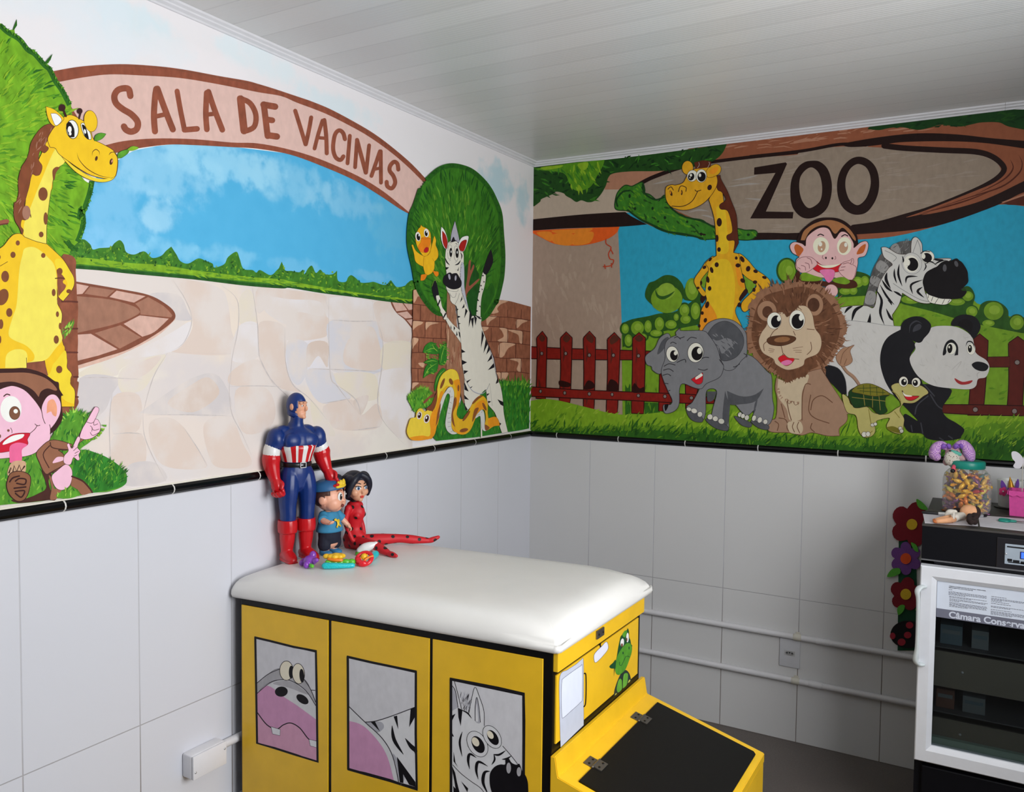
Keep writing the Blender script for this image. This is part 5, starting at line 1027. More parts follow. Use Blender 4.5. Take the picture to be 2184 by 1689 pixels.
m.poly('el', "1450 385* 1500 322 1600 290 1700 312 1780 390 1792 482 1790 570 1752 612 1690 682 1620 682 1590 602", edge='eln', ew=4); m.poly('ed', "1482 420* 1540 342 1620 310 1700 340 1762 420 1762 512 1702 592 1600 612 1572 500", edge='eln', ew=3)
m.poly('el', "1490 430 1560 460 1640 440 1700 480 1640 530 1600 560 1570 500"); m.strokes(['el', 'ed'], 30, "1510 420 1640 400 1720 460 1620 570", lambda x, y: 50, 12, 2.4, 90, .3)
m.poly('el', "1168 472 1200 440 1250 420* 1245 395 1280 362* 1285 385 1450 385 1500 422 1560 512 1590 612 1612 662 1582 742 1480 792 1440 832 1380 822 1300 792 1270 832 1266 952 1230 1006 1160 1022 1148 962 1202 958 1216 920 1180 842 1140 742 1133 682 1160 602 1158 522", edge='eln', ew=4)
m.lines('eln', "1230 440 1255 430 1280 450; 1250 425 1275 440 1310 430; 1200 482 1220 472 1248 485; 1330 462 1360 435 1405 442; 1150 660 1190 640 1240 650; 1145 690 1190 680 1225 700; 1140 730 1180 720 1205 735; 1150 790 1185 795; 1185 850 1200 845; 1250 630 1310 605 1320 630; 1415 680 1460 690 1490 680; 1440 600 1470 590 1500 592; 1580 605 1612 650; 1770 560 1795 575 1790 590; 1690 660 1700 665 1740 640", 6)
m.ell('cw', 1216, 565, 46, 60, -8, 'eln', 4); m.ell('bk', 1228, 575, 30, 40, -8); m.ell('cw', 1240, 558, 13, 16); m.ell('cw', 1396, 553, 60, 75, 5, 'eln', 4); m.ell('bk', 1408, 560, 44, 54, 5); m.ell('cw', 1426, 540, 18, 24)
m.poly('red', "1362 762* 1452 708* 1448 780 1410 798", edge='eln', ew=3); m.poly('cw', "1395 745* 1440 712* 1450 732 1400 762"); m.poly('bk', "1155 960 1185 955 1175 990 1160 1005")
for s in ("1325 988 1352 990 1400 1022 1450 1062 1442 1092 1380 1082 1340 1042", "1478 1068 1560 1088 1642 1122 1640 1158 1560 1142 1500 1102", "1698 1048 1760 1070 1828 1102 1816 1132 1750 1112", "1828 1082 1900 1095 1962 1122 1956 1150 1900 1142 1850 1112"): m.poly('ed', s, edge='eln', ew=3)
for x, y, a, b in ((1345, 992, 18, 14), (1385, 1005, 23, 18), (1430, 1032, 18, 20), (1508, 1052, 20, 20), (1550, 1066, 20, 19), (1596, 1086, 23, 20), (1740, 1034, 14, 18), (1764, 1045, 15, 17), (1794, 1058, 16, 20), (1850, 1062, 15, 22), (1894, 1076, 17, 22), (1938, 1090, 16, 18)): m.ell('ew', x, y, a, b, 20, 'eln', 3)
# --- turtle
m.f('I')
m.poly('tn', "715 882 760 905 790 962 900 972 960 1022 1060 1032 1130 990 1172 950 1100 832 1112 800 1160 790 1240 800 1330 812 1382 862 1342 892 1272 942 1190 942* 1160 1000 1192 1060 1192 1100 1172 1180 1090 1162 1060 1122 1082 1060 985 1080 980 1100 962 1100 970 1162 940 1202 880 1207 842 1152 822 1042 750 1012", edge='ol', ew=3)
m.poly('ts', "765 862 850 812 960 805 1080 870 1050 902 1048 962 1062 1010 1000 1032 930 972 830 982 795 962", edge='ol', ew=3); m.poly('tt', "790 852 850 804 950 800 1082 872 1040 882 960 890 850 870", edge='ol', ew=3)
m.lines('ts', "830 830 1000 825; 850 850 1050 865; 880 805 880 870; 930 802 935 885; 980 815 985 885; 1030 840 1030 880", 4); m.lines('tnd', "880 880 890 965; 950 892 950 980; 1000 890 1010 1000; 790 900 1050 930", 5)
m.lines('tnd', "920 990 930 1060 940 1110; 1120 1010 1160 1060; 1100 850 1150 890 1170 940; 860 1180 910 1190 950 1160", 6); m.poly('tt', "1060 1135 1110 1125 1160 1150 1168 1178 1090 1162")
m.ell('cw', 1190, 778, 34, 38, 0, 'ol', 3); m.ell('bk', 1194, 782, 22, 26); m.ell('cw', 1200, 772, 8, 9); m.ell('cw', 1288, 785, 33, 36, 0, 'ol', 3); m.ell('bk', 1282, 788, 20, 24); m.ell('cw', 1278, 780, 7, 8)
m.poly('red', "1180 848* 1200 880 1240 890 1312 892* 1260 922 1212 912", edge='ol', ew=4); m.poly('cw', "1184 856 1205 878 1255 888 1245 895 1200 890")
for x, y, a, b in ((885, 1188, 18, 20), (915, 1185, 16, 18), (950, 1115, 14, 12), (972, 1108, 12, 12), (1165, 1142, 13, 14), (1175, 1162, 14, 14)): m.ell('ew', x, y, a, b, 0, 'ol', 3)
m.done('mural', wall_back, 'painted zoo scene with ZOO sign board above cartoon animals')
# ---------------------------------------------------------------- examination couch built as a yellow bus
cA = Vector((.040, -1.787, 0)); cB = Vector((.998, -1.706, 0)); cC = Vector((1.003, -1.150, 0))
es = (cB-cA); CL = es.length; es.normalize(); et = (cC-cB); CD = et.length; et.normalize()
CM = Matrix(((es.x, et.x, 0, 0), (es.y, et.y, 0, 0), (0, 0, 1, 0), (0, 0, 0, 1)))      # couch frame -> thing frame
couch = empty('examination_couch', cA, 0, 'examination couch built as a yellow toy bus with white padded top', 'examination couch')
yel = mat('yellow_gloss_paint', (240, 191, 38), .3, 1.0, .05, 14)
blk = mat('black_gloss_paint', (10, 10, 10), .3, spec=.25)
lidm = mat('black_lid_laminate', (14, 13, 13), .45, bump=.1, bscale=500, spec=.25)
vinyl = mat('white_vinyl', (232, 230, 226), .34, 1, .03, 6, bump=.08, bscale=700)
steel = mat('dull_steel', (120, 116, 112), .4, metal=.8)
ZBX = .851
nf = Vector((es.y, -es.x, 0)).normalized()        # outward from the long side
ne = Vector((et.y, -et.x, 0)).normalized()        # outward from the end
def s_at(px, py): return (on_plane(px, py, nf, nf.dot(cA)) - cA).dot(es)
def cbox(bm, lo, hi, mi=0, bev=0): return add_box(bm, lo, hi, mi, bev, 2, CM)
bm = bmesh.new(); cbox(bm, (0, 0, .0), (CL, CD, ZBX), 0, .003)

finish('cabinet', bm, blk, couch)
edges = [(s_at(517, 1284)+.0, s_at(701.5, 1316)), (s_at(708.5, 1317), s_at(917.5, 1352)), (s_at(924.5, 1354), s_at(1159.5, 1397))]
ztop = ZBX-.018
WC = dict(fr=(30, 28, 32), bg=(214, 213, 217, .05), hg=(176, 174, 178, .1), hl=(214, 214, 216, .05), p1=(208, 152, 188, .05), p2=(214, 160, 186, .05), cr=(236, 228, 206, .03), bk=(22, 20, 24), ln=(62, 58, 64), wh=(226, 226, 230, .03), zb=(222, 222, 224, .04), sh=(178, 178, 186, .08))
kf = nf.dot(cA) + .0035
names = ('panel', 'panel', 'panel'); lab = ('yellow panel with painted hippo window', 'yellow panel with painted pink and striped animal backs', 'yellow panel with painted zebra window')
for i, (a, b2) in enumerate(edges):
    bm = bmesh.new(); cbox(bm, (a, -.0035, .08), (b2, 0, ztop), 0, .0008)
    pn = Paint(nf, kf, WC, 1.0, .0002, .00001, .35, 'window'); pn.mats = [yel]; pn.bm.free(); pn.bm = bmesh.new()
    if i == 0:
        pn.f('P')
        pn.poly('fr', "196 648* 300 672 460 712 613 741* 612 1000 625 1494* 480 1450 330 1402 209 1366* 205 1000", False)
        pn.poly('bg', "207 664* 600 756* 612 1478* 219 1358*", False)
        pn.poly('hg', "212 962* 290 900 372 866 520 930 570 1000 606 1088* 606 1118* 540 1012 440 950 340 940 260 980 214 1032*", edge='ln', ew=2)
        pn.poly('hl', "214 1030* 300 960 380 938 450 950 540 1012 606 1114* 608 1206* 480 1112 400 1060 290 975"); pn.poly('hg', "320 965 380 945 450 955 530 1010 560 1040 500 1020 420 990")
        pn.poly('p1', "214 1032* 285 978 400 1058 480 1110 608 1204* 611 1348* 560 1336 500 1262 440 1228 390 1240 340 1266 280 1240 216 1160*")
        pn.poly('p2', "217 1160* 280 1240 340 1266 390 1240 440 1228 500 1262 560 1336 611 1349* 612 1478* 219 1358*")
        pn.line('fr', "217 1160 280 1240 345 1268 390 1240 440 1228 500 1262 560 1336 611 1349", 7)
        pn.lines('ln', "212 962 290 900 368 866; 214 1030 300 960 380 938 450 950 540 1012 606 1112; 520 925 570 1000 606 1090; 575 1008 603 1010", 5)
        pn.ell('bk', 376, 1018, 43, 34, -5); pn.ell('bk', 517, 1069, 46, 26, 35)
        pn.ell('cr', 410, 878, 43, 63, 0, 'bk', 4); pn.ell('bk', 442, 888, 16, 43); pn.ell('cr', 490, 898, 39, 66, -5, 'bk', 4); pn.ell('bk', 513, 912, 16, 46, -4)
        pn.poly('wh', "308 1254* 368 1272* 366 1311* 318 1299*", False, 'ln', 3); pn.poly('wh', "562 1338* 612 1350* 612 1391* 570 1379*", False, 'ln', 3)
    elif i == 1:
        pn.f('P')
        pn.poly('fr', "814 776* 980 815 1140 848 1281 877* 1278 1300 1287 1681* 1100 1622 940 1578 818 1543*", False)
        pn.poly('bg', "826 795* 1268 893* 1274 1655* 828 1528*", False)
        pn.poly('zb', "935 1222* 1000 1216 1100 1186 1270 1122* 1274 1655* 1160 1622* 1120 1450 1050 1330"); pn.poly('sh', "940 1225 1040 1220 1060 1260 1010 1290"); pn.poly('sh', "1120 1430 1200 1560 1180 1640 1160 1600")
        pn.poly('hl', "826 1116* 880 1160 935 1222 1000 1282 1090 1392 1140 1500 1158 1622* 1128 1612* 1095 1480 1020 1340 920 1240 826 1212*")
        pn.poly('p1', "826 1213* 920 1245 1020 1345 1085 1455 1128 1612* 828 1528*")
        pn.lines('ln', "826 1116 935 1222 1050 1330 1120 1450 1160 1622; 935 1222 1000 1216 1100 1186 1270 1122", 6)
        for s in ("1240 1132* 1272 1120* 1272 1182* 1230 1256*", "1126 1184* 1150 1178* 1158 1272*", "972 1220* 1000 1214* 1036 1286*", "1148 1452* 1272 1622* 1274 1655* 1230 1640* 1190 1570* 1192 1630* 1168 1624*"): pn.poly('bk', s, False)
        pn.line('bk', "1116 1245 1130 1340 1192 1438", 24, True, True); pn.line('bk', "1204 1330 1240 1380 1272 1412 1272 1440", 30, True, True)
    else:
        pn.f('S')
        pn.poly('fr', "126 96* 480 162 800 224 1169 309* 1178 700 1172 1400 1176 2030* 124 1770* 126 800", False)
        pn.poly('bg', "156 143* 1134 350* 1142 2000* 162 1742*", False)
        pn.poly('zb', "158 560 240 520 390 600 420 440 475 232 540 370 600 560 605 770 850 950 870 1060 1130 1400* 1140 1990* 164 1740*")
        pn.poly('sh', "160 215* 205 290 240 515* 160 560*"); pn.strokes(['sh', 'ln', 'sh'], 60, "265 380 400 410 390 590 300 545", lambda x, y: -75, 14, 1.2, 93, .2)
        pn.poly('sh', "480 700 480 520 500 375 530 500 552 720"); pn.poly('zb', "486 690 490 540 500 460 512 560 520 700")
        pn.lines('fr', "390 600 420 440 475 232 540 370 600 560 605 770; 480 700 478 520 500 372 530 500 552 722; 160 212 205 290 240 515; 190 150 240 330 290 540; 165 1310 280 1430 420 1540 560 1640 640 1760; 862 1050 985 1190 1070 1300", 8)
        for s in ("238 518* 302 548* 278 772* 246 650*", "158 625* 206 600* 160 692*", "160 870* 185 920* 160 915*", "180 1128* 205 1280* 240 1345* 178 1262*", "158 1330* 200 1420* 228 1560* 268 1720* 180 1720*", "284 1540* 382 1640* 370 1692*"): pn.poly('bk', s, False)
        pn.poly('zb', "170 1430* 205 1640* 170 1600*")
        for s, w in (("280 545 370 590 432 668", 20), ("300 850 264 1000 298 1195", 30), ("402 1372 382 1250 405 1162 495 1212", 40), ("522 1512 494 1380 525 1270 655 1332", 42), ("660 1720 590 1560 610 1420 685 1402", 46), ("732 1165 810 1172 905 1112", 30), ("708 1312 750 1240 738 1160", 26), ("850 1235 920 1225 985 1185", 26)): pn.line('bk', s, w, True, True)
        for (x, y, rx, ry, r) in ((510, 1022, 125, 190, -30), (715, 924, 105, 172, -32)):
            pn.ell('zb', x, y, rx, ry, r, 'fr', 7); pn.ell('bk', x+10, y+8, rx*.62, ry*.68, r); pn.ell('cr', x-25, y-30, rx*.36, ry*.36, r)
        pn.poly('bk', "680 1480 700 1400 760 1332 830 1306 895 1305 900 1240 940 1215 985 1280 1050 1310 1095 1300 1135 1400 1190 1480 1216 1600 1200 1780 1050 1850 860 1820 740 1740 690 1620"); pn.ell('hg', 945, 1356, 32, 76); pn.ell('hg', 1089, 1408, 32, 64)
    # the painted window belongs to the panel: one mesh
    inv = CM.inverted()
    pn.line('fr', ("202 657 300 680 460 720 607 749 612 1000 618 1486 480 1443 330 1395 214 1362 208 1000 202 657", "820 786 980 823 1140 856 1275 885 1274 1300 1281 1668 1100 1609 940 1565 823 1536 822 1100 820 786", "142 120 480 182 800 244 1150 330 1156 700 1152 1400 1159 2015 143 1756 142 800 142 120")[i], (14, 16, 36)[i], False)
    if i == 2: pn.poly('bk', "1120 1392* 1150 1430 1190 1480 1216 1600 1200 1780 1120 1800* 1100 1600")
    if False: pn.poly('bk', "900 1560 1000 1400 1128 1400 1190 1480 1216 1600 1200 1780 1050 1850 950 1800")
    tmp = bpy.data.meshes.new('t'); pn.bm.to_mesh(tmp); pn.bm.free()
    tmp.transform(Matrix.Translation(-cA)); pn.idx = {k: v for k, v in pn.idx.items()}
    bm.from_mesh(tmp); bpy.data.meshes.remove(tmp)
    ms = pn.mats
    o = finish('panel', bm, ms, couch); o['label'] = lab[i]
# end of the bus
bm = bmesh.new(); cbox(bm, (CL-.002, .006, .803), (CL+.012, CD+.001, ZBX), 0, .0015)
finish('end_board', bm, yel, couch)
bm = bmesh.new(); cbox(bm, (CL-.002, .016, .625), (CL+.004, CD-.022, .791), 0, .001)
EC = dict(door=(196, 202, 218, .03), win=(222, 228, 244, .02), ln=(72, 76, 104), bk=(26, 18, 14), mir=(228, 228, 242, .02), td=(30, 78, 46, .2), tg=(84, 150, 46, .2), tb=(44, 58, 52, .1), tl=(104, 168, 60, .2), wh=(240, 238, 234), br=(120, 72, 50), ye=(206, 200, 90))
pe = Paint(ne, ne.dot(cB)+.004, EC, 1.0, .0002, .00001, .35, 'end'); pe.mats = [yel]
pe.f('Q')
pe.poly('door', "645 872 700 825 760 785 795 755 810 762 812 1000 812 1216* 650 1372* 643 1100", edge='ln', ew=2)
pe.poly('win', "660 905 668 888 720 848 790 800 802 806 802 1020 785 1058 720 1118 672 1160 660 1150 656 1000", edge='ln', ew=2.5)
pe.line('bk', "816 852 828 858 830 960 826 1062 814 1086", 8); pe.line('bk', "934 622 930 640 932 662", 10)
pe.poly('mir', "886 730 900 700 940 660 972 628 985 650 980 685 930 745 895 772", edge='ln', ew=2.5)
pe.f('R')
pe.poly('tb', "246 1400* 258 1280 310 1120 370 990 430 930 478 925 530 990 560 1110*"); pe.poly('tl', "300 1230 330 1110 370 1075 395 1140 388 1262 330 1322 304 1295"); pe.poly('tl', "408 1200 412 1090 432 990 492 980 500 1050 478 1182 412 1246"); pe.poly('ye', "500 1150 525 1095 545 1100 530 1130"); pe.poly('ye', "265 1375 280 1340 300 1345"); pe.line('bk', "392 1060 400 1240", 8)
pe.poly('td', "268 900 285 760 300 680 325 520 350 400 368 320 398 280 440 215 478 200 498 162* 518 215 526 330 545 380 556 450 570 500 400 600"); pe.poly('td', "280 735 230 790 168 850 190 888 250 892 285 872"); pe.poly('td', "250 890* 268 890* 248 1035*")
pe.poly('tg', "398 285 440 218 475 208 482 250 440 332"); pe.poly('tg', "278 870 300 705 345 600 400 512 450 460 490 435 540 442 568 500 570 560 555 640 520 740 480 850 430 940 350 1000 300 992 276 940", edge='td', ew=3)
pe.ell('wh', 398, 425, 32, 74, 6, 'td', 4); pe.ell('wh', 493, 335, 24, 86, 2, 'td', 4); pe.ell('br', 392, 470, 18, 32); pe.ell('br', 480, 370, 12, 34)
pe.lines('td', "352 770 348 822 372 838 395 820 430 740 462 680 495 668 530 685", 10); pe.ell('td', 412, 612, 12, 26); pe.ell('td', 521, 522, 11, 30)
tmp = bpy.data.meshes.new('t'); pe.bm.to_mesh(tmp); pe.bm.free(); tmp.transform(Matrix.Translation(-cA)); bm.from_mesh(tmp); bpy.data.meshes.remove(tmp)
o = finish('end_panel', bm, pe.mats, couch); o['label'] = 'yellow end panel painted with a bus door, mirror and green turtle'
# latch plate on the end board
lp = on_plane(1280.5, 1350, ne, ne.dot(cB)+.015) - cA
bm = bmesh.new(); ls, lt = lp.dot(es), lp.y - (es*lp.dot(es)).y
lt = (CM.inverted() @ lp).y
cbox(bm, (CL+.012, lt-.022, lp.z-.011), (CL+.017, lt+.022, lp.z+.011), 0, .001)
for d in (-.013, .013): add_ball(bm, CM @ Vector((CL+.017, lt+d, lp.z)), .003, 1, u=8, v=6)
finish('latch', bm, [steel, blk], couch)
# hood
def hs(px, py): return None
S0, Z0, S1, Z1 = CL+.020, .556, CL+.358, .449
bm = bmesh.new()
pr = [(CL, 0), (S1-.002, 0), (S1-.002, Z1-.022), (S1, Z1-.022), (S1, Z1), (S0, Z0), (CL+.012, .604), (CL, .604)]
T0h, T1h = -.004, CD+.016
vs = add_prism(bm, [CM @ Vector((p[0], T0h, p[1])) for p in pr], et*(T1h-T0h))
bmesh.ops.recalc_face_normals(bm, faces=bm.faces)
bmesh.ops.bevel(bm, geom=list(bm.edges), offset=.0018, segments=2, affect='EDGES')
finish('hood', bm, yel, couch)
sl = Vector((S1-S0, 0, Z1-Z0)).normalized(); nl_ = Vector((-sl.z, 0, sl.x))
def onhood(px, py):
    nw = (es*nl_.x + Vector((0, 0, nl_.z))).normalized()
    # plane through the hood top
    p0 = cA + CM @ Vector((S0, 0, Z0)); dw = (cA + CM @ Vector((S1, 0, Z1)) - p0); n = dw.cross(et).normalized()
    w = on_plane(px, py, n, n.dot(p0)) - cA
    return CM.inverted() @ w
h1 = onhood(1397.5, 1495); h2 = onhood(1226, 1687)
sh = (h1.x+h2.x)/2
def hp(s, t, up=0.0):
    f = (s-S0)/(S1-S0); return CM @ (Vector((s, t, Z0+(Z1-Z0)*f)) + nl_*up)
bm = bmesh.new()
tl0, tl1 = h2.y if h2.y > .0 else .02, h1.y
tl0 = .022; tl1 = CD-.012; se = S1-.016
lo = [hp(sh, tl0, -.004), hp(sh, tl1, -.004), hp(se-.008, tl1, -.004), hp(se, tl1-.010, -.004), hp(se, tl0+.01, -.004), hp(se-.008, tl0, -.004)]
add_prism(bm, lo, (CM @ nl_)*.0085); bmesh.ops.recalc_face_normals(bm, faces=bm.faces)
o = finish('hood_lid', bm, lidm, couch); o['label'] = 'black hood lid'
for (px, py) in ((1277, 1635), (1366, 1533)):
    q = onhood(px, py)
    bm = bmesh.new()
    for (a, b2) in ((-.024, -.002), (.002, .022)):
        base = [hp(sh+a, q.y-.02, .0005 if a < 0 else .0045), hp(sh+b2, q.y-.02, .0005 if a < 0 else .0045), hp(sh+b2, q.y+.02, .0005 if a < 0 else .0045), hp(sh+a, q.y+.02, .0005 if a < 0 else .0045)]
        add_prism(bm, base, (CM @ nl_)*.002)
        for d in (-.011, .011): add_ball(bm, hp(sh+(a+b2)/2, q.y+d, .003 if a < 0 else .007), (.0035, .0035, .0015), 1, u=8, v=6)
    add_tube(bm, [hp(sh, q.y-.021, .0045), hp(sh, q.y+.021, .0045)], .0032, 10, 0, 1)
    bmesh.ops.recalc_face_normals(bm, faces=bm.faces)
    finish('hinge', bm, [steel, blk], couch)
# bumper and headlights of the nose (below the frame)
bm = bmesh.new(); cbox(bm, (S1-.003, -.01, .06), (S1+.02, CD+.02, .14), 0, .008); finish('bumper', bm, blk, couch)
# cushion
bm = bmesh.new()
s0c, s1c, t0c, t1c = -.033, CL+.024, -.012, CD+.045
rings = []
def rr(d, z, r0, n=7):
    out = []; r = max(.004, r0-d*.6)
    for (cx, cy, a0) in ((s1c-d-r, t1c-d-r, 0), (s0c+d+r, t1c-d-r, 90), (s0c+d+r, t0c+d+r, 180), (s1c-d-r, t0c+d+r, 270)):
        for k in range(n+1):
            a = math.radians(a0+90*k/n)
            out.append(Vector((cx+r*math.cos(a), cy+r*math.sin(a), z)))
    # subdivide the straight sides
    res = []; N = len(out)
    for i in range(N):
        p, q = out[i], out[(i+1) % N]; res.append(p)
        if (i+1) % (n+1) == 0:
            m_ = 14 if (i//(n+1)) % 2 == 0 else 9
            for k in range(1, m_): res.append(p.lerp(q, k/m_))
    return res
prof = [(.02, ZBX+.001), (.008, ZBX+.0005), (.002, ZBX+.003), (0, ZBX+.010), (.001, ZBX+.022), (.004, ZBX+.033), (.010, ZBX+.043), (.018, ZBX+.054), (.030, ZBX+.063), (.048, ZBX+.070), (.09, ZBX+.0735), (.14, ZBX+.0745), (.20, ZBX+.0755), (.262, ZBX+.076)]
for d, z in prof:
    R_ = rr(d, z, .016)
    ring = []
    for p in R_:
        # gathered vinyl pleats near the corners
        ds = min(abs(p.x-s0c), abs(p.x-s1c)); dt = min(abs(p.y-t0c), abs(p.y-t1c))
        w_ = math.exp(-((ds/.07)**2+(dt/.07)**2))
        amp = .0026*w_*(1 if .004 <= d <= .055 else .3)
        ph = math.atan2(dt+.01, ds+.01)*22
        q = Vector((p.x, p.y, p.z + amp*math.sin(ph) - ((.020 if p.x > .5 else .005)*math.exp(-((ds/.10)**2+(dt/.10)**2)) if z > ZBX+.03 else 0)))
        ring.append(bm.verts.new(CM @ q))
    rings.append(ring)
for a, b2 in zip(rings[:-1], rings[1:]):
    N = len(a)
    for i in range(N): bm.faces.new((a[i], a[(i+1) % N], b2[(i+1) % N], b2[i]))
bm.faces.new(rings[-1]); bm.faces.new(rings[0][::-1])
bmesh.ops.recalc_face_normals(bm, faces=bm.faces)
o = finish('cushion', bm, vinyl, couch, True); o['label'] = 'white vinyl padded top'
ZTOP = ZBX+.076
# ---------------------------------------------------------------- toys standing on the couch
from mathutils.bvhtree import BVHTree
def zp(px, py, z): return on_plane(px, py, (0, 0, 1), z)
tblue = mat('toy_blue_plastic', (15, 46, 112), .35, 1, .06, 60, bump=.15, bscale=900)
tred = mat('toy_red_plastic', (196, 22, 30), .3, 1, .04, 40)
twhite = mat('toy_white_plastic', (226, 226, 224), .35)
tskin = mat('toy_skin_plastic', (222, 160, 128), .45)
tblack = mat('toy_black_plastic', (18, 18, 22), .35)
tsilver = mat('toy_silver_paint', (190, 192, 196), .35, metal=.5)
tbrown = mat('toy_brown_paint', (66, 40, 30), .5)
def hand(bm, wrist, palm, fwd, side, r, curl, mi=0):
    """palm with four curled fingers and a thumb; fwd: finger direction, side: thumb side"""
    wrist, palm, fwd, side = Vector(wrist), Vector(palm), Vector(fwd).normalized(), Vector(side).normalized()
    nrm = fwd.cross(side).normalized()
    add_tube(bm, [wrist, wrist.lerp(palm, .6), palm], [r*1.05, r*1.2, r*1.25], 10, mi, 3)
    for k, ln in enumerate((.92, 1.0, .95, .78)):
        b = palm + side*(r*(.95-.62*k)) + fwd*r*.7
        p1 = b + fwd*r*ln; p2 = p1 + (fwd*(1-curl)+nrm*curl).normalized()*r*.9*ln; p3 = p2 + (nrm*curl*1.0 - fwd*curl*.8 + fwd*(1-curl)).normalized()*r*.7*ln
        add_tube(bm, [b, p1, p2, p3], [r*.42, r*.42, r*.38, r*.32], 8, mi, 2)
    t0 = wrist.lerp(palm, .45) + side*r*.9
    add_tube(bm, [t0, t0 + side*r*.6 + fwd*r*.5 + nrm*r*.4, t0 + side*r*.3 + fwd*r*1.3 + nrm*r*.8], [r*.5, r*.42, r*.34], 8, mi, 3)
# ---- tall action figure: blue suit, red gloves and boots, plain
fz = .9215
fp = zp(633, 1193, fz)
fig = empty('action_figure', fp, math.radians(72), 'tall blue action figure with red gloves and boots, white midriff with red stripes', 'action figure')
fig.scale = (.85, .95, 1.0)
bm = bmesh.new()
add_tube(bm, [(0, 0, .243), (0, 0, .268), (0, 0, .300), (0, -.002, .335), (0, -.003, .365), (0, .002, .388), (0, .004, .404)], [(.050, .036), (.056, .040), (.050, .037), (.060, .045), (.070, .047), (.060, .038), (.030, .028)], 24, 0, 4, ref=(0, -1, 0))
add_tube(bm, [(0, .004, .395), (0, .0, .418), (0, -.003, .44)], [.030, .023, .022], 16, 0, 3)
for s in (-1, 1):
    add_ball(bm, (s*.030, -.030, .366), (.036, .022, .026)); add_ball(bm, (s*.045, .012, .392), (.032, .024, .020))
    add_ball(bm, (s*.080, 0, .372), (.031, .033, .034))
    add_tube(bm, [(s*.030, 0, .258), (s*.035, -.004, .22), (s*.037, -.003, .175), (s*.036, -.004, .145), (s*.036, 0, .11)], [(.034, .038), (.035, .038), (.030, .032), (.027, .029), (.026, .028)], 16, 0, 4)
add_tube(bm, [(-.082, 0, .370), (-.091, .002, .345), (-.095, .002, .318)], [.030, .027, .024], 14, 0, 3)
add_tube(bm, [(.082, 0, .370), (.091, .002, .348), (.098, .002, .325)], [.030, .027, .024], 14, 0, 3)
fuse('body', bm, tblue, fig, .0026, 5)
bm = bmesh.new()      # white midriff with red stripes
vs = add_lathe(bm, [(.0505, .303), (.0535, .312), (.0580, .325), (.0640, .338), (.0690, .350), (.062, .354)], 48, 0, None, 1.0, .92)
for f in bm.faces:
    c = f.calc_center_median(); a = math.degrees(math.atan2(c.y/.92, c.x)) % 360
    if any(abs((a-q+180) % 360-180) < 6.5 for q in (196, 232, 256, 284, 308, 344)) and f.calc_area() > 0: f.material_index = 1
o = finish('midriff', bm, [twhite, tred], fig, True); o['label'] = 'white midriff band with red stripes'
bm = bmesh.new()
vs = add_lathe(bm, [(.0512, .287), (.0535, .288), (.0535, .300), (.0512, .301)], 40, 0, None, 1.0, .78)
o = finish('belt', bm, tblack, fig)
bm = bmesh.new()
for (a, b2) in (((-.012, .285), (.012, .288)), ((-.012, .300), (.012, .303)), ((-.012, .285), (-.009, .303)), ((.009, .285), (.012, .303))): add_box(bm, (a[0], -.0455, a[1]), (b2[0], -.0415, b2[1]), 0, .0008)
add_box(bm, (-.009, -.0455, .293), (-.001, -.043, .296)); finish('buckle', bm, tsilver, o)
for s, pts, rr_ in ((-1, [(-.0915, .002, .347), (-.0945, .002, .332), (-.0955, .001, .312)], (.0275, .029, .0265)), (1, [(.0915, .002, .349), (.0955, .002, .337), (.0995, .001, .320)], (.0275, .029, .0265))):
    bm = bmesh.new(); add_tube(bm, pts, [r for r in rr_], 18, 0, 4, cap=True); o = finish('sleeve', bm, twhite, fig, True); o['label'] = 'white lower sleeve'
bm = bmesh.new()
add_tube(bm, [(-.0958, .002, .316), (-.0962, .001, .300), (-.093, -.005, .275), (-.089, -.012, .253)], [.0315, .0290, .024, .018], 16, 0, 4)
hand(bm, (-.088, -.013, .253), (-.086, -.020, .234), (.15, -.35, -.92), (.55, -.8, .2), .0165, .95)
fuse('glove', bm, tred, fig, .0022, 4)
bm = bmesh.new()
add_tube(bm, [(.0998, .002, .325), (.103, .001, .308), (.108, -.008, .285), (.113, -.015, .268)], [.0315, .0285, .0235, .018], 16, 0, 4)
hand(bm, (.113, -.016, .268), (.119, -.024, .250), (.3, -.45, -.84), (.6, -.75, .25), .0165, .6)
fuse('glove', bm, tred, fig, .0022, 4)
for s in (-1, 1):
    bm = bmesh.new(); x = s*.036
    add_tube(bm, [(x, 0, .126), (x, 0, .108), (x, 0, .088)], [(.0325, .0335), (.034, .035), (.0325, .0335)], 20, 0, 3, cap=False)
    add_tube(bm, [(x, 0, .095), (x, .002, .065), (x, .004, .038), (x, .003, .022)], [.027, .0255, .021, .021], 16, 0, 4)
    add_tube(bm, [(x, .018, .016), (x+s*.002, -.008, .019), (x+s*.006, -.036, .014), (x+s*.008, -.052, .011)], [(.020, .0155), (.022, .018), (.021, .013), (.015, .010)], 16, 0, 4, ref=(0, 0, 1))
    add_tube(bm, [(x, .020, .004), (x+s*.003, -.012, .004), (x+s*.008, -.054, .004)], [(.021, .004), (.0235, .004), (.018, .004)], 16, 0, 3, ref=(0, 0, 1))
    fuse('boot', bm, tred, fig, .0022, 4)
hd = bpy.data.objects.new('head', None)
bm = bmesh.new()
add_ball(bm, (0, 0, .470), (.0275, .033, .036)); add_ball(bm, (0, -.012, .446), (.020, .021, .017)); add_tube(bm, [(0, -.032, .474), (0, -.0375, .463), (0, -.034, .458)], [.0035, .006, .005], 8, 0, 3)
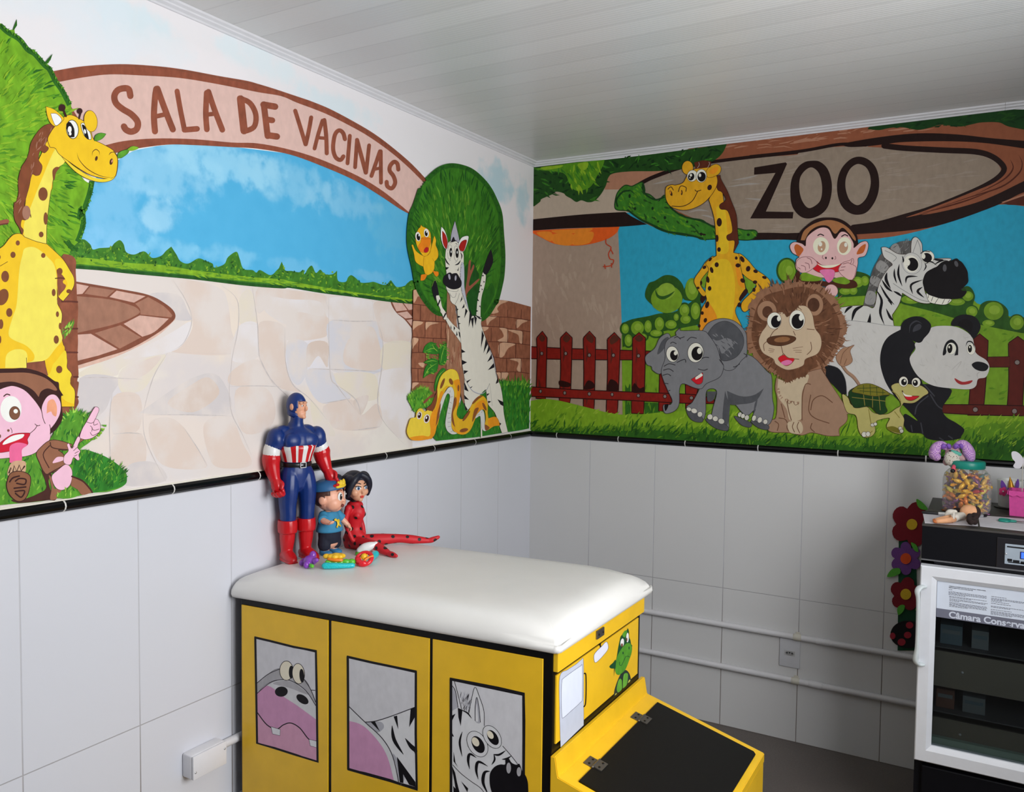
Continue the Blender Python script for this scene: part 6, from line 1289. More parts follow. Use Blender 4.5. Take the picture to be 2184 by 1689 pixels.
add_ball(bm, (0, -.0305, .450), (.009, .004, .003)); add_ball(bm, (0, -.029, .446), (.008, .0045, .0035)); add_ball(bm, (0, -.0275, .437), (.010, .0075, .006)); add_tube(bm, [(-.018, -.0265, .480), (0, -.0325, .479), (.018, -.0265, .480)], .0045, 8, 0, 3)
HR = Matrix.Rotation(math.radians(30), 4, 'Z')
bm.transform(HR)
head = fuse('head', bm, tskin, fig, .0018, 3)
bm = bmesh.new()
for s in (-1, 1):
    add_ball(bm, (s*.0115, -.0288, .4715), (.0058, .0032, .0034), 0, None, 12, 8); add_ball(bm, (s*.0115, -.0313, .4715), (.0026, .0012, .0026), 1, None, 10, 6)
    add_tube(bm, [(s*.005, -.0338, .4785), (s*.012, -.0325, .4805), (s*.019, -.028, .4785)], .0014, 6, 1, 3)
bm.transform(HR); finish('eyes', bm, [twhite, tbrown], head)
for s in (-1, 1):
    bm = bmesh.new(); add_ball(bm, (s*.0300, .002, .468), (.004, .007, .010)); bm.transform(HR); finish('ear', bm, tskin, head, True)
bm = bmesh.new()
add_ball(bm, (0, .001, .4725), (.0296, .0352, .0378), 0, None, 40, 28)
bmesh.ops.delete(bm, geom=[v for v in bm.verts if v.co.y < -.012 and v.co.z < .4835 and (v.co.x/.0232)**2 < 1.0 and v.co.z > .424 or v.co.z < .438], context='VERTS')
add_tube(bm, [(0, .008, .440), (0, .004, .452)], [(.0255, .0245), (.027, .027)], 24, 0, 2, cap=False)
bm.transform(HR)
o = finish('hood', bm, tblue, head, True)
md = o.modifiers.new('t', 'SOLIDIFY'); md.thickness = .0016; md.offset = -1
# ---- small boy doll with cap
bp = zp(703, 1182, .9235)
boy = empty('boy_doll', bp, math.radians(86), 'small boy doll in blue shirt, navy shorts and blue and yellow cap', 'doll')
boy.scale = (1.12, 1.12, 1.12)
bskin = mat('doll_skin', (232, 170, 142), .4); tee = mat('doll_blue_shirt', (52, 132, 172), .75, 1, .08, 80); navy = mat('doll_navy_shorts', (20, 24, 44), .8, 1, .1, 90); capb = mat('doll_blue_cap', (36, 92, 140), .5); gold = mat('doll_yellow_plastic', (232, 196, 44), .45); shoe = mat('doll_blue_shoes', (58, 128, 176), .5); hairb = mat('doll_brown_hair', (70, 38, 30), .55)
BR = Matrix.Rotation(math.radians(24), 4, 'Z')
bm = bmesh.new()
add_tube(bm, [(0, 0, .040), (0, 0, .065), (0, 0, .095), (0, 0, .118), (0, 0, .130)], [(.028, .024), (.031, .026), (.027, .022), (.018, .016), (.012, .012)], 18, 0, 4, ref=(0, -1, 0))
for s in (-1, 1): add_tube(bm, [(s*.0165, 0, .045), (s*.0175, 0, .025), (s*.0175, 0, .008)], [.0145, .013, .011], 12, 0, 3)
add_tube(bm, [(-.024, 0, .113), (-.036, -.012, .103), (-.037, -.030, .100)], [.0095, .0092, .008], 10, 0, 3); hand(bm, (-.037, -.030, .100), (-.037, -.036, .099), (0, -1, -.1), (1, 0, 0), .0058, .5)
add_tube(bm, [(.024, 0, .113), (.040, -.005, .095), (.051, -.014, .080)], [.0095, .009, .0078], 10, 0, 3); hand(bm, (.051, -.014, .080), (.055, -.017, .074), (.55, -.3, -.78), (-.3, -.9, .1), .0058, .5)
fuse('body', bm, bskin, boy, .0022, 4)
bm = bmesh.new()
add_ball(bm, (0, 0, .163), (.043, .040, .041)); add_ball(bm, (-.016, -.016, .148), (.024, .024, .022)); add_ball(bm, (.016, -.016, .148), (.024, .024, .022)); add_ball(bm, (0, -.0415, .153), (.005, .0045, .0045)); add_ball(bm, (0, -.012, .134), (.022, .022, .014))
for s in (-1, 1): add_ball(bm, (s*.0425, .004, .158), (.006, .011, .0125))
bm.transform(BR); bh = fuse('head', bm, bskin, boy, .002, 4)
bm = bmesh.new()
for s in (-1, 1):
    Rz = Matrix.Rotation(s*math.radians(24), 3, 'Z')
    add_ball(bm, (s*.0165, -.0372, .166), (.0088, .0026, .0125), 0, Rz, 14, 8); add_ball(bm, (s*.0158, -.0392, .1655), (.0055, .0018, .0088), 1, Rz, 14, 8); add_ball(bm, (s*.0165+.002, -.0408, .169), (.002, .001, .0028), 0, Rz, 8, 6)
    add_tube(bm, [(s*.010, -.0395, .183), (s*.017, -.038, .186), (s*.025, -.034, .183)], .0016, 6, 2, 3)
add_ball(bm, (0, -.0385, .139), (.0065, .0028, .005), 3, None, 10, 6)
bm.transform(BR); o = finish('face_features', bm, [twhite, mat('doll_eye_black', (30, 18, 18), .25), mat('doll_brow', (150, 72, 42), .5), mat('doll_mouth', (120, 44, 36), .5)], bh, True)
bm = bmesh.new()
add_ball(bm, (0, .003, .166), (.0455, .0425, .0425), 0, None, 36, 24)
bmesh.ops.delete(bm, geom=[v for v in bm.verts if (v.co.y < -.021 + max(0, (v.co.z-.170))*.3 and v.co.z < .192) or (v.co.z < .158 and v.co.y < .006) or (v.co.z < .166 and v.co.y < -.010) or v.co.z < .136], context='VERTS')
bm.transform(BR); o = finish('hair', bm, hairb, bh, True); md = o.modifiers.new('t', 'SOLIDIFY'); md.thickness = .002
bm = bmesh.new()
add_lathe(bm, [(.0470, .1815), (.0478, .1835), (.0472, .189), (.044, .198), (.036, .2055), (.022, .2100), (0, .2115)], 32, 0, Matrix.Translation((0, .002, 0)) @ Matrix.Rotation(math.radians(-6), 4, 'X') @ Matrix.Translation((0, -.016, 0)), 1.0, .94)
bm.transform(BR); cp = finish('cap', bm, capb, boy, True)
bm = bmesh.new()
for k in range(5):
    a = math.radians(-90+(k-2)*13); add_ball(bm, (.0435*math.cos(a), .0415*math.sin(a)+.004, .199+.003*(k % 2)), (.0068, .005, .0105), 0, None, 10, 8)
add_tube(bm, [(.0445*math.cos(math.radians(-90+d)), .0425*math.sin(math.radians(-90+d))+.003, .1945) for d in (-34, -17, 0, 17, 34)], .0048, 8, 0, 3)
bm.transform(BR); o = finish('cap_crest', bm, gold, cp, True); o['label'] = 'yellow crest on the cap front'
bm = bmesh.new()
add_tube(bm, [(0, 0, .068), (0, 0, .085), (0, 0, .105), (0, 0, .121)], [(.039, .033), (.034, .029), (.0285, .0245), (.0195, .018)], 24, 0, 4, cap=False, ref=(0, -1, 0))
add_tube(bm, [(-.021, 0, .115), (-.031, -.006, .1075), (-.036, -.014, .1035)], [.0125, .0125, .013], 12, 0, 3, cap=False); add_tube(bm, [(.021, 0, .115), (.033, -.002, .103), (.040, -.006, .095)], [.0125, .0125, .013], 12, 0, 3, cap=False)
pts = [(-.013, .104), (-.006, .106), (-.002, .101), (.004, .103), (.007, .097), (.004, .090), (.010, .083), (.007, .080), (.001, .086), (-.005, .079), (-.008, .082), (-.003, .090), (-.004, .097), (-.012, .100)]
tri = tessellate_polygon([[Vector((p[0], p[1], 0)) for p in pts]])
vv = [bm.verts.new((p[0], -.0305-(.105-p[1])*.16, p[1])) for p in pts]
for t in tri:
    f = bm.faces.new([vv[i] for i in t]); f.material_index = 1
sh_ = finish('shirt', bm, [tee, gold], boy, True); md = sh_.modifiers.new('t', 'SOLIDIFY'); md.thickness = .0014; sh_['label'] = 'blue shirt with yellow print'
bm = bmesh.new()
add_tube(bm, [(0, 0, .082), (0, 0, .066), (0, 0, .050)], [(.032, .028), (.034, .029), (.034, .028)], 20, 0, 3, ref=(0, -1, 0))
for s in (-1, 1): add_tube(bm, [(s*.017, 0, .056), (s*.0185, 0, .040), (s*.019, 0, .030)], [.018, .0185, .019], 14, 0, 3)
fuse('shorts', bm, navy, boy, .0022, 3)
for s in (-1, 1):
    bm = bmesh.new(); x = s*.0175
    add_tube(bm, [(x, .004, .020), (x, .003, .010)], .0135, 12, 0, 2); add_tube(bm, [(x, .008, .0075), (x, -.010, .0075), (x+s*.002, -.019, .0065)], [(.0125, .0075), (.0135, .0078), (.011, .0065)], 12, 0, 3, ref=(0, 0, 1))
    fuse('shoe', bm, shoe, boy, .002, 3)
# ---- seated fashion doll in red suit with black spots
dz = .9245
dp = zp(756, 1167, dz)
doll = empty('fashion_doll', dp, 0, 'seated fashion doll in red suit with black spots, dark blue hair in bunches', 'doll')
rsuit = mat('doll_red_suit', (200, 20, 34), .55, 1, .04, 60); bsuit = mat('doll_black_spots', (22, 14, 16), .6); dskin = mat('fashion_doll_skin', (214, 158, 126), .4); dhair = mat('doll_dark_blue_hair', (14, 18, 36), .5, 1, .3, 120, (1, 1, .2)); lips = mat('doll_lips', (206, 60, 54), .35); iris = mat('doll_blue_iris', (48, 96, 150), .3)
f1 = zp(925, 1152, dz+.012) - dp; f2 = zp(836, 1183, dz+.010) - dp
bm = bmesh.new()
D8 = math.radians(10); fdir = Vector((math.cos(D8), math.sin(D8), 0)); sdir = Vector((-fdir.y, fdir.x, 0))   # sdir: doll's left (away from camera)
up = Vector((0, 0, 1))
def dl(f, s, z): return fdir*f + sdir*s + up*z
add_tube(bm, [dl(0, 0, .012), dl(0, 0, .034), dl(-.004, 0, .062), dl(-.003, 0, .092), dl(0, 0, .118), dl(-.002, 0, .137)], [(.028, .038), (.030, .040), (.0215, .0265), (.025, .031), (.027, .036), (.018, .026)], 20, 0, 4, ref=fdir)
for s in (-1, 1):
    add_ball(bm, dl(.018, s*.014, .108), (.014, .014, .013))
    add_ball(bm, dl(-.002, s*.034, .132), (.0125, .0125, .013))
    hip = dl(.010, s*.018, .019)
    ft = f1 if s > 0 else f2
    kn = hip.lerp(Vector((ft.x, ft.y, .014)), .52); kn.z = .022 if s > 0 else .028
    an = hip.lerp(ft, .94); an.z = .011
    add_tube(bm, [hip, hip.lerp(kn, .5), kn, kn.lerp(an, .45), an], [.0205, .0195, .0145, .0145, .0085], 14, 0, 4)
    d = (ft-hip).normalized(); tip = an + d*.030
    add_tube(bm, [an, an + d*.012 + up*(.004 if s > 0 else 0), tip + up*(.012 if s > 0 else .0)], [.0088, .0095, .006], 10, 0, 3)
add_tube(bm, [dl(-.002, .036, .130), dl(-.006, .043, .095), dl(.004, .044, .060), dl(.012, .040, .035)], [.0105, .009, .0085, .007], 12, 0, 4)
add_tube(bm, [dl(-.002, -.036, .130), dl(-.006, -.044, .095), dl(.006, -.046, .062), dl(.018, -.042, .034)], [.0105, .009, .0085, .007], 12, 0, 4)
body = fuse('body', bm, [rsuit, bsuit], doll, .0024, 4)
# black spots of the suit lie in the body's own mesh
bb = bmesh.new(); bb.from_mesh(body.data); bb.faces.ensure_lookup_table()
tree_ = BVHTree.FromBMesh(bb); rnd = random.Random(11); cs = []
F_ = list(bb.faces)
for k in range(4000):
    f = F_[rnd.randrange(len(F_))]; c = f.calc_center_median()
    if all((c-q).length > .024 for q, _ in cs): cs.append((c, f.normal.copy()))
for c, n in cs:
    t1 = n.orthogonal().normalized(); t2 = n.cross(t1); r = rnd.uniform(.0054, .0068); ring = []
    for k in range(12):
        q = c + t1*r*math.cos(2*PI*k/12) + t2*r*math.sin(2*PI*k/12)
        h = tree_.find_nearest(q); ring.append(bb.verts.new(h[0] + h[1]*.0005))
    h = tree_.find_nearest(c); cv = bb.verts.new(h[0] + h[1]*.0005)
    for k in range(12):
        f = bb.faces.new((cv, ring[k], ring[(k+1) % 12])); f.material_index = 1; f.smooth = True
bb.to_mesh(body.data); bb.free()
bm = bmesh.new(); add_tube(bm, [(-.002, 0, .136), (0, 0, .148), (.002, 0, .160)], [.0155, .0125, .0125], 16, 0, 3); o = finish('collar', bm, bsuit, doll, True); o['label'] = 'black high collar'
DR = Matrix.Translation((.004, 0, .197)) @ Matrix.Rotation(math.radians(90-14), 4, 'Z') @ Matrix.Scale(1.12, 4)      # head frame, front = -Y
bm = bmesh.new()
add_ball(bm, (0, 0, .002), (.0315, .034, .036)); add_ball(bm, (0, -.012, -.020), (.020, .020, .019)); add_ball(bm, (0, -.024, -.034), (.007, .007, .006)); add_tube(bm, [(0, -.031, .0), (0, -.0365, -.011), (0, -.033, -.013)], [.002, .0036, .003], 8, 0, 3)
for s in (-1, 1): add_ball(bm, (s*.015, -.020, -.012), (.013, .012, .012))
bm.transform(DR); dh = fuse('head', bm, dskin, doll, .002, 4)
bm = bmesh.new()
for s in (-1, 1):
    Rz = Matrix.Rotation(s*math.radians(24), 3, 'Z')
    add_ball(bm, (s*.0130, -.0312, .001), (.0082, .0022, .0052), 0, Rz, 14, 8); add_ball(bm, (s*.0128, -.0330, .001), (.0038, .0012, .0048), 1, Rz, 12, 8); add_ball(bm, (s*.0128, -.0338, .001), (.002, .0008, .0026), 2, Rz, 10, 6)
    add_tube(bm, [(s*.005, -.0342, .0045), (s*.012, -.0335, .0072), (s*.021, -.0285, .0065)], .0013, 6, 2, 3); add_tube(bm, [(s*.006, -.0348, .013), (s*.014, -.033, .0165), (s*.023, -.027, .014)], .0012, 6, 2, 3)
add_ball(bm, (0, -.0322, -.0225), (.0066, .003, .0019), 3, None, 12, 6); add_ball(bm, (0, -.0312, -.0258), (.0056, .0034, .0022), 3, None, 12, 6)
bm.transform(DR); finish('face_features', bm, [twhite, iris, bsuit, lips], dh, True)
bm = bmesh.new()
add_ball(bm, (0, .008, .010), (.038, .038, .038)); add_ball(bm, (0, .016, -.012), (.034, .028, .030))
rnd = random.Random(5)
for s in (-1, 1):
    add_ball(bm, (s*.032, .002, .006), (.013, .024, .034)); add_ball(bm, (s*.026, -.010, .022), (.016, .018, .016)); add_tube(bm, [(s*.004, -.024, .038), (s*.022, -.027, .026), (s*.033, -.020, .004), (s*.034, -.012, -.022)], [.008, .010, .010, .006], 10, 0, 4)
    add_ball(bm, (s*.046, .026, .010), (.023, .021, .030)); add_ball(bm, (s*.050, .030, -.010), (.018, .018, .024))
    for k in range(14):
        q = Vector((s*(.050+rnd.uniform(-.014, .014)), .028+rnd.uniform(-.014, .016), .004+rnd.uniform(-.034, .030)))
        add_tube(bm, [q, q+Vector((s*rnd.uniform(0, .012), rnd.uniform(0, .008), rnd.uniform(-.014, .012)))], [.0075, .0035], 8, 0, 1)
bm.transform(DR); fuse('hair', bm, dhair, dh, .0026, 2)
# ---- baby rattles in front
def glossy(n, c): return mat('rattle_'+n, c, .22, 1, .04, 90)
rpur, rcy, rgr, rye, ror, rre, rwh = glossy('purple', (132, 66, 176)), mat('rattle_cyan_glitter', (34, 190, 198), .25, 1, .25, 420), glossy('green', (96, 190, 56)), glossy('yellow', (240, 190, 44)), glossy('orange', (232, 128, 30)), glossy('red', (222, 30, 44)), glossy('white', (232, 232, 232))
zt = .9262
c = zp(660, 1208, zt); t = empty('teether', c, math.radians(-30), 'purple teddy shaped teether lying beside the red boots', 'teether')
bm = bmesh.new()
add_ball(bm, (.002, 0, .017), (.021, .018, .0165)); add_ball(bm, (-.006, .012, .032), (.011, .010, .012)); add_ball(bm, (-.024, -.008, .011), (.008, .010, .0105)); add_ball(bm, (-.016, -.018, .009), (.008, .008, .009)); add_ball(bm, (.018, -.014, .010), (.008, .009, .0105)); add_ball(bm, (.024, .008, .020), (.008, .008, .008)); add_tube(bm, [(.018, .006, .022), (.030, .012, .024)], [.006, .007], 10, 0, 2)
fuse('bear', bm, rpur, t, .0016, 3); bm = bmesh.new(); add_tube(bm, [(.020, -.004, .009), (.034, -.002, .009)], .006, 8, 0, 2); finish('link', bm, rgr, t, True)
a = zp(693, 1207, zt+.009); b2 = zp(752, 1205, zt+.009); mid = (a+b2)/2
t = empty('rattle', Vector((mid.x, mid.y, zt)), math.atan2((b2-a).y, (b2-a).x), 'cyan rattle handle with green scalloped bar and yellow flower on top', 'rattle')
L_ = (b2-a).length/2
bm = bmesh.new(); add_tube(bm, [(-L_, 0, .0095), (-L_*.4, -.003, .0095), (L_*.2, -.002, .0085), (L_, .002, .0075)], [.0095, .0090, .0078, .0072], 14, 0, 4); finish('handle', bm, rcy, t, True)
bm = bmesh.new()
for k in range(5): add_ball(bm, (-L_*.75+k*L_*.42, .020, .0135), (.0115, .0105, .0095))
fuse('scalloped_bar', bm, rgr, t, .0018, 2)
bm = bmesh.new()
for k in range(7): add_ball(bm, (-.008+.0175*math.cos(2*PI*k/7), .028+.011*math.sin(2*PI*k/7), .030), (.010, .0085, .0075))
add_ball(bm, (-.008, .028, .032), (.017, .012, .008)); add_ball(bm, (-.036, .030, .030), (.011, .009, .008)); fuse('flower', bm, rye, t, .0018, 3)
bm = bmesh.new(); add_tube(bm, [(-.030, .016, .0245), (-.012, .0105, .0225), (.008, .012, .0215)], [.004, .0055, .0045], 10, 0, 3); finish('orange_trim', bm, ror, t, True)
c = zp(777, 1206, zt); t = empty('rattle', c, math.radians(20), 'red ring rattle with yellow and orange beads and short cyan handle', 'rattle')
bm = bmesh.new()
Rt = Matrix.Rotation(math.radians(-38), 4, 'X') @ Matrix.Rotation(0, 4, 'Z')
TM = Matrix.Translation((0, 0, .0205)) @ Rt.inverted()
add_tube(bm, [TM @ Vector((.0225*math.cos(2*PI*k/14), .0225*math.sin(2*PI*k/14), 0)) for k in range(14)], .0062, 10, 0, 3, closed=True)
for k in (9, 10, 11, 12): add_ball(bm, TM @ Vector((.018*math.cos(2*PI*k/14-.5), .018*math.sin(2*PI*k/14-.5), .003)), (.0095, .0095, .0075))
fuse('ring', bm, rre, t, .0016, 2)
bm = bmesh.new(); add_ball(bm, TM @ Vector((-.002, .006, .002)), (.0095, .0095, .0095))
for k in range(8): add_ball(bm, TM @ Vector((-.002+.0095*math.cos(k*PI/4), .006+.0095*math.sin(k*PI/4), .002)), .0026, 0, None, 8, 6)
finish('yellow_bead', bm, rye, t, True)
bm = bmesh.new(); add_tube(bm, [TM @ Vector((.004, -.010, .004)), TM @ Vector((.012, .0, .005)), TM @ Vector((.024, .008, .004))], .0036, 8, 0, 2); finish('orange_bar', bm, ror, t, True)
a2 = zp(797, 1184, zt+.010)-c; Ri = Matrix.Rotation(math.radians(-20), 3, 'Z')
a2 = Ri @ a2
bm = bmesh.new(); add_tube(bm, [(.012, .016, .010), (a2.x*.6+.006, a2.y*.6, .011), (a2.x+.004, a2.y+.004, .0125)], [.0065, .0085, .0115], 14, 0, 4); finish('handle', bm, rcy, t, True)
c = zp(783, 1182, zt); t = empty('rattle', c, math.radians(38), 'white bird shaped rattle with green base behind the red ring', 'rattle')
bm = bmesh.new(); add_tube(bm, [(-.020, 0, .012), (-.006, 0, .020), (.012, 0, .027), (.026, 0, .032)], [.013, .0155, .0125, .007], 14, 0, 4); add_ball(bm, (.026, 0, .034), (.008, .007, .006)); fuse('body', bm, rwh, t, .0016, 3)
bm = bmesh.new(); add_lathe(bm, [(0, 0), (.015, 0), (.017, .004), (.0155, .009), (0, .011)], 20, 0, Matrix.Translation((-.020, -.006, 0))); o = finish('base', bm, rgr, t, True); o['label'] = 'green base'
# ---------------------------------------------------------------- conduits, socket, junction box
pipem = mat('grey_white_conduit', (214, 213, 216), .4); clipm = mat('cream_clip', (206, 202, 190), .5)
def conduit(name, z, y0, clip_px, coup_px, label):
    r = .0118; d = .016
    o = empty(name, (d, y0, z), 0, label, 'pipe'); O = Vector((d, y0, z))
    pts = [Vector((d, y0, z)), Vector((d, -.9, z)), Vector((d, -.08, z))]
    for k in range(1, 6):
        a = PI/2*k/6; pts.append(Vector((d+.06*(1-math.cos(a)), -.08+(.08-d)*math.sin(a), z)))
    pts += [Vector((.09, -d, z)), Vector((1.2, -d, z)), Vector((2.55, -d, z))]
    bm = bmesh.new(); add_tube(bm, [p-O for p in pts], r, 16, 0, 1); finish('tube', bm, pipem, o, True)
    x = on_plane(clip_px[0], clip_px[1], (0, 1, 0), -d).x
    bm = bmesh.new(); add_tube(bm, [Vector((x-.0085, -d, z))-O, Vector((x+.0085, -d, z))-O], r+.0022, 18, 0, 1); add_box(bm, Vector((x-.008, -.008, z-.016))-O, Vector((x+.008, -.0021, z+.018))-O, 0, .001)
    finish('clip', bm, clipm, o, True, 40)
    x0, x1 = on_plane(coup_px[0], coup_px[1], (0, 1, 0), -d).x, on_plane(coup_px[2], coup_px[3], (0, 1, 0), -d).x
    bm = bmesh.new(); add_tube(bm, [Vector((x0, -d, z))-O, Vector((x1, -d, z))-O], r+.0016, 18, 0, 1); finish('coupling', bm, pipem, o, True, 40)
    return o
conduit('conduit_pipe', .4355, -1.842, (1701, 1350), (1743, 1358, 1767, 1363), 'upper grey conduit pipe from the junction box around the corner')
conduit('conduit_pipe', .2575, -2.30, (1697, 1443), (1729, 1448, 1752, 1453), 'lower grey conduit pipe along the wall below the socket')
jb = empty('junction_box', (.002, -1.958, .3945), 0, 'white plastic junction box on the left tiled wall beside the couch', 'junction box')
bm = bmesh.new(); add_box(bm, (0, 0, 0), (.039, .113, .066), 0, .005, 3); finish('housing', bm, pvc, jb, True, 35)
bm = bmesh.new(); add_box(bm, (.039, .0005, .0005), (.0455, .1125, .0655), 0, .002, 2); finish('cover', bm, pvc, jb, True, 35)
for (y, z) in ((.008, .020), (.106, .046)):
    bm = bmesh.new(); add_lathe(bm, [(0, .0014), (.0028, .0010), (.0034, 0)], 12, 0, Matrix.Translation((.0455, y, z)) @ Matrix.Rotation(PI/2, 4, 'Y')); finish('screw', bm, tsilver, jb)
sk0 = on_plane(1663.5, 1361, (0, 1, 0), -.004); sk1 = on_plane(1706, 1424, (0, 1, 0), -.004)
so = empty('wall_socket', ((sk0.x+sk1.x)/2, -.0021, (sk0.z+sk1.z)/2), 0, 'white wall socket plate between the two conduit pipes', 'socket')
w2, h2_ = abs(sk1.x-sk0.x)/2, .058
bm = bmesh.new(); add_box(bm, (-w2, -.007, -h2_), (w2, 0, h2_), 0, .003, 3); finish('plate', bm, mat('socket_white', (204, 205, 210), .4), so, True, 40)
bm = bmesh.new(); add_box(bm, (-.021, -.0082, -.010), (.021, -.006, .011), 0, .0008)
hexp = [(-.019, 0), (-.011, .008), (.011, .008), (.019, 0), (.011, -.008), (-.011, -.008)]
add_prism(bm, [(p[0], -.0083, p[1]) for p in hexp], (0, -.0004, 0), 1)
for x, z in ((-.010, .001), (0, .003), (.010, .001)): add_lathe(bm, [(0, .0008), (.0030, .0006), (.0030, 0)], 12, 2, Matrix.Translation((x, -.0086, z)) @ Matrix.Rotation(PI/2, 4, 'X'))
bmesh.ops.recalc_face_normals(bm, faces=bm.faces)
finish('outlet', bm, [mat('socket_insert', (188, 188, 190), .4), mat('socket_recess', (150, 150, 150), .5), tblack], so)
# ---------------------------------------------------------------- felt flower hanging on the back wall
felt = lambda n, c: mat('felt_'+n, c, .95, 1, .12, 300)
fm, fv, fy, fo, fg, fdg, fk, frd = felt('maroon', (120, 22, 34)), felt('purple', (110, 66, 134)), felt('yellow', (214, 176, 42)), felt('orange', (222, 84, 36)), felt('light_green', (86, 166, 56)), felt('dark_green', (16, 66, 42)), felt('black', (18, 16, 18)), felt('red', (160, 40, 56))
YF = -.012
def fw(px, py): return on_plane(px, py, (0, 1, 0), YF)
fl0 = fw(1936, 1250); fh = empty('felt_flower_hanging', (fl0.x, -.0025, .47), 0, 'felt wall hanging with three flowers above a black and red ladybird', 'wall hanging')
FO = Vector((fl0.x, -.0025, .47))
def slab(bm, px, y, th, mi=0):
    pts = [fw(*p) for p in px]; pts = [Vector((p.x, y, p.z))-FO for p in pts]
    add_prism(bm, pts, (0, -th, 0), mi)
def felt_part(name, px, y, th, m, parent=fh):
    bm = bmesh.new(); slab(bm, px, y, th); bmesh.ops.recalc_face_normals(bm, faces=bm.faces); return finish(name, bm, m, parent)
def sm(pts, n=5): return [(p.x, p.y) for p in catmull([(a, b, 0) for a, b in pts], n, True)]
felt_part('backing_strip', [(1917, 1120), (1952, 1122), (1958, 1388), (1914, 1388)], -.003, .004, fdg)
def flower(cx, cy, r, n, rot, m, mc, rc):
    px = []
    for k in range(n*8):
        a = 2*PI*k/(n*8); q = abs(math.cos(n*(a-rot)/2)); rad = r*(.60+.40*q**.55)
        px.append((cx+rad*math.cos(a), cy+rad*math.sin(a)*1.04))
    o = felt_part('flower', px, -.008, .004, m)
    felt_part('flower_center', [(cx+rc*math.cos(2*PI*k/20), cy+rc*math.sin(2*PI*k/20)) for k in range(20)], -.012, .004, mc, o)
    return o
flower(1945, 1118, 47, 5, 2.55, fm, fy, 11.5); flower(1932, 1191, 34, 6, 1.55, fv, fo, 11.5); flower(1932, 1267, 35, 5, 2.4, fm, fy, 11.5)
for s in ([(1955, 1064), (1968, 1072), (1979, 1086), (1966, 1086), (1957, 1078)], [(1943, 1157), (1954, 1162), (1959, 1176), (1950, 1173)], [(1892, 1229), (1902, 1214), (1918, 1212), (1920, 1222), (1906, 1229)], [(1914, 1297), (1922, 1290), (1930, 1292), (1926, 1304), (1916, 1311)], [(1952, 1300), (1960, 1292), (1962, 1304)]):
    felt_part('leaf', sm(s), -.012, .003, fg)
lb = felt_part('ladybird', [(1936+37*math.cos(2*PI*k/32), 1353+29*math.sin(2*PI*k/32)) for k in range(32)], -.008, .005, fk)
for cx, cy, rx, ry in ((1940, 1333, 8, 7), (1936, 1354, 8, 7), (1923, 1369, 8.5, 7.5), (1904, 1356, 6, 7), (1957, 1362, 5, 9)):
    felt_part('spot', [(cx+rx*math.cos(2*PI*k/16), cy+ry*math.sin(2*PI*k/16)) for k in range(16)], -.013, .002, frd, lb)
# ---------------------------------------------------------------- vaccine refrigerator
FX0, FX1, FYF, FYB, FZ = 1.709, 2.269, -.644, -.080, 1.055
fr_ = empty('vaccine_refrigerator', ((FX0+FX1)/2, FYF, 0), 0, 'black vaccine refrigerator with white framed glass door', 'refrigerator')
RO = Vector(((FX0+FX1)/2, FYF, 0))
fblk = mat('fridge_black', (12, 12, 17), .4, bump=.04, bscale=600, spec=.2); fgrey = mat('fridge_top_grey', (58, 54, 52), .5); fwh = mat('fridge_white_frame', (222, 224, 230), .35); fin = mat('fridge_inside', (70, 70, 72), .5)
def fb(bm, lo, hi, mi=0, bev=0, seg=2): return add_box(bm, Vector(lo)-RO, Vector(hi)-RO, mi, bev, seg)
DZ0, DZ1 = .340, .936
bm = bmesh.new()
fb(bm, (FX0, FYF, .04), (FX1, FYB, DZ0-.004)); fb(bm, (FX0, FYF, DZ1+.002), (FX1, FYB, FZ-.006))
fb(bm, (FX0, FYF, DZ0-.01), (FX0+.035, FYB, DZ1+.01)); fb(bm, (FX1-.035, FYF, DZ0-.01), (FX1, FYB, DZ1+.01)); fb(bm, (FX0, FYB-.03, DZ0-.01), (FX1, FYB, DZ1+.01))
finish('cabinet', bm, fblk, fr_)
bm = bmesh.new(); fb(bm, (FX0+.03, FYF+.01, 0), (FX1-.03, FYB-.02, .045)); finish('plinth', bm, fblk, fr_)
bm = bmesh.new(); fb(bm, (FX0-.001, FYF-.001, FZ-.006), (FX1+.001, FYF+.30, FZ), 0, .001); fb(bm, (FX0-.001, FYF+.303, FZ-.006), (FX1+.001, FYB, FZ), 0, .001); finish('top_panel', bm, fgrey, fr_)
bm = bmesh.new(); fb(bm, (FX0+.02, FYF-.014, .06), (FX1-.02, FYF, DZ0-.02), 0, .004); finish('lower_grille', bm, fblk, fr_)
bm = bmesh.new(); fb(bm, (FX0, FYF-.004, DZ1+.010), (FX1, FYF, DZ1+.014), 0); finish('seam_strip', bm, mat('fridge_seam', (96, 96, 98), .4), fr_)
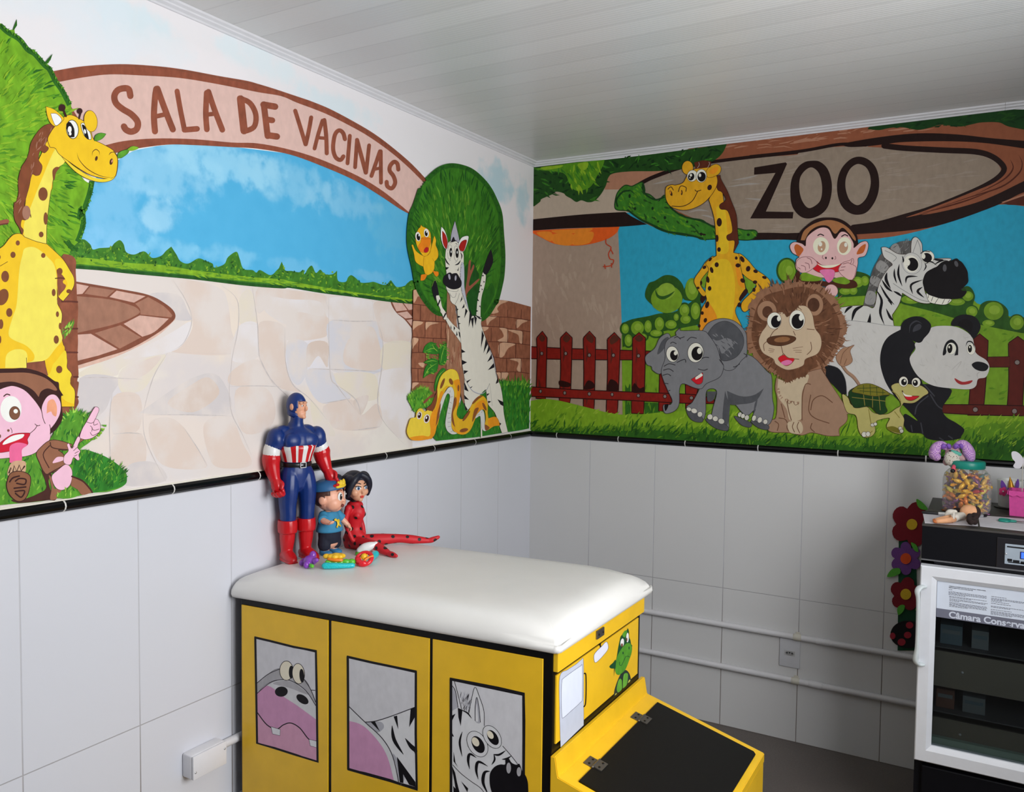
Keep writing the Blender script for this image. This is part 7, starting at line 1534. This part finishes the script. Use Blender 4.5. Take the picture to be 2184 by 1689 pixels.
# interior: liner, shelves, drawers
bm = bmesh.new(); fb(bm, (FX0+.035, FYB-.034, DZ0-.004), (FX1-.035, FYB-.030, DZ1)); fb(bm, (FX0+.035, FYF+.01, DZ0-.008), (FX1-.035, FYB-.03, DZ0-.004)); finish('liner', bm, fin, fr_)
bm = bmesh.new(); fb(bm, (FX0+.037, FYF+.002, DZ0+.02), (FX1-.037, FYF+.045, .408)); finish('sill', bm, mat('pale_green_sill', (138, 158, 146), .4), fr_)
drm = mat('smoked_drawer_front', (108, 102, 92), .45)
dzs = ((.560, .668), (.386, .462))
for (z0, z1) in dzs:
    bm = bmesh.new(); fb(bm, (FX0+.040, FYF+.020, z0), (FX1-.040, FYF+.026, z1), 0, .001); fb(bm, (FX0+.040, FYF+.026, z0), (FX1-.040, FYB-.05, z0+.004)); fb(bm, (FX0+.040, FYF+.019, z1-.002), (FX1-.040, FYF+.027, z1+.001))
    o = finish('drawer', bm, drm, fr_)
    bm = bmesh.new(); add_lathe(bm, [(0, .004), (.003, .003), (.004, 0)], 12, 0, Matrix.Translation(Vector((FX0+.12, FYF+.020, (z0+z1)/2))-RO) @ Matrix.Rotation(PI/2, 4, 'X')); finish('knob', bm, tsilver, o)
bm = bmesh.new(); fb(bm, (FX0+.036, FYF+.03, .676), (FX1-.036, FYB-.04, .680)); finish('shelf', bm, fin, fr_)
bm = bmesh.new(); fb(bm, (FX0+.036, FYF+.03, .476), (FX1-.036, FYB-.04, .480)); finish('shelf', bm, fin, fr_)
# door
dr_ = bmesh.new(); YD = FYF-.036; IX0, IZ0, IZ1 = 1.7545, .390, .893; IX1 = FX1-.046
def bar(bm, a, b2, c, d):   # bevelled frame member with mitred, sloping inner lip
    pass
def ring_pts(x0, x1, z0, z1, y): return [Vector((x0, y, z0))-RO, Vector((x1, y, z0))-RO, Vector((x1, y, z1))-RO, Vector((x0, y, z1))-RO]
lay = [ring_pts(FX0+.001, FX1-.001, DZ0, DZ1, FYF-.002), ring_pts(FX0+.001, FX1-.001, DZ0, DZ1, YD+.003), ring_pts(FX0+.004, FX1-.004, DZ0+.003, DZ1-.003, YD), ring_pts(IX0-.014, IX1+.014, IZ0-.014, IZ1+.014, YD), ring_pts(IX0, IX1, IZ0, IZ1, YD+.012), ring_pts(IX0, IX1, IZ0, IZ1, FYF-.002)]
lv = [[dr_.verts.new(p) for p in L] for L in lay]
for a, b2 in zip(lv, lv[1:]+lv[:1]):
    for k in range(4): dr_.faces.new((a[k], a[(k+1) % 4], b2[(k+1) % 4], b2[k]))
bmesh.ops.recalc_face_normals(dr_, faces=dr_.faces)
door = finish('door', dr_, fwh, fr_); door['label'] = 'white door frame'
gm = bpy.data.materials.new('door_glass'); gm.use_nodes = True; nt = gm.node_tree; nt.nodes.remove(nt.nodes['Principled BSDF'])
tr = node(nt, 'ShaderNodeBsdfTransparent'); tr.inputs[0].default_value = (.74, .77, .77, 1); gl = node(nt, 'ShaderNodeBsdfGlossy'); gl.inputs['Roughness'].default_value = .02; gl.inputs['Color'].default_value = (.8, .85, .9, 1)
lw_ = node(nt, 'ShaderNodeFresnel'); lw_.inputs['IOR'].default_value = 1.35; ms_ = node(nt, 'ShaderNodeMixShader'); nt.links.new(lw_.outputs[0], ms_.inputs[0]); nt.links.new(tr.outputs[0], ms_.inputs[1]); nt.links.new(gl.outputs[0], ms_.inputs[2]); nt.links.new(ms_.outputs[0], nt.nodes['Material Output'].inputs['Surface'])
bm = bmesh.new(); fb(bm, (IX0-.002, YD+.018, IZ0-.002), (IX1+.002, YD+.022, IZ1+.002)); finish('glass_pane', bm, gm, door)
bm = bmesh.new()
YL = YD+.0165
lab_w, lab_g, lab_t, lab_k = mat('label_white', (212, 220, 234), .4), mat('label_grey_band', (110, 112, 128), .4), mat('label_letters', (206, 212, 226), .4), mat('label_print', (70, 70, 82), .5)
fb(bm, (IX0+.001, YL-.0004, .8095), (IX1-.001, YL+.0008, IZ1-.001), 0); fb(bm, (IX0+.001, YL-.0004, .783), (IX1-.001, YL+.0008, .8095), 1)
def TM2(x, z): return Matrix.Translation(Vector((x, YL-.0007, z))-RO) @ Matrix.Rotation(PI/2, 4, 'X')
add_text(bm, 'Câmara Conservadora', .0262, TM2(1.7885, .7868), 2, True)
add_text(bm, 'CÂMARA CONSERVADORA DE VACINAS, TERMOLÁBEIS,', .0038, TM2(1.786, .8795), 3, True)
add_text(bm, 'MEDICAMENTOS, KITS E REAGENTES', .0038, TM2(1.786, .8752), 3, True)
rnd = random.Random(4)
def para(x, z, w_, n, ind=0):
    for k in range(n):
        ww = w_*(rnd.uniform(.94, 1.0) if k < n-1 else rnd.uniform(.25, .6)); xx = x+ind
        while xx < x+ww:
            l = rnd.uniform(.003, .008); l = min(l, x+ww-xx)
            fb(bm, (xx, YL-.0006, z-k*.0030), (xx+l, YL-.0003, z-k*.0030+.0013), 3); xx += l+.0011
para(1.786, .8700, .028, 1); para(1.786, .8640, .103, 4); para(1.788, .8500, .100, 2); para(1.788, .8425, .100, 3, .001); para(1.788, .8320, .100, 5, .001)
for z, n in ((.866, 1), (.861, 3), (.851, 1), (.846, 1), (.838, 2), (.828, 1), (.823, 4)): para(1.8955, z, .09, n)
o = finish('label_panel', bm, [lab_w, lab_g, lab_t, lab_k], door); o['label'] = 'white printed label with grey band reading Câmara Conservadora'
bm = bmesh.new()
hp_ = [Vector((FX0+.012, YD-.002, .874)), Vector((FX0+.002, YD-.014, .872)), Vector((FX0-.004, YD-.022, .860)), Vector((FX0-.001, YD-.024, .835)), Vector((FX0+.000, YD-.024, .76)), Vector((FX0+.000, YD-.024, .69)), Vector((FX0-.003, YD-.022, .655)), Vector((FX0+.003, YD-.014, .640)), Vector((FX0+.014, YD-.002, .638))]
add_tube(bm, [p-RO for p in hp_], [(.005, .012), (.0055, .011), (.006, .009), (.0045, .0065), (.004, .006), (.0045, .0065), (.006, .009), (.0055, .011), (.005, .012)], 12, 0, 4, ref=(0, -1, 0))
finish('handle', bm, mat('handle_clear_white', (206, 214, 216), .25), door, True)
# control panel
bm = bmesh.new(); fb(bm, (1.905, FYF-.003, .945), (2.13, FYF, 1.038), 0, .001); pan = finish('control_panel', bm, mat('panel_black', (30, 28, 32), .3), fr_)
bm = bmesh.new(); fb(bm, (1.925, FYF-.0055, .9635), (2.11, FYF-.003, 1.0225), 0, .0015)
fb(bm, (1.930, FYF-.0062, 1.0125), (2.02, FYF-.0055, 1.0165), 1)
for x0_, x1_, z0, z1 in ((1.932, 1.944, .972, .980), (1.946, 1.962, .970, .978), (1.965, 1.99, .968, .976), (1.934, 1.975, .9685, .9712)): fb(bm, (x0_, FYF-.0062, z0), (x1_, FYF-.0055, z1), 1, .0003)
add_ball(bm, Vector((1.9285, FYF-.006, .993))-RO, (.003, .0015, .003), 2, None, 10, 6)
pl_ = finish('faceplate', bm, [mat('panel_silver', (160, 172, 184), .4), tblack, tsilver], pan)
lcdm = bpy.data.materials.new('blue_lcd'); lcdm.use_nodes = True; bb_ = lcdm.node_tree.nodes['Principled BSDF']; bb_.inputs['Base Color'].default_value = (.02, .06, .6, 1); bb_.inputs['Emission Color'].default_value = (.05, .2, 1, 1); bb_.inputs['Emission Strength'].default_value = .9
bm = bmesh.new(); fb(bm, (1.963, FYF-.0066, .983), (2.06, FYF-.0055, 1.004), 1); fb(bm, (1.9655, FYF-.007, .985), (2.0575, FYF-.0066, 1.002), 0); finish('display', bm, [lcdm, mat('lcd_frame', (20, 22, 90), .3)], pan)
# boxes inside the refrigerator
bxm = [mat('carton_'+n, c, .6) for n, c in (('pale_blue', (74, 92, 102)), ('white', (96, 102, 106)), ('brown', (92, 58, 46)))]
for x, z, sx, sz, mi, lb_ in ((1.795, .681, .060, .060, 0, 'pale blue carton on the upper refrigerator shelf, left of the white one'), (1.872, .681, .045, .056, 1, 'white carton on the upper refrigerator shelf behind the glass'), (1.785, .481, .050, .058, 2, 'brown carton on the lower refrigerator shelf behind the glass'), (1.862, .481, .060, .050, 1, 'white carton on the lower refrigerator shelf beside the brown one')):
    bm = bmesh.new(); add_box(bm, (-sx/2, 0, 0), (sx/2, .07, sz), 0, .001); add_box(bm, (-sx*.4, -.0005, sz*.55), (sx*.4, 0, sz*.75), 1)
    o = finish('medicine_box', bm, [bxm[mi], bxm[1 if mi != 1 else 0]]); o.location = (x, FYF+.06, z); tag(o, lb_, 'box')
# ---------------------------------------------------------------- things on top of the refrigerator
TZ = FZ
def tp(px, py, z=TZ): return on_plane(px, py, (0, 0, 1), z)
papm = mat('white_paper', (222, 218, 224), .7, 1, .03, 12); papr = mat('paper_print', (150, 150, 158), .7)
def sheet(nm, px, z, label, lines=6):
    P4 = [tp(x, y, z) for x, y in px]; c = sum(P4, Vector())/4; c.z = z
    bm = bmesh.new(); add_prism(bm, [p-c for p in P4], (0, 0, .0008)); bmesh.ops.recalc_face_normals(bm, faces=bm.faces)
    for k in range(lines):
        t = .15+.7*k/max(1, lines-1); a = P4[0].lerp(P4[3], t)-c; b2 = P4[1].lerp(P4[2], t)-c; e0 = a.lerp(b2, .1); e1 = a.lerp(b2, .9); d = Vector((0, .0012, 0))
        f = bm.faces.new([bm.verts.new(q+Vector((0, 0, .0009))) for q in (e0, e1, e1+d, e0+d)]); f.material_index = 1
    o = finish(nm, bm, [papm, papr]); o.location = c; tag(o, label, 'paper'); return o
sheet('paper_sheet', [(1972.5, 1115.5), (2086, 1122), (2082, 1096), (1968, 1094)], TZ+.0003, 'white paper sheet under the lying cloth doll')
sheet('paper_sheet', [(2090, 1122.5), (2215, 1136.5), (2200, 1108), (2086, 1099)], TZ+.0003, 'white paper sheet beside the pink basket, under the teal scissors')
PZ = TZ+.0013
# candy jar
jp = tp(2060, 1092.5); jar = empty('candy_jar', (jp.x, jp.y, TZ), 0, 'clear plastic jar of wrapped candies with teal screw lid', 'jar')
JR, JH = .0705, .152
jm = bpy.data.materials.new('clear_jar_plastic'); jm.use_nodes = True; nt = jm.node_tree; nt.nodes.remove(nt.nodes['Principled BSDF'])
tr = node(nt, 'ShaderNodeBsdfTransparent'); tr.inputs[0].default_value = (.93, .93, .92, 1); gl = node(nt, 'ShaderNodeBsdfPrincipled'); gl.inputs['Roughness'].default_value = .12; gl.inputs['Base Color'].default_value = (.75, .74, .72, 1)
ly = node(nt, 'ShaderNodeLayerWeight'); ly.inputs['Blend'].default_value = .3; mr = node(nt, 'ShaderNodeMapRange'); mr.inputs['To Min'].default_value = .06; mr.inputs['To Max'].default_value = .6; nt.links.new(ly.outputs['Facing'], mr.inputs['Value']); ms_ = node(nt, 'ShaderNodeMixShader'); nt.links.new(mr.outputs[0], ms_.inputs[0]); nt.links.new(tr.outputs[0], ms_.inputs[1]); nt.links.new(gl.outputs[0], ms_.inputs[2]); nt.links.new(ms_.outputs[0], nt.nodes['Material Output'].inputs['Surface'])
bm = bmesh.new(); add_lathe(bm, [(0, .003), (.05, .0025), (.058, .0), (.066, .004), (JR, .018), (JR, .05), (JR-.0015, .055), (JR-.0015, .062), (JR, .067), (JR, .108), (.066, .126), (.055, .139), (.048, .144), (.047, .156)], 40)
finish('jar_body', bm, jm, jar, True)
teal = mat('teal_plastic', (18, 134, 118), .4)
bm = bmesh.new()
for k in range(1): add_lathe(bm, [(.0495, .146), (.0515, .148), (.0515, .166), (.0495, .1695), (.040, .1715), (.036, .1705), (0, .1705)], 48)
finish('jar_lid', bm, teal, jar, True, 50)
# wrapped candies: every one a thing
cms = [('gold', mat('foil_gold', (232, 178, 46), .28, 1, .12, 200, metal=.15)), ('yellow', mat('foil_yellow', (244, 214, 70), .3, 1, .1, 200, metal=.2)), ('purple', mat('foil_purple', (120, 56, 110), .3, metal=.2)), ('orange', mat('foil_orange', (214, 120, 36), .3, metal=.2)), ('teal', mat('foil_teal', (24, 96, 88), .3, metal=.2)), ('red', mat('foil_red', (190, 34, 48), .3, metal=.2))]
cmesh = {}
for n_, m_ in cms:
    bm = bmesh.new(); add_tube(bm, [(-.0065, 0, 0), (0, 0, 0), (.0065, 0, 0)], [.0062, .0078, .0062], 8, 0, 1)
    for s in (-1, 1):
        c0 = bm.verts.new((s*.0095, 0, 0)); R_ = [bm.verts.new((s*(.0185+.0015*(k % 2)), .0105*math.cos(2*PI*k/10), .0045*math.sin(2*PI*k/10)*(1 if k % 2 else .7))) for k in range(10)]
        for k in range(10): bm.faces.new((c0, R_[k], R_[(k+1) % 10]))
    me = bpy.data.meshes.new('candy'); bm.to_mesh(me); bm.free(); me.materials.append(m_); cmesh[n_] = me
rnd = random.Random(21); spots = []
def put_candy(p):
    n_ = rnd.choices(['gold', 'yellow', 'purple', 'orange', 'teal', 'red'], [40, 22, 18, 12, 4, 4])[0]
    o = bpy.data.objects.new('candy', cmesh[n_]); COL.objects.link(o); o.location = Vector((jp.x, jp.y, TZ))+p
    a = math.atan2(p.y, p.x); o.rotation_euler = (rnd.uniform(-.9, .9), rnd.uniform(-1.3, 1.3), a+PI/2+rnd.uniform(-1.1, 1.1))
    tag(o, '%s foil wrapped candy inside the jar with teal lid' % n_, 'candy', '%s candies in the jar' % n_)
z = .014; row = 0
while z < .128:
    R0 = JR-.0165 if z < .108 else JR-.0165-(z-.108)*.75
    n_ = 12 if R0 > .045 else 9
    for k in range(n_):
        a = 2*PI*(k+.5*(row % 2))/n_+rnd.uniform(-.06, .06); put_candy(Vector((R0*math.cos(a), R0*math.sin(a), z+rnd.uniform(-.002, .002))))
    if R0 > .03:
        for k in range(5): a = 2*PI*(k+.5*(row % 2))/5; put_candy(Vector((R0*.45*math.cos(a), R0*.45*math.sin(a), z)))
    z += .0155; row += 1
# plush toy with long checked ears leaning on the lid
zl_ = TZ+.1715
pp = on_plane(2047, 992, (0, 1, 0), jp.y+.004)
pt = empty('plush_toy', (jp.x-.012, jp.y+.004, zl_), 0, 'stuffed plush toy with long lilac checked ears leaning over the jar lid', 'plush toy')
PO = Vector(pt.location)
def q(px, py, dy=0.0): return on_plane(px, py, (0, 1, 0), PO.y+dy)-PO
fur = mat('plush_pink_grey', (188, 150, 150), .95, 1, .15, 200); sno = bpy.data.materials.new('plush_dotted_cream'); sno.use_nodes = True; nt = sno.node_tree; b_ = nt.nodes['Principled BSDF']; tc = node(nt, 'ShaderNodeTexCoord'); vo = node(nt, 'ShaderNodeTexVoronoi'); vo.inputs['Scale'].default_value = 170; nt.links.new(tc.outputs['Object'], vo.inputs['Vector']); nt.links.new(mixnode(nt, mathn(nt, 'LESS_THAN', vo.outputs['Distance'], .28), lin((206, 200, 186)), lin((120, 90, 84))), b_.inputs['Base Color']); b_.inputs['Roughness'].default_value = .95
ging = bpy.data.materials.new('lilac_gingham'); ging.use_nodes = True; nt = ging.node_tree; b_ = nt.nodes['Principled BSDF']; tc = node(nt, 'ShaderNodeTexCoord'); ck = node(nt, 'ShaderNodeTexChecker'); ck.inputs['Scale'].default_value = 260; ck.inputs[1].default_value = lin((214, 176, 212)); ck.inputs[2].default_value = lin((164, 110, 190)); nt.links.new(tc.outputs['Object'], ck.inputs['Vector']); nt.links.new(ck.outputs[0], b_.inputs['Base Color']); b_.inputs['Roughness'].default_value = .95
bowm = mat('lilac_bow', (128, 84, 178), .6); tealc = mat('plush_teal_cloth', (96, 176, 158), .9); pinkc = mat('plush_pink_leg', (214, 84, 104), .8)
bm = bmesh.new(); add_ball(bm, q(2033, 966), (.024, .020, .020)); add_ball(bm, q(2042, 975), (.030, .020, .018)); add_ball(bm, q(2018, 985), (.010, .012, .012)); finish('head', bm, fur, pt, True)
bm = bmesh.new(); add_ball(bm, q(2030.5, 978, -.016), (.024, .019, .0255)); finish('snout', bm, sno, pt, True)
bm = bmesh.new(); add_ball(bm, q(2026.5, 961.5, -.021), (.0038, .003, .003)); add_ball(bm, q(2041, 962.5, -.019), (.003, .003, .0025)); finish('eyes', bm, tblack, pt, True)
bm = bmesh.new(); add_tube(bm, [q(2030, 962, -.016), q(2038, 966, -.02), q(2047, 969, -.016)], [.005, .008, .006], 10, 0, 3); finish('scarf', bm, tealc, pt, True)
bm = bmesh.new(); add_tube(bm, [q(2020, 955), q(2008, 949), q(1997, 954), q(1993, 968, -.006), q(1997, 974, -.008)], [(.010, .010), (.018, .014), (.0225, .016), (.0265, .018), (.020, .014)], 14, 0, 4); finish('ear', bm, ging, pt, True)
bm = bmesh.new(); add_tube(bm, [q(2036, 955), q(2050, 947), q(2060, 952), q(2067, 966, -.006), q(2070, 976, -.008)], [(.010, .010), (.018, .014), (.0225, .016), (.0255, .018), (.020, .014)], 14, 0, 4); finish('ear', bm, ging, pt, True)
for x, y in ((2018, 953), (2045, 953)):
    bm = bmesh.new()
    for s in (-1, 1): add_tube(bm, [q(x, y, -.012), q(x+s*5, y-3, -.016), q(x+s*7, y+1, -.014)], [.003, .0075, .006], 10, 0, 3)
    add_ball(bm, q(x, y, -.015), .0042); finish('bow', bm, bowm, pt, True)
bm = bmesh.new(); add_ball(bm, q(2052, 984), (.020, .016, .013)); add_ball(bm, q(2056, 990.5, .002), (.018, .014, .008)); o = finish('torso', bm, mat('plush_purple_cloth', (92, 76, 108), .9), pt, True)
bm = bmesh.new(); add_tube(bm, [q(2040, 991, -.012), q(2034, 996, -.045), q(2034, 1003, -.052)], [.0065, .0060, .0065], 10, 0, 3); o = finish('leg', bm, pinkc, pt, True)
bm = bmesh.new(); add_ball(bm, q(2032, 1004, -.058), (.0075, .009, .0065)); finish('shoe', bm, tblack, o, True)
# cloth doll lying on its side
cp_ = tp(2044, 1104, PZ); cdoll = empty('cloth_doll', (cp_.x, cp_.y, PZ), 0, 'cloth doll lying on paper with brown hair and white dress', 'doll')
CO = Vector(cdoll.location)
def cq(px, py, h): return tp(px, py, PZ+h)-CO
peach = mat('cloth_peach', (222, 164, 122), .9, 1, .06, 80); dress = mat('cloth_cream', (220, 212, 200), .9, 1, .06, 80); dbr = mat('cloth_brown_hair', (40, 24, 22), .95, 1, .3, 160)
bm = bmesh.new(); add_ball(bm, cq(2068, 1092, .024), (.027, .020, .023)); finish('head', bm, peach, cdoll, True)
bm = bmesh.new(); rnd = random.Random(9)
for k in range(34): add_ball(bm, cq(2076+rnd.uniform(-9, 8), 1106+rnd.uniform(-10, 8), .011+rnd.uniform(0, .010)), rnd.uniform(.007, .0105), 0, None, 8, 6)
add_ball(bm, cq(2082, 1093, .024), (.013, .016, .020)); add_ball(bm, cq(2042, 1089, .012), (.014, .012, .010)); fuse('hair', bm, dbr, cdoll, .002, 1)
bm = bmesh.new(); add_tube(bm, [cq(2054, 1099, .014), cq(2044, 1101, .013), cq(2034, 1104, .012)], [(.010, .010), (.012, .012), (.016, .012)], 14, 0, 4); add_tube(bm, [cq(2036, 1092, .022), cq(2026, 1094, .018), cq(2020, 1098, .012)], [.008, .012, .008], 12, 0, 3); add_lathe(bm, [(.010, .004), (.016, .002), (.018, 0), (.016, -.002)], 20, 0, Matrix.Translation(cq(2034, 1103, .017)) @ Matrix.Rotation(PI/2, 4, 'Y')); finish('dress', bm, dress, cdoll, True)
for a, b2 in (((2034, 1102, .013), (1999, 1109, .008)), ((2034, 1108, .010), (2000, 1112, .007))):
    bm = bmesh.new(); add_tube(bm, [cq(*a), cq((a[0]+b2[0])/2, (a[1]+b2[1])/2, .011), cq(*b2)], [.0085, .0085, .007], 12, 0, 3); o = finish('leg', bm, peach, cdoll, True)
    bm = bmesh.new(); add_ball(bm, cq(b2[0]-4, b2[1]+.5, .006), (.008, .005, .0055)); finish('shoe', bm, mat('cloth_orange_shoe', (196, 112, 64), .9), o, True)
bm = bmesh.new(); add_ball(bm, cq(2070, 1074, .024), (.0075, .006, .009)); add_ball(bm, cq(2071, 1066, .027), (.006, .005, .006)); add_tube(bm, [cq(2070, 1082, .026), cq(2070, 1076, .025)], .003, 8, 0, 2); o = finish('hair_bow', bm, mat('cloth_teal_bow', (104, 168, 164), .8), cdoll, True); o['label'] = 'pale teal bow'
# pens
def pen(px0, px1, mb, mt, label, r=.0045):
    a, b2 = tp(*px0, TZ+r+.0014), tp(*px1, TZ+r+.0014); t = empty('pen', a, 0, label, 'pen'); d = b2-a
    bm = bmesh.new(); add_tube(bm, [Vector(), d*.72], r, 12, 0, 1); finish('barrel', bm, mb, t, True)
    bm = bmesh.new(); add_tube(bm, [d*.72, d], r*1.08, 12, 0, 1); finish('cap', bm, mt, t, True)
pen((1969, 1092.5), (2015, 1096), tblack, twhite, 'black marker pen with white end at the edge of the refrigerator top')
pen((2081, 1101), (2102, 1099.5), tsilver, tblack, 'dark pen with black cap lying to the right of the jar')
# pink felt basket
bk0, bk1 = tp(2153, 1100), tp(2153, 1100)
bx, by = bk0.x, bk0.y; bas = empty('pink_basket', (bx+.045, by+.04, TZ), math.radians(-6), 'pink felt basket with folded scalloped rim', 'basket')
pkm = mat('pink_felt', (214, 78, 156), .9, 1, .06, 120)
bm = bmesh.new()
w_, d_, h_ = .045, .04, .080
rg = [[bm.verts.new((sx*w_*k, sy*d_*k, z)) for sx, sy in ((-1, -1), (1, -1), (1, 1), (-1, 1))] for k, z in ((.92, 0), (1.0, h_), (.95, h_), (.88, .003))]
for a, b2 in zip(rg[:-1], rg[1:]):
    for k in range(4): bm.faces.new((a[k], a[(k+1) % 4], b2[(k+1) % 4], b2[k]))
bm.faces.new(rg[0][::-1]); bm.faces.new(rg[-1]); bmesh.ops.recalc_face_normals(bm, faces=bm.faces); finish('walls', bm, pkm, bas)
bm = bmesh.new()
for side in range(4):
    M_ = Matrix.Rotation(side*PI/2, 4, 'Z'); dd = (d_ if side % 2 == 0 else w_)*1.0; ww = (w_ if side % 2 == 0 else d_)
    pts = [(-ww, -dd-.001, h_+.001)] + [(-ww+2*ww*k/8, -dd-.003, h_-.012-(.005 if k % 2 else 0)) for k in range(9)] + [(ww, -dd-.001, h_+.001)]
    add_prism(bm, [M_ @ Vector(p) for p in pts], M_ @ Vector((0, -.0025, 0)))
bmesh.ops.recalc_face_normals(bm, faces=bm.faces); finish('rim', bm, pkm, bas)
# white cup with unicorn headband behind the basket, on a dark dish
cu = tp(2153, 1084); cupo = empty('unicorn_cup', (cu.x, cu.y+.012, TZ), 0, 'white cup decorated with golden horn, purple ears and felt flowers', 'cup')
bm = bmesh.new(); add_lathe(bm, [(0, .004), (.030, .002), (.033, .006), (.040, .095), (.0385, .096), (.0375, .094), (.031, .010), (0, .008)], 32); finish('cup_body', bm, twhite, cupo, True, 50)
bm = bmesh.new(); add_lathe(bm, [(0, 0), (.040, 0), (.046, .002), (.046, .004), (.03, .0042), (0, .0042)], 32); o = finish('saucer', bm, fgrey, cupo, True, 50)
CUO = Vector(cupo.location)
def uq(px, py, dy=-.043): return on_plane(px, py, (0, 1, 0), CUO.y+dy)-CUO
pur = mat('unicorn_purple_felt', (104, 60, 156), .8); gold2 = mat('unicorn_gold_glitter', (206, 148, 40), .35, 1, .4, 600, metal=.4); pk2 = mat('unicorn_pink_felt', (222, 60, 124), .85); yg = mat('unicorn_olive_felt', (170, 150, 40), .85)
def card(nm, pts, dy, m, th=.002):
    bm = bmesh.new(); P_ = [uq(x, y, dy) for x, y in pts]; add_prism(bm, P_, (0, -th, 0)); bmesh.ops.recalc_face_normals(bm, faces=bm.faces); return finish(nm, bm, m, cupo)
card('ear', sm([(2136, 1024), (2143, 1031), (2147, 1041), (2139, 1041), (2134, 1038)]), -.041, pur); card('ear', sm([(2171, 1021), (2174, 1031), (2172, 1041), (2166, 1040), (2166, 1032)]), -.041, pur)
bm = bmesh.new(); c0, c1 = uq(2157, 1040), uq(2154, 1017); add_tube(bm, [c0, c0.lerp(c1, .5), c1], [.0095, .0058, .0008], 14, 0, 4); finish('horn', bm, gold2, cupo, True)
for cx, cy, r, m_ in ((2139.5, 1048, 10, pk2), (2157, 1046.5, 9.5, pur), (2171, 1046.5, 6, yg)):
    px = [(cx+r*(.72+.28*abs(math.cos(2.5*2*PI*k/40)))*math.cos(2*PI*k/40), cy+r*(.72+.28*abs(math.cos(2.5*2*PI*k/40)))*math.sin(2*PI*k/40)) for k in range(40)]
    o = card('flower', px, -.045, m_, .004); bm = bmesh.new(); add_ball(bm, uq(cx, cy, -.0505), .0028); finish('bead', bm, twhite, o, True)
# white butterfly on a stick, standing in the basket
bsx = on_plane(2180, 1075, (0, 1, 0), bas.location.y+.012); bfo = empty('paper_butterfly', (bsx.x, bsx.y, TZ+.004), 0, 'white paper butterfly on a thin stick above the pink basket', 'decoration')
BO = Vector(bfo.location)
def bq(px, py): return on_plane(px, py, (0, 1, 0), BO.y)-BO
bm = bmesh.new(); e = bq(2181, 985); add_tube(bm, [Vector((0, 0, 0)), e], .0013, 8, 0, 1); finish('stick', bm, clipm, bfo, True)
def wing(pts, dy):
    bm = bmesh.new(); P_ = [bq(x, y) for x, y in sm(pts)]; P_ = [p + Vector((0, dy*abs(p.x-e.x), 0)) for p in P_]; add_prism(bm, P_, (0, -.0012, 0)); bmesh.ops.recalc_face_normals(bm, faces=bm.faces); finish('wing', bm, papm, bfo)
wing([(2157, 966), (2160, 962), (2168, 963), (2176, 969), (2182, 978), (2181, 990), (2176, 998), (2166, 998), (2161, 993), (2165, 985), (2159, 977)], -.35)
wing([(2205, 966), (2202, 962), (2194, 963), (2187, 969), (2182, 978), (2182, 990), (2187, 998), (2197, 998), (2202, 993), (2198, 985), (2204, 977)], -.35)
# teal scissors
sa, sb = tp(2130, 1108, PZ+.004), tp(2181, 1113.5, PZ+.004); scs = empty('scissors', sa, math.atan2((sb-sa).y, (sb-sa).x), 'teal handled scissors lying on paper in front of the pink basket', 'scissors'); SL_ = (sb-sa).length
bm = bmesh.new()
for s in (-1, 1): add_tube(bm, [(.016+.014*math.cos(2*PI*k/12), s*.010+.0085*math.sin(2*PI*k/12), 0) for k in range(12)], .0032, 8, 0, 2, closed=True); add_tube(bm, [(.028, s*.006, 0), (.045, 0, 0)], .0035, 8, 0, 2)
finish('handles', bm, teal, scs, True)
for s in (-1, 1):
    bm = bmesh.new(); add_prism(bm, [(.040, s*.004, .0005*s), (.060, s*.004, .0005*s), (SL_+.02, -s*.001, .0005*s), (.050, -s*.003, .0005*s)], (0, 0, .001)); bmesh.ops.recalc_face_normals(bm, faces=bm.faces); finish('blade', bm, steel, scs)
